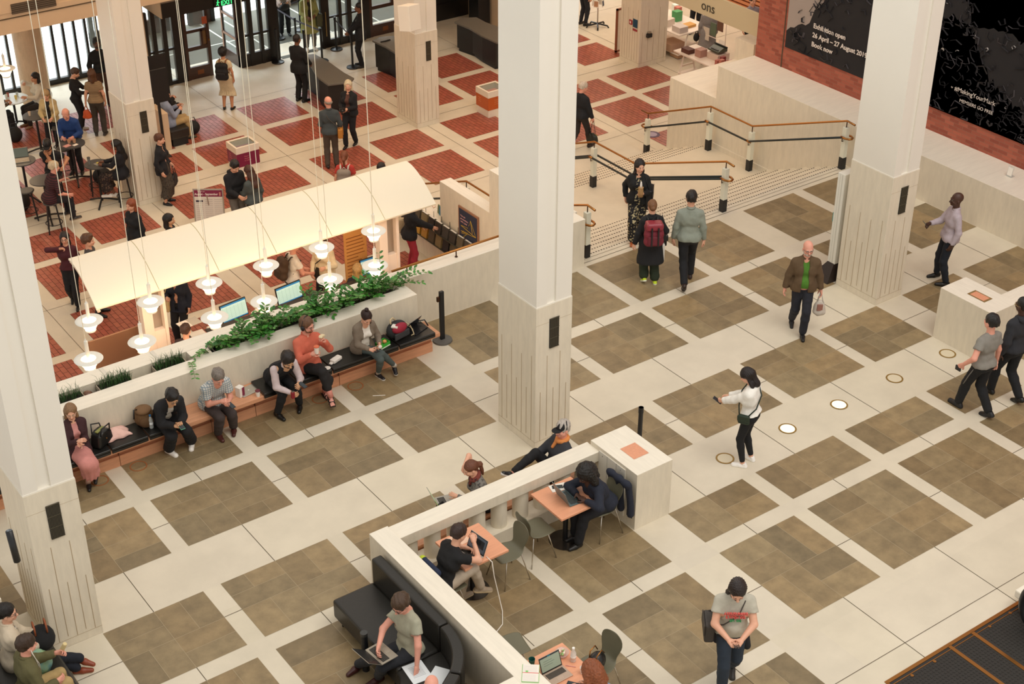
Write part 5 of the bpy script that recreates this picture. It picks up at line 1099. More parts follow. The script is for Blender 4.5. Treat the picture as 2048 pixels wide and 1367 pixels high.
# ------------------------------------------------------------------ seat at the lower left
t = thing('leather_bench', 'black leather seat at the lower left behind the left column', 'sofa', (0, 0, 0)); m = MB(); m.box(2.75, 3.62, 13.1, 14.95, .15, .44); m.build('seat', [M_SOFA], t, bevel=.03); m = MB(); m.box(2.58, 2.78, 13.1, 14.95, .15, .85); m.build('back', [M_SOFA], t, bevel=.03)
for y in (13.2, 14.85):
    m = MB(); m.cyl(3.5, y, 0, .16, .02, 8); m.build('leg', [M_BLACK], t)
m = MB(); v = PX(23, 1095, 2.77); m.tube([(2.78, v.y, v.z+.2), (2.79, v.y-.02, v.z-.16)], .035, 8); tag(m.build('bracket_rail', [M_BLACK], smooth=True), 'black rail bracket fixed on the wall left of the left column', 'wall bracket')
# ------------------------------------------------------------------ cafe in the brick hall
M_CT = mat('dark_grey_cafe_top', '#4c4c4a', .35); M_CW = mat('pale_cafe_top', '#d8dcd6', .3)
def bar_table(label, x, y, top=M_CT, r=.30, h=.98, legs=3, ph=0):
    t = thing('round_bar_table', label, 'table', (x, y, ZB), group='round cafe tables in the brick hall'); m = MB(); m.lathe([(0, h-.025), (r, h-.025), (r, h), (0, h)], 32); m.build('table_top', [top], t); m = MB(); m.cyl(0, 0, .08, h-.02, .03, 12); m.build('column', [M_BLACK], t)
    m = MB()
    for i in range(legs):
        a = ph+i*2*pi/legs; m.tube([(0, 0, .13), (.12*math.cos(a), .12*math.sin(a), .10), (.36*math.cos(a), .36*math.sin(a), .015)], .022, 6)
    m.build('star_foot', [M_BLACK], t); return t
bar_table('grey round bar table in front of the woman in the beige coat', 10.52, 34.0, ph=.6)
bar_table('round bar table in front of the bald man in the blue jumper', 10.60, 31.95, ph=.2)
bar_table('round bar table holding the open laptop near the left column', 9.33, 31.7, ph=1.0)
bar_table('round bar table between the two men seated at the left', 9.35, 30.45, ph=.3)
bar_table('round bar table where the woman in the dark dress sits', 10.62, 30.55, ph=2.0, r=.27)
bar_table('white low table of the two women by the round concrete column', 10.62, 35.9, top=M_CW, h=.74, r=.38)
def stool(label, x, y, h=.72):
    t = thing('bar_stool', label, 'stool', (x, y, ZB), group='black bar stools in the brick hall'); m = MB(); m.lathe([(0, h-.03), (.165, h-.03), (.17, h-.01), (.15, h), (0, h)], 28); m.build('seat', [mat('stool_seat', '#4b4a47', .4)], t, smooth=False)
    for i in range(4):
        a = i*pi/2+.5; m = MB(); m.tube([(.12*math.cos(a), .12*math.sin(a), h-.03), (.2*math.cos(a), .2*math.sin(a), 0)], .016, 7); m.build('leg', [M_BLACK], t)
    m = MB(); m.tube([(.178*math.cos(a), .178*math.sin(a), .22) for a in [i*2*pi/20 for i in range(20)]], .010, 6, closed=True); m.build('foot_ring', [M_BLACK], t); return t
stool('empty bar stool nearest the big left column', 9.02, 30.72); stool('bar stool under the older man in the striped jumper', 9.24, 29.85); stool('bar stool under the bald man in the blue jumper', 10.52, 31.62+.75); stool('bar stool under the woman in the dark dress', 11.04, 30.2)
stool('bar stool under the man in the black cap', 9.85, 31.15); stool('bar stool behind the woman in the beige coat', 10.9, 33.6); stool('bar stool under the man with the bag at his feet', 10.75, 31.1)
M_BRC = mat('brown_cafe_chair', '#3a322a', .5)
chair('dark cafe chair under the woman in the flowered top', 9.95, 35.65, -pi/2, M_BRC, 'dark cafe chairs in the brick hall', ZB); chair('dark cafe chair under the woman in the striped sleeves', 11.28, 35.75, pi/2+.2, M_BRC, 'dark cafe chairs in the brick hall', ZB); chair('dark cafe chair with a pink jacket, at the far left', 9.0, 32.75, -pi/2, M_BRC, 'dark cafe chairs in the brick hall', ZB)
laptop('silver laptop open on the round bar table at the far left', (9.33, 31.7, ZB+.981), -.3, .33, .23, 1.9, '#d8cdb8', '#c9beac', '#5b655c', .1)
cup('coffee glass on the bar table by the beige coat', (10.4, 34.05, ZB+.981), '#d8c2a8', None, .1, .035); cup('paper cup on the blue-jumpered man\'s table', (10.55, 31.97, ZB+.981), '#c89a78', None, .09, .04); cup('second paper cup on the blue-jumpered man\'s table', (10.66, 31.93, ZB+.981), '#c89a78', None, .09, .04)
boxes('paper_napkin', 'pink napkin on the blue-jumpered man\'s table', 'napkin', (10.45, 31.85, ZB+.981), [(-.08, .08, -.06, .06, 0, .01, 0)], [mat('napkin_pink', '#d39a92', .8)], .3, .003); boxes('white_card', 'white card on the blue-jumpered man\'s table', 'card', (10.63, 31.8, ZB+.981), [(-.06, .06, -.04, .04, 0, .006, 0)], [M_PAPER], .3, 0)
boxes('food_tray', 'open food tray with yellow wrappers on the dark-dressed woman\'s table', 'food tray', (10.68, 30.52, ZB+.981), [(-.12, .08, -.07, .07, 0, .015, 0), (.02, .07, -.03, .02, .015, .035, 1), (-.06, -.01, .0, .05, .015, .03, 1)], [mat('tray_grey', '#8f8c80', .5), mat('wrapper_yellow', '#d8c85a', .6)], .2, .003)
cup('steel flask on the dark-dressed woman\'s table', (10.48, 30.62, ZB+.981), '#77756f', '#4c4b48', .16, .035, 'flask')
for i, (dx, dy, c) in enumerate([(-.12, .1, '#e2ded2'), (.05, -.1, '#e8d27a'), (.15, .08, '#c9d2cf'), (-.05, .18, '#a85a4a')]):
    cup(['white', 'yellow', 'pale', 'red'][i]+' cup on the white low table by the round column', (10.62+dx, 35.9+dy, ZB+.741), c, None, .1, .035)
def soft_bag(name, label, loc, r, col, rz=0):
    t = thing(name, label, 'bag', loc, rz); m = MB(); m.ell((0, 0, r[2]*.95), r, 18, 12); m.build('body', [mat('bag_'+col[1:], col, .75, bump=.3, bscale=20)], t, smooth=True); m = MB(); m.tube([(-r[0]*.6, 0, r[2]*1.5), (-r[0]*.3, 0, r[2]*2.4), (r[0]*.3, 0, r[2]*2.4), (r[0]*.6, 0, r[2]*1.5)], .012, 6); m.build('strap', [M_BLACK], t, smooth=True); return t
soft_bag('rucksack', 'black rucksack on the floor beside the blue-jumpered man\'s stool', (11.05, 31.55, ZB), (.22, .18, .2), '#1a1a1c'); soft_bag('rucksack', 'dark rucksack on the chair at the far left below the laptop table', (9.0, 31.25, ZB), (.22, .2, .24), '#201c19'); soft_bag('rucksack', 'black rucksack under the woman in the flowered top', (10.25, 35.0, ZB), (.18, .15, .2), '#17181a'); soft_bag('rucksack', 'black rucksack on the floor between the seated men by the column', (14.0, 32.9, ZB), (.18, .15, .18), '#16181a')
m = MB(); m.box(13.02, 13.17, 32.35, 34.0, ZB, ZB+.95); struct(m.build('wall_seat_screen', [mat('beige_painted_plaster', '#d9bf9f')], bevel=.01))
t = thing('dark_screen', 'tall black panel standing behind the column, left of the doors', 'screen', (13.25, 34.3, ZB)); m = MB(); m.box(0, .85, 0, .06, 0, 1.65); m.build('panel', [M_BLACK], t, bevel=.006); m = MB(); m.box(.1, .75, -.15, .2, 0, .03); m.build('foot', [M_BLACK], t)
t = thing('hall_seat', 'dark upholstered seat behind the column by the doors', 'bench', (13.2, 32.4, ZB)); m = MB(); m.box(0, .5, 0, 1.6, .2, .44); m.build('seat', [M_SOFA], t, bevel=.03); m = MB(); m.box(.05, .45, .05, 1.55, 0, .2); m.build('base', [M_BLACK], t)
# ------------------------------------------------------------------ people: bodies grown as smooth implicit surfaces
def _surf(F, org, h):
    """surface nets of a scalar grid (negative inside)"""
    S = F < 0
    c = S[:-1, :-1, :-1].astype(np.int8)
    for i in (0, 1):
        for j in (0, 1):
            for k in (0, 1):
                if i+j+k: c = c+S[i:S.shape[0]-1+i, j:S.shape[1]-1+j, k:S.shape[2]-1+k]
    act = (c > 0) & (c < 8); ids = -np.ones(act.shape, np.int64); I = np.argwhere(act)
    if len(I) == 0: return np.zeros((0, 3)), np.zeros((0, 4), int)
    ids[act] = np.arange(len(I)); P = np.zeros((len(I), 3)); W = np.zeros(len(I))
    cor = [(i, j, k) for i in (0, 1) for j in (0, 1) for k in (0, 1)]
    V = {q: F[I[:, 0]+q[0], I[:, 1]+q[1], I[:, 2]+q[2]] for q in cor}
    for a in cor:
        for ax in range(3):
            if a[ax]: continue
            b = list(a); b[ax] = 1; b = tuple(b); fa, fb = V[a], V[b]; m = (fa < 0) != (fb < 0)
            t = np.where(m, fa/np.where(m, fa-fb, 1), 0); pt = np.array(a, float)[None, :].repeat(len(I), 0); pt[:, ax] += t
            P += pt*m[:, None]; W += m
    P = (I+P/W[:, None])*h+org; Q = []
    for ax in range(3):
        u, v = [(1, 2), (2, 0), (0, 1)][ax]
        sl0 = [slice(1, -1)]*3; sl0[ax] = slice(0, -1); sl1 = [slice(1, -1)]*3; sl1[ax] = slice(1, None)
        A = S[tuple(sl0)]; B = S[tuple(sl1)]
        for flip in (False, True):
            E = np.argwhere(A & ~B if not flip else ~A & B)
            if len(E) == 0: continue
            E = E+1; E[:, ax] -= 1
            def cell(du, dv):
                q = E.copy(); q[:, u] -= du; q[:, v] -= dv; return ids[q[:, 0], q[:, 1], q[:, 2]]
            q = np.stack([cell(1, 1), cell(0, 1), cell(0, 0), cell(1, 0)], 1)
            Q.append(q[:, ::-1] if flip else q)
    Q = np.concatenate(Q); return P, Q[(Q >= 0).all(1)]
class SDF:
    def __init__(s, lo, hi, h):
        s.h = h; s.o = np.array(lo, float); s.n = np.maximum(4, np.ceil((np.array(hi)-s.o)/h).astype(int)+1)
        s.F = np.full(s.n, 9.0, np.float32); s.ax = [s.o[i]+h*np.arange(s.n[i]) for i in range(3)]
    def _sl(s, lo, hi):
        a = np.clip(np.floor((lo-s.o)/s.h).astype(int), 0, s.n); b = np.clip(np.ceil((hi-s.o)/s.h).astype(int)+1, 0, s.n)
        return tuple(slice(int(p), int(q)) for p, q in zip(a, b))
    def _g(s, sl): return np.meshgrid(*[s.ax[i][sl[i]] for i in range(3)], indexing='ij', sparse=True)
    def _put(s, sl, d, k, op='u'):
        f = s.F[sl]
        if f.size == 0: return
        if op == 'u':
            if k > 0: hh = np.maximum(k-np.abs(f-d), 0)/k; s.F[sl] = np.minimum(f, d)-hh*hh*k*.25
            else: s.F[sl] = np.minimum(f, d)
        elif op == 's': s.F[sl] = np.maximum(f, -d)
    def cone(s, a, b, ra, rb, k=.02, op='u'):
        a = np.array(a, float); b = np.array(b, float); pad = max(ra, rb)+k+2*s.h
        sl = s._sl(np.minimum(a, b)-pad, np.maximum(a, b)+pad); X, Y, Z = s._g(sl); ba = b-a; L = max(ba@ba, 1e-9)
        t = np.clip(((X-a[0])*ba[0]+(Y-a[1])*ba[1]+(Z-a[2])*ba[2])/L, 0, 1)
        d = np.sqrt((X-a[0]-t*ba[0])**2+(Y-a[1]-t*ba[1])**2+(Z-a[2]-t*ba[2])**2)-(ra+t*(rb-ra)); s._put(sl, d, k, op)
    def ell(s, c, r, R=None, k=.02, op='u'):
        c = np.array(c, float); r = np.array(r, float); pad = r.max()+k+2*s.h; sl = s._sl(c-pad, c+pad); X, Y, Z = s._g(sl); x, y, z = X-c[0], Y-c[1], Z-c[2]
        if R is not None: x, y, z = R[0, 0]*x+R[1, 0]*y+R[2, 0]*z, R[0, 1]*x+R[1, 1]*y+R[2, 1]*z, R[0, 2]*x+R[1, 2]*y+R[2, 2]*z
        q = np.sqrt((x/r[0])**2+(y/r[1])**2+(z/r[2])**2); q2 = np.sqrt((x/r[0]**2)**2+(y/r[1]**2)**2+(z/r[2]**2)**2)+1e-9
        s._put(sl, q*(q-1)/q2, k, op)
    def cut(s, p, n):
        X, Y, Z = s._g((slice(None),)*3); n = np.array(n, float)/np.linalg.norm(n); s.F = np.maximum(s.F, ((X-p[0])*n[0]+(Y-p[1])*n[1]+(Z-p[2])*n[2]).astype(np.float32))
    def warp(s, fn): X, Y, Z = s._g((slice(None),)*3); s.F = (s.F+fn(X, Y, Z)).astype(np.float32)
    def mesh(s):
        s.F[0] = s.F[-1] = 9; s.F[:, 0] = s.F[:, -1] = 9; s.F[:, :, 0] = s.F[:, :, -1] = 9
        return _surf(s.F, s.o, s.h)
def np_mesh(name, parts, mats, parent=None):
    """parts: list of (verts, quads, material index array or int)"""
    vs_ = []; fs = []; ms = []; o = 0
    for v, f, m in parts:
        if len(v) == 0: continue
        vs_.append(v); fs.append(f+o); o += len(v); ms.append(np.full(len(f), m) if np.isscalar(m) else m)
    me = bpy.data.meshes.new(name)
    if vs_:
        v = np.concatenate(vs_).astype(np.float32); f = np.concatenate(fs).astype(np.int32); mi = np.concatenate(ms).astype(np.int32)
        me.vertices.add(len(v)); me.vertices.foreach_set('co', v.ravel()); me.loops.add(f.size); me.loops.foreach_set('vertex_index', f.ravel())
        me.polygons.add(len(f)); me.polygons.foreach_set('loop_start', np.arange(0, f.size, 4, dtype=np.int32)); me.polygons.foreach_set('loop_total', np.full(len(f), 4, np.int32))
        for m in mats: me.materials.append(m)
        me.polygons.foreach_set('material_index', mi); me.polygons.foreach_set('use_smooth', np.ones(len(f), bool)); me.update(calc_edges=True); me.validate()
    ob = bpy.data.objects.new(name, me); COL.objects.link(ob)
    if parent: ob.parent = parent
    return ob
A_ = np.array
def nrm(v): v = A_(v, float); return v/(np.linalg.norm(v)+1e-12)
def rotm(ax, a):
    ax = nrm(ax); K = A_([[0, -ax[2], ax[1]], [ax[2], 0, -ax[0]], [-ax[1], ax[0], 0]]); return np.eye(3)+math.sin(a)*K+(1-math.cos(a))*K@K
def ik(a, t, l1, l2, pole):
    a = A_(a, float); t = A_(t, float); d = t-a; L = np.linalg.norm(d); M_ = (l1+l2)*.995
    if L > M_: t = a+d/L*M_; d = t-a; L = M_
    x = (l1*l1-l2*l2+L*L)/(2*L); h = math.sqrt(max(l1*l1-x*x, 1e-6)); u = d/L; p = A_(pole, float); p = p-u*(p@u); p = nrm(p) if np.linalg.norm(p) > 1e-4 else nrm(np.cross(u, [1, 0, 0]))
    return a+u*x+p*h, t
# ---- head template (origin at the neck joint, +Y = face, metres for a 1.75 m person)
def _head(fem):
    s = SDF((-.12, -.15, -.10), (.12, .16, .26), .0062); w = .96 if fem else 1.0
    s.ell((0, -.012, .142), (.075*w, .096, .088), k=.0); s.ell((0, .022, .088), (.061*w, .072, .080), k=.03); s.ell((0, .045, .040), (.040*w, .043, .034), k=.03)
    s.ell((0, .072, .022), (.021, .02, .016), k=.02)
    for q in (-1, 1):
        s.ell((q*.045*w, .02, .05), (.022, .04, .03), k=.025); s.ell((q*.040, .072, .076), (.020, .015, .016), k=.02); s.ell((q*.028, .098, .104), (.017, .014, .012), k=.006, op='s')
        s.ell((q*.028, .086, .118), (.024, .012, .008), k=.014); s.ell((q*.028, .083, .100), (.0125, .0115, .0105), k=.003)
        s.ell((q*.077*w, -.006, .088), (.010, .020, .031), k=.008)
        s.ell((q*.0095, .106, .066), (.008, .009, .007), k=.008)
    s.cone((0, .088, .110), (0, .114, .070), .008, .0125, k=.012); s.ell((0, .094, .049), (.022, .010, .0055), k=.008); s.ell((0, .091, .039), (.019, .010, .006), k=.008)
    s.ell((0, .103, .0445), (.022, .006, .0018), k=.0, op='s')
    s.cone((0, -.018, -.09), (0, -.008, .06), .056*w, .054*w, k=.03)
    v, f = s.mesh(); c = v[f].mean(1); m = np.zeros(len(f), int)
    lip = (np.abs(c[:, 0]) < .021) & (c[:, 1] > .092) & (c[:, 2] > .033) & (c[:, 2] < .055); m[lip] = 1
    for q in (-1, 1):
        e = ((c[:, 0]-q*.028)/.0125)**2+((c[:, 2]-.100)/.0062)**2 < 1; m[e & (c[:, 1] > .08)] = 2
        e = ((c[:, 0]-q*.027)/.0058)**2+((c[:, 2]-.100)/.0062)**2 < 1; m[e & (c[:, 1] > .085)] = 3
        b = (np.abs(c[:, 0]-q*.031) < .017) & (np.abs(c[:, 2]-.121+.10*np.abs(np.abs(c[:, 0])-.028)) < .0032) & (c[:, 1] > .07); m[b] = 4
    return v, f, m
_HEADS = {}
def head_mesh(fem):
    if fem not in _HEADS: _HEADS[fem] = _head(fem)
    return _HEADS[fem]
# ---- hand templates (origin wrist, +Y to the fingertips, palm faces -Z, thumb on +X)
def _hand(kind):
    curl = {'relaxed': (18, 26, 20), 'flat': (4, 8, 6), 'hold': (42, 48, 30), 'fist': (62, 72, 45), 'type': (28, 40, 24), 'point': (6, 8, 4)}[kind]
    s = SDF((-.075, -.03, -.11), (.085, .205, .055), .0042)
    s.cone((0, -.02, 0), (0, .02, 0), .024, .025, k=.01)
    for x, y in ((-.028, .078), (-.010, .084), (.010, .084), (.029, .080)): s.cone((x*.6, .012, 0), (x, y, 0), .016, .0125, k=.018)
    s.ell((.020, .030, -.008), (.020, .030, .014), k=.012)
    for i, (x, y, L) in enumerate(((-.031, .078, .062), (-.011, .086, .075), (.010, .087, .082), (.030, .081, .073))):
        p = A_([x, y, 0]); a = 0; r = (.0082, .0092, .0095, .0093)[i]; sp = (x)*1.6
        c_ = curl if not (kind == 'point' and i != 3) else (62, 72, 45)
        for j, fr in enumerate((.45, .31, .24)):
            a += math.radians(c_[j]*(1+.06*(1.5-i))); d = A_([math.sin(sp)*(.5 if j == 0 else .2), math.cos(a), -math.sin(a)]); q = p+nrm(d)*L*fr; s.cone(p, q, r*(1-.06*j), r*(.93-.07*j), k=.0035); p = q
    oc = {'flat': .35, 'relaxed': .9, 'hold': 1.5, 'fist': 1.9, 'type': .9, 'point': 1.7}[kind]
    p = A_([.024, .022, -.006]); d1 = nrm([.75, .62, -.28*oc]); q = p+d1*.042; s.cone(p, q, .0145, .0105, k=.012); d2 = nrm([.35-.35*(oc-.9), .85, -.30*oc]); q2 = q+d2*.032; s.cone(q, q2, .0105, .0098, k=.004); s.cone(q2, q2+nrm(d2+A_([-.25*oc, .1, -.1]))*.024, .0095, .008, k=.004)
    return s.mesh()
_HANDS = {}
def hand_mesh(kind, left):
    k = (kind, left)
    if k not in _HANDS:
        v, f = _hand(kind) if (kind, not left) not in _HANDS else (_HANDS[(kind, not left)][0]*A_([-1, 1, 1]), _HANDS[(kind, not left)][1][:, ::-1])
        if left and (kind, False) not in _HANDS: _HANDS[(kind, False)] = (v, f); v, f = v*A_([-1, 1, 1]), f[:, ::-1]
        _HANDS[k] = (v, f)
    return _HANDS[k]
# ---- shoe templates (origin ankle-under point on the sole plane, +Y = toe)
def _shoe(kind):
    s = SDF((-.065, -.10, -.01), (.065, .22, .17), .0062); top = .11 if kind == 'boot' else .075
    s.cone((0, -.045, .036), (0, .05, .034), .036, .040, k=.02); s.cone((0, .05, .032), (.004, .155, .026), .042, .030, k=.02); s.cone((0, -.04, .05), (0, -.03, top), .034, .038, k=.02)
    if kind == 'sneaker': s.cone((0, -.05, .02), (0, .15, .018), .041, .040, k=.01)
    s.cut((0, 0, .0), (0, 0, -1)); s.cut((0, -.02, top+.012), (0, -.12, 1)); v, f = s.mesh(); c = v[f].mean(1); m = (c[:, 2] < (.030 if kind == 'sneaker' else .014)).astype(int); return v, f, m
_SHOES = {}
def shoe_mesh(kind):
    if kind not in _SHOES: _SHOES[kind] = _shoe(kind)
    return _SHOES[kind]
SKIN = {'fair': '#e0a98c', 'pink': '#e2a08a', 'tan': '#c98f6a', 'brown': '#7a4f37', 'dark': '#4a2f23', 'olive': '#d3a27c'}
def cloth(c, rough=.85, pattern=None, c2=None, sc=10.0):
    key = 'cloth_%s_%s_%s_%s' % (c, pattern, c2, rough)
    if key in MC: return MC[key]
    m = mat(key, c, rough, var=.10, scale=14, bump=.35, bscale=9)
    if pattern:
        N = m.node_tree.nodes; L = m.node_tree.links; b = N['Principled BSDF']; tc = N.new('ShaderNodeTexCoord'); mx = N.new('ShaderNodeMix'); mx.data_type = 'RGBA'
        mx.inputs[6].default_value = hexc(c); mx.inputs[7].default_value = hexc(c2)
        if pattern in ('stripe', 'check'):
            wv = N.new('ShaderNodeTexWave'); wv.bands_direction = 'Z'; wv.inputs['Scale'].default_value = sc; L.new(tc.outputs['Object'], wv.inputs[0]); rp = N.new('ShaderNodeValToRGB'); rp.color_ramp.interpolation = 'CONSTANT'; rp.color_ramp.elements[1].position = .55 if pattern == 'stripe' else .8; L.new(wv.outputs['Fac'], rp.inputs[0]); fac = rp.outputs[0]
            if pattern == 'check':
                w2 = N.new('ShaderNodeTexWave'); w2.bands_direction = 'X'; w2.inputs['Scale'].default_value = sc; L.new(tc.outputs['Object'], w2.inputs[0]); r2 = N.new('ShaderNodeValToRGB'); r2.color_ramp.interpolation = 'CONSTANT'; r2.color_ramp.elements[1].position = .8; L.new(w2.outputs['Fac'], r2.inputs[0]); mm = N.new('ShaderNodeMath'); mm.operation = 'MAXIMUM'; L.new(rp.outputs[0], mm.inputs[0]); L.new(r2.outputs[0], mm.inputs[1]); fac = mm.outputs[0]
        else:
            vo = N.new('ShaderNodeTexVoronoi' if pattern == 'floral' else 'ShaderNodeTexNoise'); vo.inputs['Scale'].default_value = sc; L.new(tc.outputs['Object'], vo.inputs['Vector']); rp = N.new('ShaderNodeValToRGB'); rp.color_ramp.interpolation = 'CONSTANT'; rp.color_ramp.elements[1].position = .56 if pattern == 'fleck' else .28
            L.new(vo.outputs[0], rp.inputs[0]); fac = rp.outputs[0]
            if pattern == 'floral': mx.inputs[6].default_value, mx.inputs[7].default_value = hexc(c2), hexc(c)
        L.new(fac, mx.inputs[0]); L.new(mx.outputs[2], b.inputs['Base Color'])
    return m
def hairmat(c): return mat('hair_'+c[1:], c, .42, var=.35, scale=26, stretch=(3, 3, .5), bump=.5, bscale=40)
def hair_parts(style, fem):
    """implicit hair in head space"""
    h = .0075; lo = {'long': -.30, 'pony': -.16, 'bob': -.08, 'longish': -.13}.get(style, -.05)
    s = SDF((-.20, -.24, lo-.03), (.20, .17, .33), h); w = .96 if fem else 1
    if style in ('short', 'crop', 'tousled', 'quiff'):
        g = {'short': .014, 'crop': .004, 'tousled': .023, 'quiff': .020}[style]
        s.ell((0, -.016, .150), (.078*w+g, .098+g, .088+g), k=0); s.ell((0, -.055, .085), (.066+g*.6, .055+g*.6, .065), k=.02)
        s.ell((0, .105, .082), (.082, .070, .088), op='s'); s.cut((0, 0, .045), (0, -.35, -1))
        for q in (-1, 1): s.ell((q*.085, .025, .066), (.035, .036, .05), op='s')
        if style == 'quiff': s.ell((0, .05, .225), (.055, .05, .026), k=.03)
    elif style in ('bald_ring',):
        s.ell((0, -.016, .108), (.079*w+.006, .100+.004, .052), k=0); s.ell((0, .07, .12), (.11, .075, .12), op='s'); s.ell((0, -.01, .18), (.074, .09, .06), op='s'); s.cut((0, 0, .05), (0, -.3, -1))
    elif style in ('bob', 'long', 'longish'):
        s.ell((0, -.016, .150), (.091, .110, .098), k=0); z = {'bob': -.02, 'longish': -.07, 'long': -.24}[style]
        for q in (-1, 1): s.cone((q*.064, -.028, .12), (q*.078, -.034, max(z, -.06)), .032, .030, k=.03)
        s.cone((0, -.07, .12), (0, -.085, z), .068, .050 if style != 'long' else .06, k=.04)
        if style == 'long':
            for q in (-1, 1): s.cone((q*.055, -.06, .05), (q*.06, -.07, z), .045, .036, k=.03)
        s.ell((0, .108, .080), (.069, .088, .094), op='s'); s.ell((0, .055, -.03), (.064, .09, .08), op='s'); s.cone((0, .03, .256), (0, -.06, .262), .012, .012, k=0, op='s')
    elif style in ('bun', 'pony'):
        s.ell((0, -.016, .150), (.084, .104, .094), k=0); s.ell((0, -.06, .09), (.065, .052, .06), k=.02); s.ell((0, .105, .082), (.082, .070, .088), op='s')
        for q in (-1, 1): s.ell((q*.085, .03, .066), (.035, .04, .05), op='s')
        if style == 'bun': s.ell((0, -.125, .10), (.038, .033, .035), k=.012)
        else: s.cone((0, -.10, .13), (0, -.145, .08), .03, .036, k=.02); s.cone((0, -.145, .08), (0, -.12, -.11), .036, .016, k=.02)
    elif style == 'topbun':
        s.ell((0, -.016, .150), (.084, .104, .094), k=0); s.ell((0, .105, .082), (.082, .070, .088), op='s'); s.ell((0, -.05, .255), (.034, .034, .03), k=.012); s.cone((-.07, .0, .12), (-.085, .03, -.06), .026, .012, k=.02); s.cone((0, -.08, .12), (-.03, -.09, -.05), .05, .03, k=.03)
    elif style in ('curly', 'afro'):
        R = .05 if style == 'curly' else .045
        s.ell((0, -.02, .150), (.082+R*.8, .105+R*.7, .09+R), k=0)
        if style == 'curly':
            for q in (-1, 1): s.cone((q*.085, -.03, .12), (q*.105, -.03, -.02), .055, .06, k=.04)
            s.cone((0, -.10, .12), (0, -.11, -.04), .09, .08, k=.04)
        s.ell((0, .115, .07), (.066, .085, .085), op='s'); s.ell((0, .05, -.02), (.055, .09, .07), op='s')
        s.warp(lambda X, Y, Z: .009*np.sin(75*X+3*np.sin(40*Z))*np.sin(70*Y+2*np.sin(45*X))*np.sin(72*Z))
    if style in ('tousled', 'quiff', 'short'): s.warp(lambda X, Y, Z: .006*np.sin(60*X+3*np.sin(25*Y))*np.sin(45*Y+2*np.sin(30*X)+20*Z))
    elif style not in ('crop', 'curly', 'afro'): s.warp(lambda X, Y, Z: .0034*np.sin(64*np.arctan2(X, -Y+.02)/2.0+14*Z)+.004*np.sin(38*Z+9*X))
    return s.mesh()
_HAIR = {}
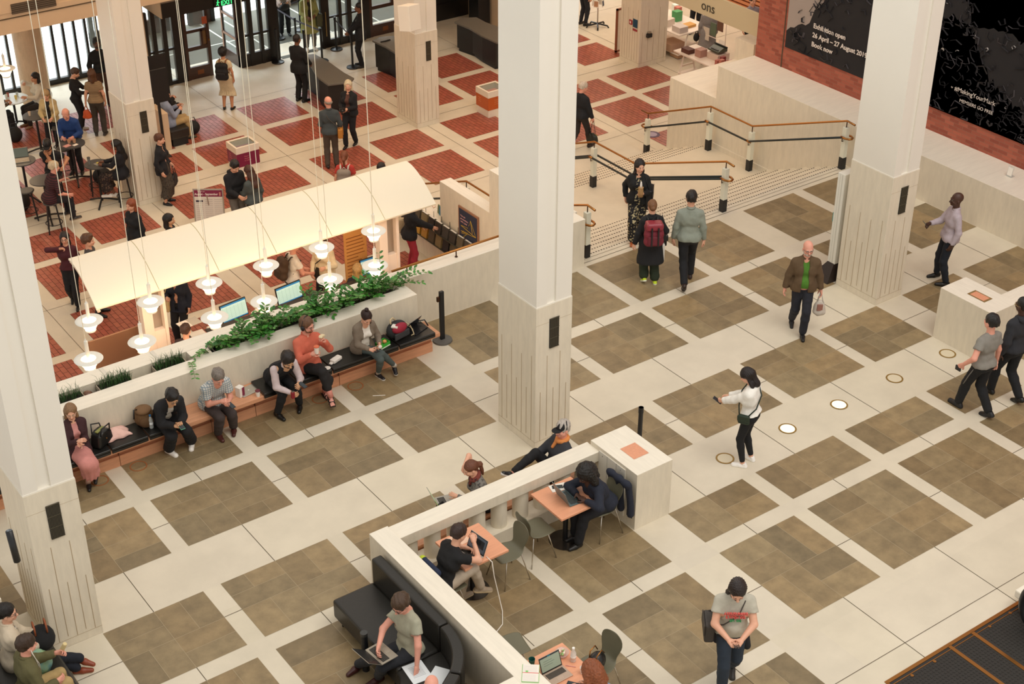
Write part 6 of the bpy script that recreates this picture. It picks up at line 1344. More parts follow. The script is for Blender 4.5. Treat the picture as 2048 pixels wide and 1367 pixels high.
def person(label, loc, rz, h=1.75, fem=False, skin='fair', top=('tee', '#888'), under=None, legs=('trousers', '#222'), shoes=('shoe', '#111', '#111'), hair=('short', '#2a1c14'),
           pose='stand', lean=0.0, twist=0.0, side=0.0, head=(0, 0), lh=None, rh=None, lf=None, rf=None, lhand='relaxed', rhand='relaxed', lel=(-.5, -.7, -.4), rel=(.5, -.7, -.4), lkn=(0, 1, .2), rkn=(0, 1, .2),
           seat=.46, build=1.0, glasses=None, beard=None, extras=(), res=.0155, lpalm=None, rpalm=None, hip=None, group=None, scarf=None, cap=None, smile=False):
    """body frame: +Y forward, +X the person's right side; positions in metres for the body height given"""
    k = h/1.75; root = thing('person', label, 'person', loc, rz, group)
    sit = pose == 'sit'
    hz = (seat+.075*k*build) if sit else (.93*k if pose == 'stand' else .905*k)
    H = A_(hip, float) if hip is not None else A_([0, 0, hz])
    B = build; R = rotm([0, 0, 1], twist)@rotm([0, 1, 0], side)@rotm([1, 0, 0], -lean)
    def T(x, y, z): return H+R@(A_([x, y, z])*k)
    R2 = R@rotm([1, 0, 0], -lean*.35) if lean > .15 else R
    che = T(0, .0, .33); neck = che+R2@(A_([0, -.01, .215])*k); shw = .160*B**.4*(.90 if fem else 1.04)
    sh = {q: che+R2@(A_([q*shw, -.012, .122])*k) for q in (-1, 1)}
    hipj = {q: H+R@(A_([q*.085, 0, -.02])*k)*1.0 for q in (-1, 1)}
    HR = rotm([0, 0, 1], head[0])@rotm([0, 0, 1], twist*.7)@rotm([1, 0, 0], -head[1]-lean*.25); hs = k*(.985 if not fem else .965)*1.06
    hb = neck+HR@(A_([0, .012, .055])*k)
    # limbs
    lt = {-1: lf, 1: rf}; ankle = {}; knee = {}; fyaw = {}; fpit = {}
    for q in (-1, 1):
        t = lt[q]
        if t is None:
            if sit: t = (q*.11, .42*k, 0, q*-.12)
            elif pose == 'walk': t = (q*.085, .26*k if q > 0 else -.30*k, 0, 0)
            else: t = (q*.105, .0, 0, q*-.18)
        fyaw[q] = t[3] if len(t) > 3 else 0; fpit[q] = t[4] if len(t) > 4 else (-.55 if (pose == 'walk' and t[1] < -.12) else 0)
        az = .085*k+(0.10*k*math.sin(-fpit[q]) if fpit[q] < 0 else 0)
        kn, an = ik(hipj[q], (t[0], t[1], t[2]+az), .425*k, .42*k, lkn if q < 0 else rkn); knee[q], ankle[q] = kn, an
    wr = {}; el = {}
    for q in (-1, 1):
        t = lh if q < 0 else rh
        if t is None: t = che+R2@(A_([q*(shw+.075), .04, -.395])*k)
        elif len(t) == 4: t = che+R2@(A_(t[:3], float)*k)                # given relative to the chest
        e, w_ = ik(sh[q], t, .285*k, .255*k, lel if q < 0 else rel); el[q], wr[q] = e, w_
    pts = [H, che, neck, hb+HR@A_([0, 0, .25])]+list(knee.values())+list(ankle.values())+list(wr.values())+list(el.values())+list(sh.values()); pts = A_(pts); lo = pts.min(0)-.24*B; hi = pts.max(0)+.24*B
    def torso(s, g=0.0, kk=.05, belly=True, low=True, gl=0.0):
        f = k*B**.75
        if low:
            s.cone(H+R@(A_([-.075, 0, .0])*k), H+R@(A_([.075, 0, .0])*k), .098*f+g+gl, .098*f+g+gl, kk)
            s.cone(H+R@(A_([-.06, -.035, -.02])*k), H+R@(A_([.06, -.035, -.02])*k), .088*f+g+gl, .088*f+g+gl, kk)
        wv = .055 if not fem else .045
        s.cone(T(-wv, .005, .14), T(wv, .005, .14), .088*f+g, .088*f+g, kk)
        if B > 1.05 and belly: s.ell(T(0, .045*B, .10), A_([.125, .10*B, .12])*f+g, k=kk)
        s.cone(che+R2@(A_([-.078, 0, -.02])*k), che+R2@(A_([.078, 0, -.02])*k), .100*f+g, .100*f+g, kk)
        s.cone(che+R2@(A_([-.088, -.012, .07])*k), che+R2@(A_([.088, -.012, .07])*k), .080*f+g, .080*f+g, kk)
        if fem:
            for q in (-1, 1): s.ell(che+R2@(A_([q*.07, .085, .01])*k), A_([.058, .05, .055])*k+g, k=.03)
        for q in (-1, 1): s.cone(neck+R2@(A_([q*.02, -.01, -.045])*k), sh[q]+A_([0, 0, -.012*k]), .050*f+g, .043*f+g, kk)
    def arm(s, q, g=0.0, to=1.0, gw=None, kk=.025):
        """to: 0..1 along the upper arm, 1..2 along the forearm"""
        gw = g if gw is None else gw; f = k*B**.5*(.9 if fem else 1.03); S0 = sh[q]+A_([0, 0, -.01*k])
        if to <= 1: s.cone(S0, S0+(el[q]-S0)*to, .047*f+g, (.054-.012*to)*f+gw, kk)
        else:
            s.cone(S0, el[q], .047*f+g, .042*f+g, kk); t = to-1; e = el[q]+(wr[q]-el[q])*t; s.cone(el[q], e, .042*f+g, (.042-.016*t)*f+gw, .02)
    def leg(s, q, g=0.0, to=2.0, gk=None, ga=None, kk=.03):
        gk = g if gk is None else gk; ga = gk if ga is None else ga; f = k*B**.6; t = min(to, 1); kn = hipj[q]+(knee[q]-hipj[q])*t
        s.cone(hipj[q], kn, .086*f+g, (.086-.032*t)*f+g+(gk-g)*t, kk)
        if to > 1:
            t = to-1; an = knee[q]+(ankle[q]-knee[q])*t; md = knee[q]+(an-knee[q])*.35; bk = nrm(np.cross(ankle[q]-knee[q], A_([1, 0, 0]))) if abs((ankle[q]-knee[q])[2]) > .1 else A_([0, 0, 0]); 
            s.cone(knee[q], md, .054*f+gk, .054*f+gk, .02); s.cone(md, an, .054*f+gk, .037*f+ga, .02)
    # ---- body
    s = SDF(lo, hi, res); torso(s); 
    for q in (-1, 1): arm(s, q, 0, 1.97); leg(s, q)
    s.cone(neck+A_([0, 0, -.05*k]), hb+HR@(A_([0, -.01, .03])*k), .056*k*B**.4, .053*k*B**.3, .03)
    bv, bf = s.mesh(); parts = [(bv, bf, 0)]
    hv, hf, hm = head_mesh(fem); parts.append((hb+(hv*hs*A_([B**.18, 1, 1]))@HR.T, hf, hm))
    for q in (-1, 1):
        kind = lhand if q < 0 else rhand; v, f = hand_mesh(kind, q < 0); d = nrm(wr[q]-el[q]); pn = lpalm if q < 0 else rpalm
        pn = A_(pn, float) if pn is not None else A_([-q, .25, -.25]); z = -(pn-d*(pn@d)); z = nrm(z); x = np.cross(d, z); parts.append((wr[q]-d*.012*k+(v*k*(.92 if fem else 1.0))@A_([x, d, z]), f, 0))
    sk = mat('skin_'+skin, SKIN[skin], .5, var=.06, scale=18); dk = skin in ('brown', 'dark')
    browc = hair[1] if hair and hair[0] != 'bald_ring' else ('#8a7a6a' if not dk else '#1a1210')
    np_mesh('body', parts, [sk, mat('lips_'+skin, {'dark': '#5a3028', 'brown': '#7a453a'}.get(skin, '#b8665a'), .45), mat('eye_white', '#d9d2c8', .3), mat('eye_dark', '#21170f', .2), hairmat(browc if browc else '#333')], root)
    hl, hh_ = lo, hi
    # ---- bottoms
    lk, lc = legs[0], legs[1]; lm = lc if not isinstance(lc, str) else cloth(lc)
    if lk in ('trousers', 'jeans', 'leggings', 'wide', 'cropped', 'shorts'):
        s = SDF(lo, hi, res); g0, gk, ga, to = {'trousers': (.012, .018, .026, 1.93), 'jeans': (.010, .014, .018, 1.92), 'leggings': (.007, .007, .008, 1.9), 'wide': (.016, .032, .055, 1.88), 'cropped': (.012, .018, .028, 1.66), 'shorts': (.016, .03, .03, .95)}[lk]
        f = k*B**.75; s.cone(H+R@(A_([-.075, 0, .0])*k), H+R@(A_([.075, 0, .0])*k), .098*f+g0, .098*f+g0, .05); s.cone(H+R@(A_([-.06, -.035, -.02])*k), H+R@(A_([.06, -.035, -.02])*k), .088*f+g0, .088*f+g0, .05); s.cone(T(-.058, .005, .10), T(.058, .005, .10), .092*f+g0, .092*f+g0, .05)
        s.cut(T(0, 0, .13 if top[0] in ('tucked', 'sweat') else .05), R@A_([0, 0, 1]))
        for q in (-1, 1): leg(s, q, g0*k, to, gk*k, ga*k)
        if lk != 'leggings': s.warp(lambda X, Y, Z: .0035*np.sin(34*Z+9*X+5*np.sin(17*Y))*np.sin(26*X+21*Y))
        v, f = s.mesh(); np_mesh(lk if lk != 'wide' else 'trousers', [(v, f, 0)], [lm], root)
    elif lk in ('skirt', 'dress'):
        s = SDF(lo-A_([.12, .12, 0]), hi+A_([.12, .12, 0]), res); f = k*B**.75; L = legs[2] if len(legs) > 2 else .62
        s.cone(H+R@(A_([-.075, 0, .0])*k), H+R@(A_([.075, 0, .0])*k), .106*f, .106*f, .05); s.cone(T(-.05, .005, .12), T(.05, .005, .12), .095*f, .095*f, .05)
        km = (knee[-1]+knee[1])/2; am = (ankle[-1]+ankle[1])/2
        for q in (-1, 1): s.cone(hipj[q], knee[q], .105*k, .095*k, .07)
        s.cone(H, km, .12*k, .11*k, .07)
        for u in np.linspace(0, 1, 4):
            kk_ = knee[-1]+(knee[1]-knee[-1])*u; aa = ankle[-1]+(ankle[1]-ankle[-1])*u; e = kk_+(aa-kk_)*L+(nrm(kk_-km)*.03 if np.linalg.norm(kk_-km) > .01 else 0); s.cone(kk_, e, .092*k, .115*k, .06)
        e0 = km+(am-km)*L; s.cut(e0, nrm(am-km)); s.cut(T(0, 0, .15), R@A_([0, 0, 1])); ph = random.random()
        s.warp(lambda X, Y, Z: .010*np.sin(16*np.arctan2(X-e0[0], Y-e0[1]+.04)+ph)*np.clip((H[2]+.03-Z)/.4, 0, 1)); v, f = s.mesh(); np_mesh('skirt', [(v, f, 0)], [lm], root)
    # ---- tops
    def garment(nm, kind, m, g, slv, hem, gw=None, opening=None, collar=False, flare=0):
        s = SDF(lo-.03, hi+.03, res); torso(s, g*k, low=hem < .10, gl=.014)
        if hem < -.02:
            f = k*B**.75
            if not sit:
                e = H+R@(A_([0, -.005, hem+.04])*k); s.cone(H+R@(A_([-.075, -.008, 0])*k), e+A_([-.075, 0, 0])*k, .108*f+g, .108*f+g+flare*(1+6*max(0, -hem-.2)), .05); s.cone(H+R@(A_([.075, -.008, 0])*k), e+A_([.075, 0, 0])*k, .108*f+g, .108*f+g+flare*(1+6*max(0, -hem-.2)), .05)
            else:
                for q in (-1, 1): s.cone(hipj[q], hipj[q]+(knee[q]-hipj[q])*min(.75, -hem*1.6), .092*f+g, .088*f+g+flare, .05)
        if not sit or hem > -.03: s.cut(H+R@(A_([0, 0, hem])*k), R@A_([0, 0, -1]))
        if slv > 0:
            for q in (-1, 1):
                arm(s, q, g*k, slv, (gw if gw is not None else g)*k)
                a, b = (sh[q], el[q]) if slv <= 1 else (el[q], wr[q]); t = slv if slv <= 1 else slv-1
                if slv < 1.99:
                    c = a+(b-a)*t; n = nrm(b-a); rr = .09*k; sl = s._sl(c-rr-.02, c+rr+.02); X, Y, Z = s._g(sl); pl = (X-c[0])*n[0]+(Y-c[1])*n[1]+(Z-c[2])*n[2]; near = np.sqrt((X-c[0])**2+(Y-c[1])**2+(Z-c[2])**2) < rr
                    ff = s.F[sl]; s.F[sl] = np.where(near & (pl > -.045), np.maximum(ff, pl), ff)
        elif slv == 0:
            for q in (-1, 1): s.cone(sh[q]+R2@(A_([q*.0, 0, .03])*k), sh[q]+R2@(A_([q*.06, 0, -.07])*k), .062*k, .07*k, 0, op='s')
        nk = neck+R2@(A_([0, .02, .018])*k); s.ell(nk+R2@(A_([0, .03, .02])*k), A_([.058, .062, .05])*k, R2, k=0, op='s'); s.cut(neck+R2@(A_([0, 0, .03 if collar else .012])*k), R2@A_([0, -.35, 1]))
        if opening:
            c0 = T(0, .12, -.08); c1 = neck+R2@(A_([0, .07, .0])*k); s.cone(c0, c1, opening*k, opening*.8*k, 0, op='s'); s.cone(T(0, .2, -.2), neck+R2@(A_([0, .16, 0])*k), opening*1.2*k, opening*k, 0, op='s')
        amp = .0045 if nm not in ('jumper',) else .003
        s.warp(lambda X, Y, Z: amp*np.sin(30*Z+13*X+4*np.sin(19*Y))*np.sin(23*X-18*Y+6*Z)); v, f = s.mesh(); o = np_mesh(nm, [(v, f, 0)], [m], root)
        return o
    def mk(c): return c if not isinstance(c, str) else cloth(c)
    if under: garment('undershirt', 'u', mk(under), .007, .35, .02)
    tk, tc_ = top[0], mk(top[1])
    TOPS = {'tee': ('t_shirt', .013, .52, -.02, .026, None, False), 'polo': ('polo_shirt', .013, .52, -.02, .02, None, True), 'shirt': ('shirt', .015, 1.93, -.05, .015, None, True), 'tucked': ('shirt', .013, 1.93, .06, .014, None, True), 'rolled': ('shirt', .015, 1.0, -.03, .02, None, True), 'shortshirt': ('shirt', .016, .62, -.03, .03, None, True),
            'jumper': ('jumper', .018, 1.93, .0, .018, None, False), 'sweat': ('sweatshirt', .028, 1.9, .05, .034, None, False), 'hoodie': ('hoodie', .024, 1.94, -.02, .022, None, True), 'jacket': ('jacket', .024, 1.93, -.06, .022, .06, True), 'zipjacket': ('jacket', .024, 1.93, -.03, .022, None, True), 'blazer': ('jacket', .022, 1.92, -.14, .02, .058, True), 'closedsuit': ('jacket', .022, 1.92, -.14, .02, .036, True), 'cardigan': ('cardigan', .020, 1.92, -.10, .02, .085, False),
            'coat': ('coat', .026, 1.93, -.42, .024, .045, True), 'closedcoat': ('coat', .026, 1.93, -.42, .024, None, True), 'vest': ('waistcoat', .020, 0, .0, None, None, False), 'puffer': ('puffer_jacket', .034, 1.93, -.06, .03, None, True), 'dresstop': ('dress_top', .012, .5, .0, .02, None, False), 'longdress': ('dress_top', .013, 1.9, .0, .016, None, False)}
    nm, g, slv, hem, gw, op, col_ = TOPS[tk]
    garment(nm, tk, tc_, g, slv, hem, gw, op, col_, flare=.02 if hem < -.1 else .0)
    if tk == 'hoodie' or tk == 'hoodjacket':
        s = SDF(neck-.22, neck+.2, .0115); s.cone(neck+R2@(A_([-.06, -.075, -.02])*k), neck+R2@(A_([.06, -.075, -.02])*k), .05*k, .05*k, .03); s.cone(neck+R2@(A_([-.075, -.03, .0])*k), neck+R2@(A_([-.05, .05, -.03])*k), .03*k, .022*k, .03); s.cone(neck+R2@(A_([.075, -.03, .0])*k), neck+R2@(A_([.05, .05, -.03])*k), .03*k, .022*k, .03); v, f = s.mesh(); np_mesh('hood', [(v, f, 0)], [tc_], root)
    elif col_:
        m = MB(); cp = [neck+R2@(A_([.062*math.cos(a), -.01+.062*math.sin(a), .012-.028*max(0, math.sin(a))])*k) for a in [pi*.5+.25+i*(2*pi-.5)/12 for i in range(13)]]; m.tube([tuple(p) for p in cp], .015*k, 6, flat=1.5); m.build('collar', [tc_], root, smooth=True)
    if scarf:
        s = SDF(neck-.2, neck+.18, .0115)
        for i in range(10):
            a, b = i*2*pi/10, (i+1)*2*pi/10; f_ = lambda a: neck+R2@(A_([.07*math.cos(a), .005+.07*math.sin(a), -.005-.03*math.sin(a)])*k); s.cone(f_(a), f_(b), .032*k, .032*k, .02)
        s.cone(neck+R2@(A_([.02, .07, -.03])*k), neck+R2@(A_([.03, .12, -.15])*k), .03*k, .025*k, .02); v, f = s.mesh(); np_mesh('scarf', [(v, f, 0)], [mk(scarf)], root)
    # ---- shoes
    if shoes:
        sk_, c1, c2 = shoes; kind = sk_ if sk_ in ('sneaker', 'boot') else 'shoe'; v, f, m_ = shoe_mesh(kind)
        for q in (-1, 1):
            Rf = rotm([0, 0, 1], fyaw[q])@rotm([1, 0, 0], fpit[q]); off = ankle[q]-Rf@(A_([0, 0, .085])*k); vv = off+(v*k*(.93 if fem else 1.02))@Rf.T
            if sk_ == 'sandal':
                mb = MB(); mb.box(-.043, .043, -.06, .165, 0, .022, 1)
                for yy in (.05, .10): mb.tube([(-.044, yy, .01), (-.03, yy, .062-.12*(yy-.05)), (.03, yy, .062-.12*(yy-.05)), (.044, yy, .01)], .014, 6, 0, flat=.5)
                mb.tube([(-.042, -.01, .01), (-.035, .0, .06), (.035, .0, .06), (.042, -.01, .01)], .011, 6, 0, flat=.5)
                fm = SDF((-.06, -.1, 0), (.06, .2, .14), .007); fm.cone((0, -.04, .045), (0, .06, .04), .032, .03, .02); fm.cone((0, .05, .036), (0, .12, .03), .034, .026, .02); fm.cone((0, -.03, .05), (0, -.02, .12), .03, .035, .02)
                for xx in (-.024, -.012, 0, .012): fm.cone((xx, .11, .028), (xx*1.1, .152, .028), .0085, .008, .004)
                fm.cone((.026, .10, .028), (.026, .155, .028), .012, .011, .004); fm.cut((0, 0, .02), (0, 0, -1)); fv, ff = fm.mesh(); np_mesh('foot', [(off+(fv*k)@Rf.T, ff, 0)], [mat('sock_pink', c2, .8)], root)
                M4 = Matrix([list(Rf[i]*k)+[off[i]] for i in range(3)]+[[0, 0, 0, 1]]); mb2 = MB(); mb2.add(mb.v, mb.f, 0, M4); mb2.m = mb.m; mb2.build('sandal', [mat('leather_'+c1[1:], c1, .4), mat('cork_sole', '#3a2c22', .7)], root)
            else: np_mesh('shoe', [(vv, f, m_)], [mat('leather_'+c1[1:], c1, .45), mat('sole_'+c2[1:], c2, .6)], root)
        if len(extras) and 'socks' in [e[0] for e in extras]:
            c = [e[1] for e in extras if e[0] == 'socks'][0]
            for q in (-1, 1):
                mb = MB(); d = knee[q]-ankle[q]; mb.tube([tuple(ankle[q]-nrm(d)*.02), tuple(ankle[q]+d*.32)], [.043*k, .047*k*B**.6], 12); mb.build('sock', [mk(c)], root, smooth=True)
    # ---- hair, glasses, beard, cap
    def HT(v): return hb+(v*hs)@HR.T
    if hair:
        key = (hair[0], fem)
        if hair[0] != 'none':
            if key not in _HAIR: _HAIR[key] = hair_parts(*key)
            v, f = _HAIR[key]; np_mesh('hair', [(HT(v), f, 0)], [hairmat(hair[1])], root)
    M4 = Matrix([list(HR[i]*hs)+[hb[i]] for i in range(3)]+[[0, 0, 0, 1]])
    if glasses:
        m = MB()
        for q in (-1, 1):
            m.tube([(q*.029+.021*math.cos(a), .103-.004*abs(math.cos(a)), .099+.017*math.sin(a)) for a in [i*2*pi/14 for i in range(14)]], .0024, 5, 0, M4, closed=True); m.tube([(q*.049, .098, .103), (q*.074, .05, .103), (q*.079, -.01, .10)], .0022, 5, 0, M4)
        m.tube([(-.009, .106, .102), (.009, .106, .102)], .0022, 5, 0, M4); m.build('glasses', [mat('frame_'+glasses[1:], glasses, .3)], root)
    if beard:
        s = SDF((-.09, -.04, -.05), (.09, .14, .13), .0062); s.ell((0, .047, .036), (.047, .052, .042), k=.0); 
        for q in (-1, 1): s.cone((q*.066, .01, .085), (q*.05, .04, .03), .013, .02, k=.02)
        s.ell((0, .094, .0585), (.026, .014, .006), k=.01); s.ell((0, .108, .044), (.017, .02, .009), op='s'); s.ell((0, .05, .10), (.056, .08, .038), op='s'); v, f = s.mesh(); np_mesh('beard', [(HT(v), f, 0)], [hairmat(beard)], root)
    if cap:
        s = SDF((-.12, -.16, .08), (.12, .24, .28), .007); s.ell((0, -.012, .150), (.089, .109, .098), k=0); s.cut((0, 0, .132), (0, -.12, -1)); v, f = s.mesh(); s2 = SDF((-.12, .03, .08), (.12, .24, .2), .007); s2.ell((0, .105, .132), (.075, .085, .009), k=0); s2.cut((0, .06, .13), (0, -1, 0)); v2, f2 = s2.mesh(); np_mesh('cap', [(HT(v), f, 0), (HT(v2), f2, 0)], [cloth(cap)], root)
    info = dict(root=root, wr=wr, el=el, che=che, neck=neck, H=H, R=R, R2=R2, HR=HR, hb=hb, hs=hs, k=k, knee=knee, ankle=ankle, sh=sh, M4=M4, mw=Matrix.Translation(Vector(loc)) @ Matrix.Rotation(rz, 4, 'Z'))
    info['W'] = lambda p: info['mw'] @ Vector(tuple(p))
    info['hand'] = lambda q, d=.085, up=0: info['W'](wr[q]+nrm(wr[q]-el[q])*d*k+A_([0, 0, up]))
    return info
def hd(r, t):
    """heading from picture sense: r = towards the right, t = towards the camera"""
    return math.atan2(-.585*r-.81*t, .81*r-.586*t)-pi/2
def LOC(loc, rz, w_):
    v = Matrix.Rotation(-rz, 4, 'Z') @ (Vector(w_)-Vector(loc)); return v
def FT(loc, rz, px, py, z=0, yaw=0.0, pit=0.0):
    v = LOC(loc, rz, FL(px, py, z)); return (v.x, v.y, v.z, yaw, pit)
def thingM(name, label, cat, M, group=None):
    o = bpy.data.objects.new(name, None); COL.objects.link(o); o.empty_display_size = .1; o.matrix_world = M; return tag(o, label, cat, group)
def chestM(i): return i['mw'] @ Matrix([list(i['R2'][r])+[i['che'][r]] for r in range(3)]+[[0, 0, 0, 1]])
def hipM(i): return i['mw'] @ Matrix([list(i['R'][r])+[i['H'][r]] for r in range(3)]+[[0, 0, 0, 1]])
def backpack(i, label, col, col2=None, w=.15, h=.23, d=.085, strap='#151515', flap=None):
    t = thingM('backpack', label, 'bag', chestM(i)); k = i['k']; M1 = mat('bag_'+col[1:], col, .75, bump=.3, bscale=20); M2 = mat('bag_'+(col2 or col)[1:], col2 or col, .7, bump=.3, bscale=20)
    s = SDF((-.26, -.45, -.42), (.26, -.02, .36), .013); s.cone((-w+.06, -.16-d, -.20), (w-.06, -.16-d, -.20), .09, .09, .03); s.cone((-w+.06, -.16-d*.8, .08), (w-.06, -.16-d*.8, .08), .085, .085, .03)
    s.cone((-w+.07, -.16-d, -.06), (w-.07, -.16-d, -.06), .10, .10, .06); v, f = s.mesh(); np_mesh('body', [(v, f, 0)], [M1], t)
    m = MB(); m.box(-w+.03, w-.03, -.20-2*d, -.16-d, -.24, -.06); m.build('front_pocket', [M2], t, bevel=.03, bseg=3)
    if flap: m = MB(); m.box(-w+.0, w-.0, -.185-2*d, -.13, .03, .17, 0, Matrix.Rotation(.0, 4, 'X')); m.build('flap', [mat('bag_'+flap[1:], flap, .35)], t, bevel=.04, bseg=3); m = MB(); m.box(-.07, -.045, -.215-2*d, -.17-d, -.24, .1); m.box(.045, .07, -.215-2*d, -.17-d, -.24, .1); m.build('black_straps', [M_BLACK], t)
    m = MB()
    for q in (-1, 1): m.tube([(q*.075, -.15, .10), (q*.085, -.09, .19), (q*.095, .02, .185), (q*.10, .105, .09), (q*.11, .09, -.06), (q*.12, -.06, -.16)], .022, 6, flat=.4)
    m.tube([(-.04, -.15, .14), (0, -.17, .19), (.04, -.15, .14)], .01, 6); m.build('shoulder_straps', [mat('strap_'+strap[1:], strap, .7)], t, smooth=True); return t
def sidebag(i, label, col, side=1, size=(.15, .06, .11), off=(0, 0, 0), strap='#151515', cross=True, name='shoulder_bag'):
    t = thingM(name, label, 'bag', hipM(i)); x = side*(.17+size[1])+off[0]; y = off[1]; z = .0+off[2]
    m = MB(); m.box(x-size[1], x+size[1], y-size[0], y+size[0], z-size[2], z+size[2]); m.build('body', [mat('bag_'+col[1:], col, .6, bump=.2, bscale=25)], t, bevel=.03, bseg=3)
    m = MB(); m.box(x+side*size[1]*.95, x+side*(size[1]+.012), y-size[0]*.97, y+size[0]*.97, z-size[2]*.2, z+size[2]*.98); m.build('flap', [mat('bagflap_'+col[1:], col, .5)], t, bevel=.01)
    m = MB(); a = (x, y+size[0]*.8, z+size[2]); b = (x, y-size[0]*.8, z+size[2]); sx = -side*.11 if cross else side*.13
    m.tube([a, (side*.13, .135, .20), (sx*.3, .155, .36), (sx, .06, .515), (sx, -.06, .51), (sx*.2, -.15, .36), (side*.13, -.13, .2), b] if cross else [a, (side*.21, .10, .25), (sx, .06, .50), (sx, -.05, .50), (side*.21, -.10, .25), b], .011, 6, flat=.6); m.build('strap', [mat('strap_'+strap[1:], strap, .6)], t, smooth=True); return t
def carrybag(i, q, label, col, size=(.14, .07, .18), strap=None, name='carrier_bag', rz=0, extra=None, handle=.12):
    p = i['hand'](q, .07); t = thing(name, label, 'bag', p, i['root'].rotation_euler.z+rz)
    s = SDF((-size[0]-.05, -size[1]-.05, -handle-2*size[2]-.06), (size[0]+.05, size[1]+.05, .04), .012); c = (0, 0, -handle-size[2]); s.ell((0, 0, c[2]-.02), (size[0], size[1], size[2]), k=0); s.cone((-size[0]*.6, 0, c[2]-size[2]*.75), (size[0]*.6, 0, c[2]-size[2]*.75), size[1]*.8, size[1]*.8, .05)
    s.warp(lambda X, Y, Z: .008*np.sin(40*X+20*Z)*np.sin(35*Y+15*X)); v, f = s.mesh(); np_mesh('body', [(v, f, 0)], [mat('bag_'+col[1:], col, .55, bump=.3, bscale=15)], t)
    m = MB(); sc_ = strap or col
    for yy in (-.02, .02): m.tube([(-size[0]*.5, yy, -handle-size[2]*.45), (-.015, yy*.5, 0), (.015, yy*.5, 0), (size[0]*.5, yy, -handle-size[2]*.45)], .009, 6, flat=.5)
    m.build('handles', [mat('strap_'+sc_[1:], sc_, .6)], t, smooth=True)
    if extra: m = MB(); m.box(-size[0]*.5, size[0]*.5, size[1]*.7, size[1]*1.05, c[2]-size[2]*.4, c[2]+size[2]*.45); m.build('bright_panel', [mat('bagx_'+extra[1:], extra, .6)], t, bevel=.01)
    return t
def heldphone(i, q, label, col='#15171a', d=.09, tilt=.6):
    p = i['hand'](q, d, .012); return phone(label, p, (tilt, 0, i['root'].rotation_euler.z), col)
S_DARK = ('shoe', '#14120f', '#0e0d0c')
# ------------------------------------------------------------------ on the long bench
def bx(px, py, y, z): return PY(px, py, y).x
bl = lambda x, y=18.30: (x, y, 0)
L = bl(5.42); i = person('smiling person in a dark maroon jacket and long pink skirt on the bench', L, pi, 1.62, True, 'fair', ('blazer', '#3a1d20'), '#cf8f88', ('skirt', '#cf8a82', .70), ('shoe', '#191513', '#141210'), ('bob', '#8d6b4a'), 'sit', lean=.06, head=(-.28, .12), lh=(.02, .30, .80), rh=(.05, .33, .86), lhand='flat', rhand='relaxed', lf=FT(L, pi, 178, 972, 0, -.3), rf=FT(L, pi, 192, 958, .06, -.4, -.35), glasses='#b9a28c', seat=.476, extras=[('socks', '#d8b0a0')])
L = bl(4.40, 18.25); person('person in olive trousers and brown-soled shoes, mostly hidden behind the left column', L, pi, 1.78, False, 'fair', ('jumper', '#2c2a26'), None, ('trousers', '#7a6a42'), ('boot', '#15130f', '#a0602f'), ('short', '#3a2a1c'), 'sit', lean=-.05, seat=.476, lf=FT(L, pi, 165, 997, 0, -.9), rf=FT(L, pi, 140, 985, 0, -.2))
L = bl(6.80); i = person('young person in a black jacket and patterned white socks looking at a green phone', L, pi, 1.72, False, 'olive', ('jacket', '#17171a'), '#d9d2c6', ('wide', '#17171a'), ('sneaker', '#e9e4dc', '#f2efe8'), ('quiff', '#15100e'), 'sit', lean=.58, head=(0, .42), lh=(-.035, .52, .68), rh=(.04, .52, .67), lhand='hold', rhand='hold', lf=FT(L, pi, 384, 889, 0, -.5), rf=FT(L, pi, 339, 905, 0, .25), glasses='#6a5a4c', seat=.476, extras=[('socks', '#d8d5cc')], lpalm=(0, .2, 1), rpalm=(0, .2, 1))
phone('phone in a green case held by the young person in black', i['W']((.0, .62, .705)), (.2, 0, 0), '#4f9a78')
L = bl(7.58); i = person('grey-haired person in a pale checked short-sleeved shirt tapping a phone', L, pi, 1.76, False, 'pink', ('shortshirt', cloth('#c9c7bf', .85, 'check', '#7f8d96', 9)), None, ('trousers', '#3c3230'), ('shoe', '#4a211b', '#2a1512'), ('short', '#7d736a'), 'sit', lean=.46, head=(-.05, .38), build=1.12, lh=(-.06, .45, .68), rh=(.02, .42, .74), lhand='hold', rhand='point', lf=FT(L, pi, 468, 861, 0, -.45), rf=FT(L, pi, 437, 874, 0, .0), seat=.43, lpalm=(0, .2, 1))
phone('dark phone held by the grey-haired person in the checked shirt', i['W']((-.07, .54, .70)), (.25, 0, .2))
L = bl(8.68); i = person('bearded person in a dark waistcoat and pale lilac shirt bent over a phone', L, pi, 1.78, False, 'olive', ('vest', '#17171b'), None, ('jeans', '#17181b'), S_DARK, ('tousled', '#1c1410'), 'sit', lean=.70, head=(-.05, .32), lh=(-.10, .58, .68), rh=(.06, .60, .58), lhand='hold', rhand='hold', lf=FT(L, pi, 600, 815, 0, -.55), rf=FT(L, pi, 556, 833, 0, .15), beard='#1c1410', seat=.476)
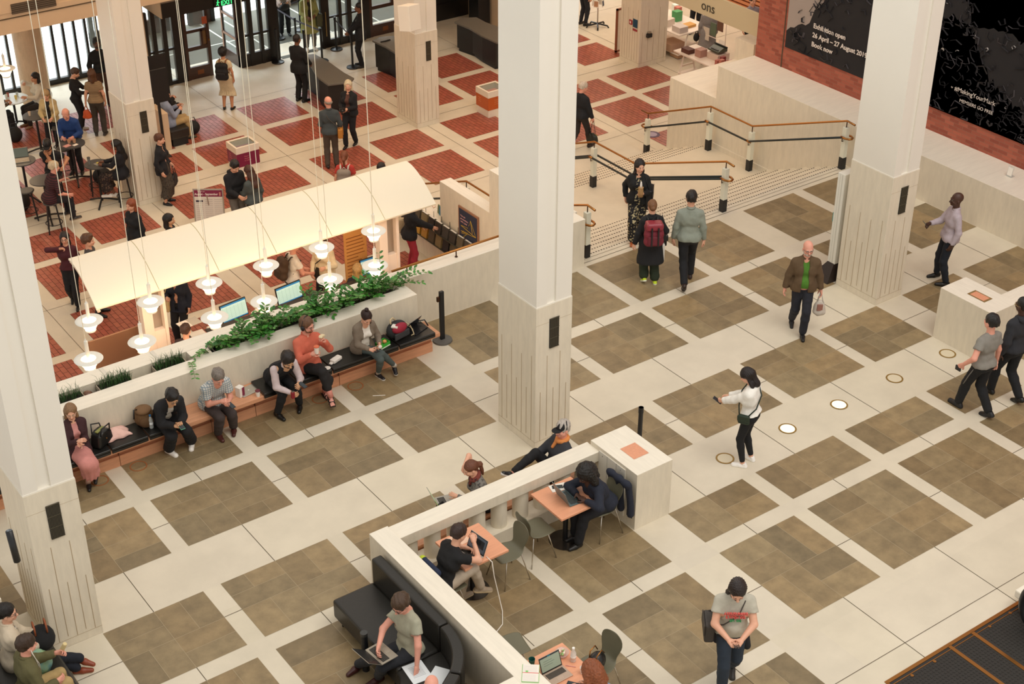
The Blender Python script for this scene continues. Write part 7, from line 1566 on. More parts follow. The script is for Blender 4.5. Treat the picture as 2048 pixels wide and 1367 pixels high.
# his shirt sleeves
def sleeves(i, col, name='shirt_sleeves', to=.93, r0=.062, r1=.036):
    s = SDF(np.minimum.reduce([i['sh'][-1], i['sh'][1], i['wr'][-1], i['wr'][1], i['el'][1], i['el'][-1]])-.1, np.maximum.reduce([i['sh'][-1], i['sh'][1], i['wr'][-1], i['wr'][1], i['el'][1], i['el'][-1]])+.1, .013); k = i['k']
    for q in (-1, 1): s.cone(i['sh'][q], i['el'][q], r0*k, .055*k, .02); s.cone(i['el'][q], i['el'][q]+(i['wr'][q]-i['el'][q])*to, .055*k, r1*k, .02)
    s.warp(lambda X, Y, Z: .003*np.sin(40*Z+20*X)*np.sin(35*Y)); v, f = s.mesh(); np_mesh(name, [(v, f, 0)], [cloth(col)], i['root'])
sleeves(i, '#cdbcbc')
m = MB(); cp = [i['neck']+i['R2']@(A_([.058*math.cos(a), .0+.058*math.sin(a), .008-.03*max(0, math.sin(a))])) for a in [pi*.5+.2+j*(2*pi-.4)/12 for j in range(13)]]; m.tube([tuple(p) for p in cp], .017, 6, flat=1.5); m.build('shirt_collar', [cloth('#cdbcbc')], i['root'], smooth=True)
phone('black phone held by the person in the waistcoat', i['W']((-.11, .68, .70)), (.3, 0, .3))
t = thing('drinks_can', 'red and silver drinks can held by the person in the waistcoat', 'can', i['W']((.075, .69, .54))); m = MB(); m.lathe([(0, 0), (.028, 0), (.032, .01), (.032, .10), (.026, .115), (0, .115)], 18); m.build('body', [mat('can_red', '#8e2530', .3, metal=.3)], t, smooth=False); m = MB(); m.cyl(0, 0, .1151, .117, .025, 16); m.build('top', [M_STEEL], t)
L = bl(9.26); i = person('bespectacled person in a coral shirt with headphones, eating and holding a paper cup', L, pi, 1.80, False, 'pink', ('shirt', '#cf6a52'), '#6a7d8c', ('cropped', '#1d1a1a'), ('sandal', '#1c1614', '#d99a8a'), ('short', '#6a4a33'), 'sit', lean=.02, head=(.42, .10), lh=(-.17, .26, 1.06), rh=(.07, .30, .92), lhand='hold', rhand='hold', lel=(-.55, -.25, -1), rel=(.6, -.2, -1), lf=FT(L, pi, 650, 790, 0, -.1), rf=FT(L, pi, 662, 803, .10, -.3, -.25), rkn=(-.25, 1, .4), glasses='#1b1512', beard='#7a5338', seat=.476, extras=[('socks', '#d98f80')], rpalm=(-1, .2, 0))
cup('white paper cup with a coral drink held by the person in the coral shirt', i['hand'](1, .085, -.03), '#efe4d8', '#d9704c', .12, .042)
m = MB(); m.box(-.09, .09, -.03, .03, -.022, .022); o = tag(m.build('sandwich', [mat('bread', '#e3d2ab', .8)], bevel=.012), 'sandwich in the raised hand of the person in the coral shirt', 'sandwich'); o.location = i['hand'](-1, .10, .02); o.rotation_euler = (.2, .4, .8)
t = thingM('headphones', 'black over-ear headphones worn by the person in the coral shirt', 'headphones', i['mw'] @ i['M4']); m = MB(); m.tube([(.095*math.cos(a), -.02, .10+.155*math.sin(a)) for a in [j*pi/14 for j in range(15)]], .008, 6); m.build('headband', [M_BLACK], t, smooth=True)
for q in (-1, 1): m = MB(); m.ell((q*.09, -.01, .085), (.022, .036, .042), 14, 8); m.build('ear_cup', [M_BLACK], t, smooth=True)
L = bl(10.24); i = person('dark-haired person in a grey-brown cardigan and white top reading a phone, legs crossed', L, pi, 1.66, True, 'fair', ('cardigan', '#7d7061'), '#e9e4da', ('leggings', '#4f5a58'), ('sneaker', '#17161a', '#ddd8cf'), ('topbun', '#2a1814'), 'sit', lean=.24, head=(-.10, .42), lh=(-.13, .34, .70), rh=(.06, .38, .68), lhand='hold', rhand='hold', lf=FT(L, pi, 757, 753, 0, .1), rf=FT(L, pi, 789, 741, .05, -.35, -.25), rkn=(-.35, 1, .5), seat=.476, extras=[('socks', '#e9e4dc')], rpalm=(0, .2, 1))
heldphone(i, 1, 'black phone with a white edge in the cardigan wearer\'s hand', d=.10, tilt=.2); m = MB(); m.ell((0, 0, 0), (.035, .025, .03), 12, 8); tag(m.build('paper_wrapper', [M_PAPER], smooth=True, loc=i['hand'](-1, .09)), 'crumpled wrapper in the cardigan wearer\'s left hand', 'wrapper')
# ------------------------------------------------------------------ walking and standing in the stone hall
L = FL(1262, 476, 0); L.y = 19.30; rz = hd(-.15, 1); i = person('person in a black jacket and patterned black jumpsuit coming up the steps', tuple(L), rz, 1.70, True, 'fair', ('jacket', '#141414'), cloth('#17161a', .8, 'fleck', '#b9ab84', 22), ('wide', cloth('#17161a', .8, 'fleck', '#b9ab84', 22)), ('shoe', '#a8582c', '#8a4522'), ('longish', '#1d120e'), 'walk', lean=.03, head=(.45, .05), lh=(-.10, .26, 1.12), rh=(.24, -.08, .86), lhand='hold', lf=(-.07, -.22, -.0, 0, -.4), rf=(.06, .12, 0, 0), lpalm=(1, 0, 0))
t = thing('paper_wrapped_bottle', 'bottle wrapped in brown paper carried at the chest of the person in the jumpsuit', 'bottle', i['hand'](-1, .07, -.06), .3); m = MB(); m.lathe([(0, 0), (.045, .01), (.05, .1), (.045, .18), (.05, .2)], 12); m.build('paper', [mat('brown_paper', '#b08a5c', .85, bump=.6, bscale=30)], t, smooth=True); m = MB(); m.lathe([(.022, .18), (.022, .24), (.012, .31), (.0, .32)], 12); m.build('neck', [M_PAPER], t, smooth=True)
sidebag(i, 'large black shoulder bag of the person in the jumpsuit', '#121315', -1, (.17, .06, .20), (.02, -.03, .05), cross=False)
L = FL(1297, 567, 0); rz = hd(-.1, -1); i = person('person with a crimson rolltop backpack and neon yellow trainers, seen from behind', tuple(L), rz, 1.66, True, 'fair', ('coat', '#17171a'), None, ('wide', '#26301f'), ('sneaker', '#c9e02a', '#e8ecd8'), ('bun', '#7a5232'), 'walk', lean=.05, lf=FT(L, rz, 1287, 566, 0, .1, -.5), rf=FT(L, rz, 1309, 566, 0, 0), head=(0, .1), lh=(-.30, .02, .78), rh=(.20, .24, .98), rhand='hold')
backpack(i, 'crimson rolltop backpack with black straps', '#7a2432', '#6b1f2c', .15, .23, .085, flap='#8e2c3a')
m = MB(); m.box(-.04, .04, -.06, .06, -.16, .16); o = tag(m.build('paper_bag', [M_PAPER], bevel=.01), 'white paper hanging at the right hip below the crimson backpack', 'paper'); o.location = i['W']((.22, .05, .62)); o.rotation_euler = (0, 0, rz)
t = thing('camera', 'black camera slung at the right side of the backpack wearer', 'camera', i['W']((.27, .10, .88)), rz); m = MB(); m.box(-.05, .05, -.07, .07, -.05, .05); m.build('body', [M_BLACK], t, bevel=.01); m = MB(); m.cyl(0, 0, -.16, -.04, .04, 14); m.build('lens', [M_BLACK], t); m = MB(); m.tube([(0, -.06, .05), (-.06, -.05, .4), (-.06, .05, .42), (0, .06, .05)], .008, 5); m.build('strap', [M_BLACK], t)
L = FL(1371, 566, 0); rz = hd(.02, -1); i = person('person in an untucked grey-green shirt walking away, seen from behind', tuple(L), rz, 1.84, False, 'fair', ('shirt', '#8d9488'), None, ('trousers', '#15161a'), ('shoe', '#2e1d16', '#241610'), ('short', '#1a1310'), 'walk', lf=(-.06, -.34, 0, 0, -.75), rf=(.09, .20, 0), lh=(-.27, .05, .84), rh=(.28, .02, .84))
L = FL(1596, 664, 0); rz = hd(-.05, 1); i = person('bald bearded person in a brown tweed jacket and green jumper carrying a clear bag', tuple(L), rz, 1.76, False, 'pink', ('jacket', cloth('#5e4a33', .9, None, None)), '#4a7a24', ('trousers', '#20222b'), ('shoe', '#100f10', '#0c0b0b'), ('none', '#b9a28e'), 'walk', lean=.02, head=(.12, .05), lh=(-.30, .0, .82), rh=(.30, -.02, .84), lf=(-.05, .16, 0), rf=(.09, -.26, 0, 0, -.4), glasses='#1d1815', beard='#c9bdb0', build=1.06)
i['root'].children; 
carrybag(i, -1, 'clear plastic bag of books carried by the bald person in tweed', '#c9c0b4', (.10, .05, .15), '#d9d4cc', extra='#9a6a5c', name='plastic_bag', handle=.1)
L = FL(1883, 566, 0); rz = hd(-1, .05); i = person('bald person in a lilac shirt and dark jeans holding out a phone', tuple(L), rz, 1.78, False, 'dark', ('shirt', '#b9adb4'), None, ('jeans', '#161d28'), S_DARK, ('none', '#140e0b'), 'stand', lean=-.03, head=(.0, -.02), lh=(-.22, .02, .88), rh=(.10, .36, 1.16), rhand='hold', lf=FT(L, rz, 1890, 572, 0, -.2), rf=FT(L, rz, 1872, 553, 0, .2), build=1.05)
heldphone(i, 1, 'phone held out by the bald person in the lilac shirt', '#2c3a3c', d=.09, tilt=.8)
L = FL(1948, 826, 0); rz = hd(-.55, -.85); i = person('person in a grey T-shirt and striped black track trousers walking away', tuple(L), rz, 1.80, False, 'pink', ('tee', '#86827a'), None, ('trousers', '#121316'), ('sneaker', '#131315', '#1c1c1e'), ('short', '#15110f'), 'walk', lh=(-.34, .12, .95), rh=(.30, .0, .84), lhand='hold', lf=(-.07, .28, 0), rf=(.08, -.20, 0, 0, -.35), build=1.06)
m = MB(); m.box(-.012, .012, -.05, .05, -.04, .04); o = tag(m.build('wallet', [M_BLACK], bevel=.005), 'black wallet in the left hand of the person in the grey T-shirt', 'wallet'); o.location = i['hand'](-1, .09, -.02); o.rotation_euler = (0, 0, rz)
m = MB(); kk = i['knee'][-1]; hj = i['H']+A_([-.1, 0, 0]); m.tube([tuple(hj+A_([-.085, -.01, .0])), tuple(hj*.5+kk*.5+A_([-.088, 0, 0])), tuple(kk+A_([-.075, 0, 0]))], .014, 6, flat=.6); m.build('side_stripe', [mat('stripe_grey', '#77746f', .7)], i['root'], smooth=True)
L = FL(2008, 797, 0); rz = hd(-.5, -.85); i = person('person in a dark hooded jacket at the right edge beside the grey T-shirt', tuple(L), rz, 1.86, False, 'dark', ('hoodie', '#26272c'), None, ('trousers', '#131418'), S_DARK, ('crop', '#0f0c0a'), 'walk', head=(.1, .0), glasses='#b59a5c', lf=(-.07, .24, 0), rf=(.08, -.22, 0, 0, -.4))
L = FL(1491, 926, 0); rz = hd(-.78, -.42); i = person('person in a white sweatshirt and black leggings looking down at a phone', tuple(L), rz, 1.66, True, 'fair', ('sweat', '#efece4'), None, ('leggings', '#131417'), ('sneaker', '#efece6', '#f6f4ee'), ('longish', '#1c1110'), 'stand', lean=.05, head=(.1, .5), lh=(-.06, .44, 1.02), rh=(.10, .40, 1.02), lhand='hold', rhand='hold', lf=FT(L, rz, 1484, 933, 0, .2), rf=FT(L, rz, 1501, 919, 0, -.3))
heldphone(i, -1, 'white-edged phone held by the person in the white sweatshirt', '#3a3a3a', d=.10, tilt=.5)
sidebag(i, 'small dark green crossbody bag of the person in the white sweatshirt', '#1f3022', -1, (.09, .035, .075), (.01, .03, .02), '#1c2a20', cross=True, name='crossbody_bag')
L = FL(1452, 1372, 0); rz = hd(-.02, 1); i = person('long-haired person in a grey printed T-shirt walking while looking at a phone', tuple(L), rz, 1.82, False, 'fair', ('tee', '#b9b4a4'), None, ('jeans', '#2a3542'), ('sneaker', '#2a2622', '#3a352e'), ('longish', '#241712'), 'walk', lean=.05, head=(0, .55), lh=(-.06, .34, 1.06), rh=(.07, .34, 1.06), lhand='hold', rhand='hold', lf=(-.09, -.26, 0, 0, -.4), rf=(.08, .16, 0), beard='#241712', build=1.12, lel=(-.9, -.3, -.4), rel=(.9, -.3, -.4), lpalm=(0, .2, 1), rpalm=(0, .2, 1))
phone('black phone held by the long-haired person in the printed T-shirt', i['W']((.0, .45, 1.085)), (.5, 0, rz))
Mc = Matrix([list(i['R2'][r])+[i['che'][r]] for r in range(3)]+[[0, 0, 0, 1]])
for j, (s_, c_, sz) in enumerate([('ABERCROMBIE', '#d9625a', .042), ('& FITCH CO.', '#d9625a', .042), ('EST. 1892', '#4a9a62', .034)]):
    text(s_, sz, mat('print_'+c_[1:], c_, .7), i['root'], Mc @ Matrix.Translation((0, .158+.004*j, .045-.05*j)) @ Matrix.Rotation(pi, 4, 'Z') @ Matrix.Rotation(pi/2, 4, 'X'), 'CENTER', 'printed_lettering', .012, 1, .001)
sidebag(i, 'grey messenger bag slung across the long-haired person\'s body', '#3a342e', 1, (.15, .06, .14), (.05, -.02, .02), '#3f3832', cross=True, name='messenger_bag')
s = SDF((-.3, -.3, .55), (.3, .3, 1.15), .014)
for j in range(12):
    a, b = j*pi/6, (j+1)*pi/6; s.cone((.165*math.cos(a), .14*math.sin(a)-.0, .93), (.165*math.cos(b), .14*math.sin(b), .93), .042, .042, .02)
s.cone((-.15, .0, .9), (-.2, .0, .68), .06, .05, .03); s.cone((.13, -.08, .9), (.16, -.08, .7), .06, .05, .03); v, f = s.mesh(); np_mesh('tied_jacket', [(v, f, 0)], [cloth('#1d1d22')], i['root'])
# ------------------------------------------------------------------ by the balustrade and the sofa
L = (9.60, 13.96, 0); rz = math.atan2(.25, -1)-pi/2; i = person('person with a reddish ponytail and patterned scarf working on a laptop behind the balustrade', L, rz, 1.66, True, 'fair', ('jumper', cloth('#77736c', .9, 'fleck', '#4a4643', 30)), None, ('leggings', '#1a1d26'), S_DARK, ('pony', '#6d3f28'), 'sit', lean=.22, head=(.05, .30), lh=(-.05, .42, .64), rh=(.12, .24, .98), lhand='type', rhand='hold', lf=(-.1, .62, 0), rf=(.08, .62, 0), seat=.30, scarf=cloth('#7a3a30', .9, 'fleck', '#3f2a28', 20))
laptop('laptop with a green spreadsheet on the lap of the person behind the balustrade', i['W']((-.02, .56, .53)), rz, .34, .24, 2.0, '#a9a49a', '#2a2826', '#8ea878', .35, lines=[(.05, .5, .15, .22, 0), (.05, .5, .25, .30, 1), (.05, .5, .33, .40, 0), (.05, .5, .43, .47, 1), (.05, .5, .5, .58, 0), (.35, .6, .93, .99, 0)])
soft_bag('shoulder_bag', 'dark blue bag with brown straps beside the laptop user behind the balustrade', (8.95, 14.08, .305), (.2, .1, .11), '#1f2430', .3)
L = (10.86, 13.98, 0); rz = math.atan2(.12, -1)-pi/2; i = person('person in a black cap and orange scarf lounging on the bench by the pier', L, rz, 1.74, False, 'pink', ('zipjacket', '#33353a'), None, ('jeans', '#17171a'), ('sneaker', '#1a191b', '#e4e0d8'), ('short', '#b9b0a6'), 'sit', lean=-.22, head=(.25, .05), lh=(-.2, .35, .60), rh=(.14, .32, .62), lf=(-.08, .80, .02, 0, .3), rf=(.10, .62, .42, 0, .55), rkn=(.1, .3, 1), seat=.30, scarf='#d98a4a', cap='#141416')
L = (10.86, 12.85, 0); rz = pi/2; i = person('curly-haired person in a navy hoodie leaning over a teal-grey laptop', L, rz, 1.74, True, 'dark', ('hoodie', '#1d2230'), None, ('trousers', '#16171c'), ('shoe', '#1a1816', '#141312'), ('curly', '#14100e'), 'sit', lean=.50, head=(.1, .25), lh=(-.10, .42, .79), rh=(.06, .43, .79), lhand='type', rhand='flat', lel=(-1, .1, -.3), rel=(1, .1, -.3), lf=(-.08, .50, 0), rf=(.10, .42, 0), seat=.455, glasses='#3a2f2a', build=1.1)
t = thing('hung_coat', 'dark navy coat hung over the chair back behind the hoodie wearer', 'coat', (11.10, 12.85, 0), 0); s = SDF((-.12, -.36, .15), (.14, .36, .95), .014); s.cone((0, -.2, .82), (0, .2, .82), .05, .05, .03); s.cone((.03, -.2, .78), (.05, -.24, .32), .05, .05, .04); s.cone((.03, .0, .78), (.05, -.02, .30), .055, .055, .04); s.cone((.03, .18, .78), (.05, .2, .36), .05, .05, .04); s.warp(lambda X, Y, Z: .006*np.sin(40*Y+6*Z)); v, f = s.mesh(); np_mesh('cloth', [(v, f, 0)], [cloth('#1f2433')], t)
L = (8.10, 12.74, 0); rz = -pi/2; i = person('person in a black T-shirt and pale trousers resting chin on hand at a silver laptop', L, rz, 1.76, False, 'fair', ('tee', '#121214'), None, ('trousers', '#b3a491'), ('sneaker', '#9c8a74', '#cbb795'), ('short', '#33211a'), 'sit', lean=.38, head=(.1, .18), rh=(.06, .46, 1.02), lh=(-.10, .46, .80), rhand='hold', lhand='type', rel=(.8, .2, -1), lel=(-1, 0, -.4), lf=(-.08, .34, 0), rf=(.12, .52, .16, -.2, -.3), rkn=(.2, 1, .5), seat=.455)
t = thing('hung_jacket', 'navy and lime jacket hung on the chair of the person in the black T-shirt', 'jacket', (7.99, 12.84, 0)); s = SDF((-.12, -.34, .3), (.12, .34, .95), .014); s.cone((0, -.18, .78), (0, .18, .78), .045, .045, .03); s.cone((0, -.15, .75), (0, -.16, .45), .045, .05, .04); s.cone((0, .15, .75), (0, .16, .45), .045, .05, .04); v, f = s.mesh(); np_mesh('cloth', [(v, f, (v[f].mean(1)[:, 1] > .14).astype(int))], [cloth('#1f2a44'), cloth('#b9c832')], t)
L = (7.12, 11.98, 0); rz = pi/2+.10; i = person('person in a sage T-shirt on the leather sofa with a laptop on the thighs', L, rz, 1.80, False, 'pink', ('tee', '#a3a18c'), None, ('jeans', '#22252b'), ('boot', '#3f1a17', '#8a6a4a'), ('tousled', '#4a3524'), 'sit', lean=-.02, side=.10, head=(.15, .50), lh=(-.34, .16, .50), rh=(.06, .42, .72), lhand='flat', rhand='type', lel=(-1, -.3, .2), rel=(1, -.1, -.3), lf=FT(L, rz, 757, 1363, 0, -.1), rf=FT(L, rz, 716, 1338, 0, .15), seat=.43, glasses='#1b1816')
laptop('silver laptop on the lap of the person in the sage T-shirt', i['W']((.03, .40, .63)), rz, .34, .24, 2.5, '#a59c8c', '#1c1a19', '#2a2a2a', .02)
v = FL(865, 1377, 1.12); L = (v.x-.02, v.y-.02, 0); person('person with a shaven head at the bottom edge on the sofa corner', L, 2.4, 1.74, False, 'pink', ('tee', '#4a4a48'), None, ('trousers', '#2a2a2e'), S_DARK, ('none', '#7a6a5c'), 'sit', lean=.05, seat=.43)
L = (8.22, 9.56, 0); i = person('person with long curly ginger hair working at the bottom square table', L, 0, 1.68, True, 'fair', ('jumper', '#8ba0b8'), None, ('jeans', '#2a3240'), S_DARK, ('curly', '#8a4a26'), 'sit', lean=.30, head=(.05, .35), lh=(-.12, .44, .79), rh=(.10, .44, .79), lhand='type', rhand='type', seat=.455)
# ------------------------------------------------------------------ lower left seat
L = (3.13, 14.62, 0); rz = -pi/2-.15; i = person('dark-haired person in an off-white jacket and striped top with a black bag on the lap', L, rz, 1.72, False, 'fair', ('jacket', '#cfc0a8'), cloth('#e2ddd2', .85, 'stripe', '#16181c', 6.5), ('trousers', '#141a26'), ('shoe', '#8a3f24', '#d9c9ae'), ('short', '#17110f'), 'sit', lean=.05, head=(-.35, .02), lh=(-.02, .38, .76), rh=(.10, .34, .70), lhand='hold', rhand='relaxed', lf=(.06, .70, 0, -.3), rf=(.02, .82, .06, -.5, -.3), rkn=(-.3, 1, .6), seat=.44, glasses='#2a2320')
t = thing('handbag', 'black bag with brown leather handles on the lap of the person in the off-white jacket', 'bag', i['W']((.0, .36, .60)), rz); m = MB(); m.ell((0, 0, .08), (.2, .16, .14), 18, 12); m.build('body', [mat('bag_black_felt', '#121214', .9)], t, smooth=True); m = MB()
for yy in (-.07, .07): m.tube([(-.08, yy, .2), (-.07, yy, .3), (0, yy, .33), (.07, yy, .3), (.08, yy, .2)], .012, 6)
m.build('handles', [mat('tan_leather', '#8f4a26', .5)], t, smooth=True)
t = thing('plastic_bag', 'blue and green plastic shopping bag between the two people at the lower left', 'bag', i['W']((.36, .22, .45)), rz); s = SDF((-.2, -.22, -.02), (.2, .22, .42), .013); s.ell((0, 0, .17), (.13, .17, .19), k=0); s.warp(lambda X, Y, Z: .010*np.sin(45*X+20*Z)*np.sin(40*Y+12*X)); s.cut((0, 0, .005), (0, 0, -1)); v, f = s.mesh(); np_mesh('body', [(v, f, 0)], [mat('bag_blue_film', '#5f9aa8', .3, col2='#8fa86a', scale=5, bump=.4, bscale=20)], t)
L = (3.06, 13.93, 0); rz = -pi/2+.05; i = person('person in an olive overshirt with white earphones eating a wrap, lower left', L, rz, 1.76, False, 'pink', ('zipjacket', '#5f5a38'), None, ('trousers', '#b59a68'), S_DARK, ('short', '#3a281c'), 'sit', lean=.12, head=(.0, .12), lh=(-.10, .44, .82), rh=(.18, .30, .66), lhand='hold', lf=(-.10, .46, 0), rf=(.14, .50, 0), seat=.44)
m = MB(); m.tube([(0, 0, -.08), (0, 0, .08)], [.03, .026], 10); o = tag(m.build('wrap_sandwich', [mat('wrap_bread', '#d8c490', .8)], bevel=.01), 'half-eaten wrap held by the person in the olive overshirt', 'sandwich'); o.location = i['hand'](-1, .09, .05); o.rotation_euler = (.4, .3, 0)
t = thing('earphones', 'white wired earphones of the person in the olive overshirt', 'earphones', (0, 0, 0)); m = MB()
for q in (-1, 1): a = i['W'](i['hb']+i['HR']@(A_([q*.078, .01, .085]))); b = i['W'](i['che']+A_([q*.06, .13, .08])); c = i['W'](i['che']+A_([.0, .15, -.08])); m.tube([a, (a+b)/2+Vector((0, 0, -.02)), b, c], .005, 5)
m.build('wire', [mat('cable_white', '#ece6da', .5)], t, smooth=True)
# ------------------------------------------------------------------ brick hall
def hallp(label, px, py, r, t_, h=1.7, **kw):
    v = FL(px, py, ZB); kw.setdefault('res', .018); return person(label, tuple(v), hd(r, t_), h, **kw)
def sitp(label, x, y, rz, h=1.7, **kw): kw.setdefault('res', .018); return person(label, (x, y, ZB), rz, h, pose='sit', **kw)
i = sitp('dark-haired person in a brown flowered top at the white low table', 10.0, 35.65, -pi/2, 1.66, fem=True, skin='tan', top=('jumper', cloth('#3f3028', .9, 'floral', '#a08a6c', 16)), legs=('trousers', '#17171a'), hair=('short', '#1d1512'), lh=(-.1, .40, .78), rh=(.1, .40, .78), seat=.45)
i = sitp('person in a cream top with striped sleeves eating at the white low table', 11.22, 35.78, pi/2+.2, 1.66, fem=True, skin='tan', top=('jumper', '#d8cfbc'), legs=('trousers', '#2a2420'), hair=('bob', '#1d1411'), rh=(.05, .30, 1.12), lh=(-.08, .38, .80), rhand='hold', shoes=('shoe', '#8a6a4a', '#6a4a34'), seat=.45)
i = hallp('person with long blond-grey hair in a beige coat standing at the grey bar table', 112, 304, .1, 1, 1.64, fem=True, top=('jacket', '#b5a276'), under='#1b1a1a', legs=('trousers', '#16161a'), hair=('longish', '#a98c62'), head=(0, .5), lh=(-.10, .30, 1.0), rh=(.10, .30, 1.0))
i = hallp('person in black with an orange bag on the arm looking at a phone', 163, 262, 1, -.05, 1.66, fem=True, top=('jumper', '#17171a'), legs=('trousers', '#17171c'), shoes=('sneaker', '#cfc6b8', '#d8d2c6'), hair=('short', '#4a3324'), head=(0, .45), lh=(-.04, .38, 1.10), rh=(.10, .36, 1.05), rhand='hold', lhand='hold')
carrybag(i, 1, 'orange carrier bag on the arm of the person in black', '#d8602c', (.15, .08, .22)); cup('dark cup held by the person in black with the orange bag', i['hand'](-1, .08, .0), '#4a4a48', None, .1, .04)
i = hallp('person with long brown hair and a beige striped top, seen from behind', 202, 270, -.1, -1, 1.72, fem=True, top=('tee', cloth('#a48a68', .9, 'stripe', '#6f5c46', 12)), legs=('trousers', '#3f3a34'), shoes=('sneaker', '#26231f', '#55504a'), hair=('longish', '#5c3a22'), build=1.05, lh=(-.26, .02, .82))
carrybag(i, -1, 'small orange bag at the left hand of the person in the striped top', '#d05a2a', (.10, .05, .12), handle=.08)
i = hallp('bearded person in a dark jumper standing by the cafe windows', 212, 214, .4, .8, 1.84, top=('jumper', '#181a1c'), under='#d8d2c8', legs=('trousers', '#4a3226'), hair=('short', '#15110f'), skin='brown', beard='#15110f', glasses='#1a1715', lh=(-.14, .30, 1.08), rh=(.26, .08, .92), lhand='hold')
m = MB(); m.box(-.1, .1, -.006, .006, -.15, .15); o = tag(m.build('paper_folder', [M_GREYP]), 'grey folder under the arm of the bearded person by the windows', 'folder'); o.location = i['hand'](1, .06, .05); o.rotation_euler = (0, .2, .6)
i = person('bald person in a royal blue jumper eating at the round bar table', (10.80, 32.42, ZB), hd(.0, 1), 1.74, False, 'pink', ('zipjacket', '#1d3f7a'), None, ('trousers', '#15161a'), S_DARK, ('bald_ring', '#9a8a7a'), 'stand', lean=.28, head=(0, .35), lh=(-.12, .36, 1.06), rh=(.12, .36, 1.06), lhand='hold', rhand='hold', res=.018)
i = sitp('person in a pink top with its back turned at the far left', 9.05, 32.75, hd(-.6, -.6), 1.66, fem=True, top=('jumper', '#b56a5a'), legs=('trousers', '#26222a'), hair=('bob', '#2a1c16'), seat=.45)
i = sitp('person in a black cap and black printed T-shirt with a hand on the chin', 9.85, 31.2, hd(.1, 1), 1.78, skin='tan', top=('tee', cloth('#151518', .85)), legs=('trousers', '#17181c'), shoes=S_DARK, hair=('short', '#17120f'), beard='#17120f', cap='#131315', lean=.25, head=(0, .25), lh=(-.28, .22, .98), rh=(.05, .26, 1.30), rhand='hold', seat=.72, lf=(-.14, .30, .22), rf=(.14, .30, .22))
i = sitp('older white-haired person in a maroon striped jumper, back turned, on a bar stool', 9.24, 29.88, hd(.75, -.6), 1.74, skin='pink', top=('rolled', cloth('#4a2024', .9, 'stripe', '#23151a', 7)), legs=('trousers', '#1a1a1f'), shoes=('sneaker', '#2a2723', '#8a7a66'), hair=('short', '#cbb897'), lean=.30, head=(0, .1), lh=(-.14, .42, 1.06), rh=(.24, .36, .86), seat=.72, lf=(-.14, .40, .22), rf=(.14, .40, .20))
i = sitp('person with long black hair and dark patterned dress on a bar stool', 11.04, 30.2, hd(-1, .05), 1.66, fem=True, skin='brown', top=('closedsuit', '#15151a'), under='#bdb3a4', legs=('skirt', cloth('#241a18', .9, 'fleck', '#5a4636', 30), .7), shoes=('sneaker', '#e4ded2', '#efeae0'), hair=('long', '#120e0d'), head=(0, .25), lh=(-.08, .40, 1.02), rh=(.08, .40, 1.02), lhand='hold', seat=.72, lf=(-.10, .34, .24), rf=(.10, .26, .16))
i = hallp('person in a black jacket and long tweed skirt leaning on the column, facing right', 335, 406, 1, .1, 1.68, fem=True, top=('closedsuit', '#16161a'), legs=('skirt', cloth('#4a4136', .9, 'fleck', '#2c2620', 40), .68), shoes=('shoe', '#121214', '#0e0e10'), hair=('short', '#5c3622'), head=(0, .05), lh=(-.2, .12, .9), rh=(.24, .06, .86))
carrybag(i, -1, 'dark bag hanging at the side of the person in the tweed skirt', '#17161a', (.16, .05, .15), handle=.16, name='handbag')
i = sitp('person in a pale blue shirt and khaki trousers seated behind the column', 13.36, 32.8, -pi/2, 1.78, top=('shirt', '#8f9ab0'), legs=('trousers', '#b59a6a'), shoes=('shoe', '#3a3a26', '#2a2a20'), hair=('short', '#3a2c20'), lean=-.05, lh=(-.05, .30, .86), rh=(.06, .28, .80), seat=.44, build=1.08)
i = sitp('person in black seated farther back behind the column', 13.55, 33.65, -pi/2+.2, 1.76, top=('zipjacket', '#141416'), legs=('trousers', '#2a241e'), hair=('short', '#17120f'), lean=.1, lh=(-.06, .34, .72), rh=(.06, .34, .72), seat=.44)
t = thing('display_screen', 'black display panel on a stand beside the column, hiding the heads of the seated people', 'screen', (0, 0, 0)); a = PY(302, 142, 32.1); b = PY(330, 200, 32.1); m = MB(); m.box(a.x-.12, a.x+.36, 32.06, 32.12, b.z-.02, a.z+.02); m.build('panel', [M_BLACK], t, bevel=.006); m = MB(); m.box(a.x+.05, a.x+.11, 32.07, 32.11, ZB, b.z); m.box(a.x-.1, a.x+.2, 31.95, 32.2, ZB, ZB+.02); m.build('stand', [M_BLACK], t)
i = hallp('person with round dark hair in a cream dress heading for the doors', 457, 219, .12, -1, 1.64, fem=True, skin='tan', top=('tee', '#d8c8a6'), legs=('skirt', '#d8c8a6', .25), shoes=('shoe', '#15130f', '#11100e'), hair=('afro', '#15100e'))
backpack(i, 'black backpack worn over the cream dress', '#131316', '#1a1a1e', .14, .2, .075, '#8a5a36')
i = hallp('attendant in a dark suit beside the security counter, back turned', 603, 203, .4, -.7, 1.80, skin='brown', top=('closedsuit', '#131416'), legs=('trousers', '#121316'), hair=('crop', '#1a1310'), lh=(-.2, .2, .92), rh=(.18, .26, .98), build=1.08)
i = hallp('grey-haired person in a slate shirt with a tan satchel, back turned', 665, 335, -.15, -1, 1.78, skin='pink', top=('shirt', '#3f4648'), legs=('trousers', '#4a3e34'), shoes=('shoe', '#241c17', '#1a1512'), hair=('bald_ring', '#8d8276'), head=(.4, .0), lh=(-.1, .2, 1.02))
sidebag(i, 'tan canvas satchel at the right hip of the person in the slate shirt', '#b5782c', 1, (.15, .06, .12), (.0, -.05, -.02), '#4a4038', cross=True, name='satchel')
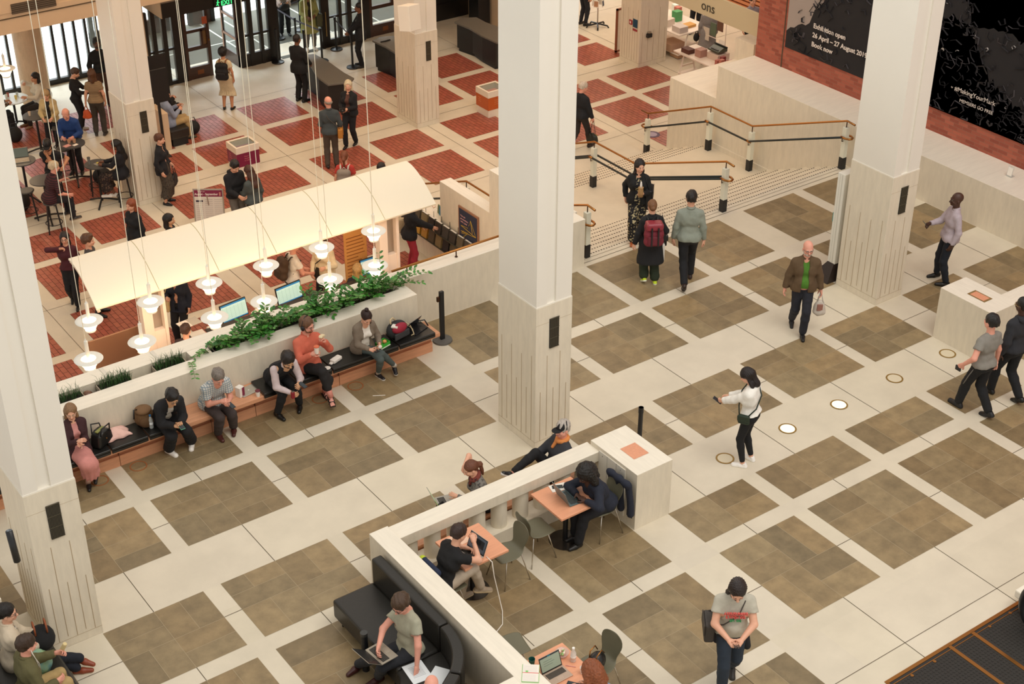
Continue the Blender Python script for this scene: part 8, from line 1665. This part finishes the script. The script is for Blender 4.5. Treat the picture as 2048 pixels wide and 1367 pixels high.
i = hallp('white-haired person in black with a camera at the chest', 703, 291, -.3, .9, 1.70, fem=True, skin='fair', top=('jacket', '#141518'), under='#5a3a30', legs=('trousers', '#16171b'), hair=('bob', '#d8c9a8'), head=(.35, .0), pose='walk', lh=(-.05, .26, 1.06), rh=(.08, .26, 1.04), lhand='hold', rhand='hold', lf=(-.07, -.12, 0), rf=(.07, .16, 0))
t = thing('camera', 'black camera held by the white-haired person', 'camera', i['W']((.02, .36, 1.08)), 0); m = MB(); m.box(-.07, .07, -.04, .04, -.05, .05); m.build('body', [M_BLACK], t, bevel=.01); m = MB(); m.ell((-.04, -.07, 0), (.04, .05, .04), 12, 8); m.build('lens', [M_BLACK], t, smooth=True)
i = hallp('attendant in a suit and white shirt holding the barrier belt', 724, 133, -1, .15, 1.78, skin='brown', top=('blazer', '#15161a'), under='#e4dfd6', legs=('trousers', '#131418'), hair=('crop', '#15100e'), lh=(-.08, .34, 1.0), rh=(.08, .36, .92), lhand='hold', rhand='hold')
i = hallp('person in a pale top and dark trousers at the top edge in the queue', 571, 70, .3, .9, 1.72, fem=True, skin='tan', top=('jacket', '#c7b3aa'), under='#a99a8c', legs=('trousers', '#14161c'), hair=('bob', '#2a1c16'), lh=(-.08, .30, 1.05), rh=(.1, .30, 1.02), lhand='hold', rhand='hold')
soft_bag('handbag', 'dark handbag held by the person in the pale top in the queue', i['W']((.02, .36, .86)), (.16, .08, .1), '#1d1b1c')
i = hallp('person in a light green coat in the entrance queue', 622, 99, .35, .9, 1.74, skin='brown', top=('coat', '#9a9a5c'), under='#2a2320', legs=('jeans', '#5a5650'), shoes=('sneaker', '#cfc8bc', '#d8d2c6'), hair=('short', '#15100e'), lh=(-.10, .30, 1.08), rh=(.10, .28, 1.04))
sidebag(i, 'olive bag at the side of the person in the light green coat', '#4a4a30', -1, (.16, .08, .18), (0, .05, -.05), cross=False)
i = hallp('person in a black hoodie looking down, behind the canopy', 480, 468, .55, .6, 1.78, skin='fair', top=('hoodie', '#15161a'), legs=('trousers', '#6a645c'), hair=('short', '#17110f'), head=(0, .45), lh=(-.08, .30, 1.05), rh=(.1, .30, 1.05))
i = hallp('person in a denim jacket with long brown hair beside the black hoodie', 514, 474, -.5, -.4, 1.68, fem=True, skin='fair', top=('zipjacket', '#49504e'), legs=('trousers', '#1c2026'), hair=('long', '#4a2a1c'), head=(0, .4), lh=(-.08, .30, 1.0))
i = hallp('person in a red T-shirt with a grey backpack, back turned behind the canopy', 697, 446, .05, -1, 1.72, fem=True, skin='fair', top=('tee', '#b8392f'), legs=('trousers', '#3a302a'), hair=('pony', '#7a4022'))
backpack(i, 'grey backpack with pale straps on the red T-shirt', '#8a7d70', '#7a6d62', .13, .2, .07, '#cfc4b4')
i = hallp('person with dark parted hair looking down behind the canopy', 770, 460, -.2, .9, 1.66, fem=True, skin='fair', top=('zipjacket', '#1a1a1e'), legs=('trousers', '#222'), hair=('long', '#1d1310'), head=(0, .55), rh=(.05, .25, 1.25), lh=(-.1, .3, 1.1), rhand='hold')
i = hallp('red-haired person with a fringe in a black jacket, left of the canopy', 282, 545, -.5, .6, 1.68, fem=True, skin='fair', top=('closedcoat', '#141619'), legs=('trousers', '#15161a'), hair=('bob', '#8a4424'), head=(.1, .05))
i = hallp('dark-haired person in black facing right behind the canopy', 356, 574, 1, .05, 1.66, fem=True, skin='olive', top=('jumper', '#15161a'), legs=('trousers', '#15161a'), hair=('longish', '#130f0e'))
i = hallp('person in a maroon jumper and black trousers touching the neck, left of the canopy', 152, 611, .15, 1, 1.66, fem=True, skin='fair', top=('jumper', '#4a1a22'), legs=('trousers', '#121316'), shoes=S_DARK, hair=('longish', '#1d1412'), glasses='#2a211d', rh=(.10, .12, 1.36), rhand='hold', pose='walk', lf=(-.06, .12, 0), rf=(.07, -.15, 0))
i = hallp('person with swept brown hair whose head shows above the canopy', 200, 628, 1, .0, 1.76, skin='fair', top=('tee', '#4a4644'), legs=('trousers', '#26262a'), hair=('quiff', '#5a3a26'))
i = hallp('person in a navy coat with a cream bag standing at the information desk', 368, 688, -.2, 1, 1.72, fem=True, skin='fair', top=('closedsuit', '#1a2030'), legs=('trousers', '#15161b'), hair=('bob', '#2a1c16'), rh=(.10, .26, 1.16), rhand='hold')
sidebag(i, 'cream bag of the person in the navy coat', '#d9bf8c', 1, (.10, .035, .12), (-.05, .10, .0), '#d0b478', cross=False)
i = hallp('person in a white T-shirt with a brown backpack at the desk', 592, 642, .75, -.5, 1.78, skin='pink', top=('tee', '#ece2d6'), legs=('trousers', '#3a342e'), hair=('short', '#8a5634'), lean=.12, head=(-.1, .05), lh=(-.1, .36, 1.02), rh=(.12, .36, 1.02), rhand='hold', lhand='hold')
backpack(i, 'brown backpack on the white T-shirt', '#4a3422', '#3c2a1c', .14, .21, .08, '#3a2a1c')
i = hallp('person in a cream jacket with a dark bag, head behind a lamp', 655, 622, -.3, .9, 1.72, fem=True, skin='fair', top=('zipjacket', '#ead7b4'), legs=('trousers', '#1c1a1c'), hair=('bob', '#3a2418'), lh=(-.14, .28, 1.15), rh=(.12, .30, .98), lhand='hold', rhand='hold')
sidebag(i, 'dark bag across the cream jacket', '#1b1614', 1, (.13, .05, .1), (-.12, .14, .02), '#1b1614', cross=True)
def deskseat(x, y, lab):
    t = thing('desk_chair', lab, 'chair', (x, y, ZB)); m = MB(); m.box(-.22, .22, -.2, .2, .42, .47); m.build('seat', [M_BLACK], t, bevel=.02); m = MB(); m.cyl(0, 0, .05, .42, .03, 10); m.build('column', [M_BLACK], t); m = MB()
    for j in range(5): a = j*2*pi/5; m.tube([(0, 0, .06), (.26*math.cos(a), .26*math.sin(a), .02)], .02, 6)
    m.build('star_foot', [M_BLACK], t)
v = FL(709, 543, ZB+1.15); deskseat(v.x, v.y-.1, 'black swivel chair under the blonde attendant'); i = sitp('blonde attendant seated at the desk, seen from behind', v.x, v.y-.1, hd(.1, -1), 1.66, fem=True, skin='fair', top=('zipjacket', '#1d1b22'), legs=('trousers', '#1a1a1e'), hair=('longish', '#b08a54'), lean=.12, lh=(-.14, .42, .80), rh=(.14, .42, .80), seat=.475)
v = FL(364, 668, ZB+1.15); deskseat(v.x, v.y-.1, 'black swivel chair under the dark-haired attendant'); i = sitp('dark-haired attendant seated behind the planter wall at the desk', v.x, v.y-.1, hd(.2, -1), 1.70, skin='fair', top=('jumper', '#3a2a2a'), legs=('trousers', '#1a1a1e'), hair=('short', '#3a2216'), lean=.15, lh=(-.14, .40, .80), rh=(.14, .40, .80), seat=.475)
v = FL(822, 545, ZB); i = person('person with a blond bob in a black puffer jacket and red trousers choosing a book', tuple(v), hd(.95, -.25), 1.70, True, 'fair', ('puffer', '#151519'), None, ('trousers', '#a02a3a'), S_DARK, ('bob', '#a87546'), 'stand', lean=.12, head=(-.2, .35), rh=(.10, .52, 1.02), lh=(-.12, .30, 1.0), rhand='flat', res=.016)
sidebag(i, 'cream tote bag on the back of the person in the puffer jacket', '#dccba8', -1, (.15, .05, .16), (-.02, -.12, .08), '#dccba8', cross=False, name='tote_bag')
i = hallp('white-haired person in a black jacket walking past the middle column with a bag', 1160, 298, .55, -.6, 1.74, skin='pink', top=('jacket', '#15171c'), legs=('trousers', '#2a2422'), shoes=('shoe', '#2a1d18', '#1c1512'), hair=('short', '#cdbfae'), pose='walk', head=(-.4, .25), rh=(.26, .12, .84))
carrybag(i, 1, 'black and yellow bag hanging from the hand of the white-haired walker', '#1c2018', (.15, .07, .12), '#17181a', handle=.30, extra='#a9b02c', name='sports_bag')
i = person('shopper in a long grey coat, back turned in the shop', (27.55, 29.05, ZB), hd(.1, -1), 1.72, True, 'fair', ('closedcoat', '#8a8684'), None, ('trousers', '#1c1a1c'), S_DARK, ('bob', '#8a6a44'), 'stand', res=.018, scarf='#6f6c6a', head=(.2, .2))
soft_bag('handbag', 'dark handbag hanging beside the shopper in the grey coat', tuple(i['W']((-.30, .05, .62))), (.10, .07, .12), '#1b191b')
person('shopper in a lilac-grey shirt and black trousers under the fascia', (28.75, 28.65, ZB), hd(.2, .6), 1.78, False, 'fair', ('shirt', '#8d8790'), None, ('trousers', '#17161a'), S_DARK, ('short', '#2a1e18'), 'stand', res=.018)
person('person in black at the top edge inside the shop', (28.9, 31.0, ZB), hd(-.3, .8), 1.74, False, 'fair', ('zipjacket', '#17171a'), None, ('trousers', '#17161a'), S_DARK, ('short', '#2a1e18'), 'stand', res=.018)
v = FL(1166, 50, ZB); person('person in dark clothes by the postcard stand, half behind the middle column', tuple(v), hd(.6, -.5), 1.74, False, 'fair', ('zipjacket', '#1f2226'), None, ('jeans', '#1d222a'), S_DARK, ('short', '#3a2a20'), 'stand', res=.018)
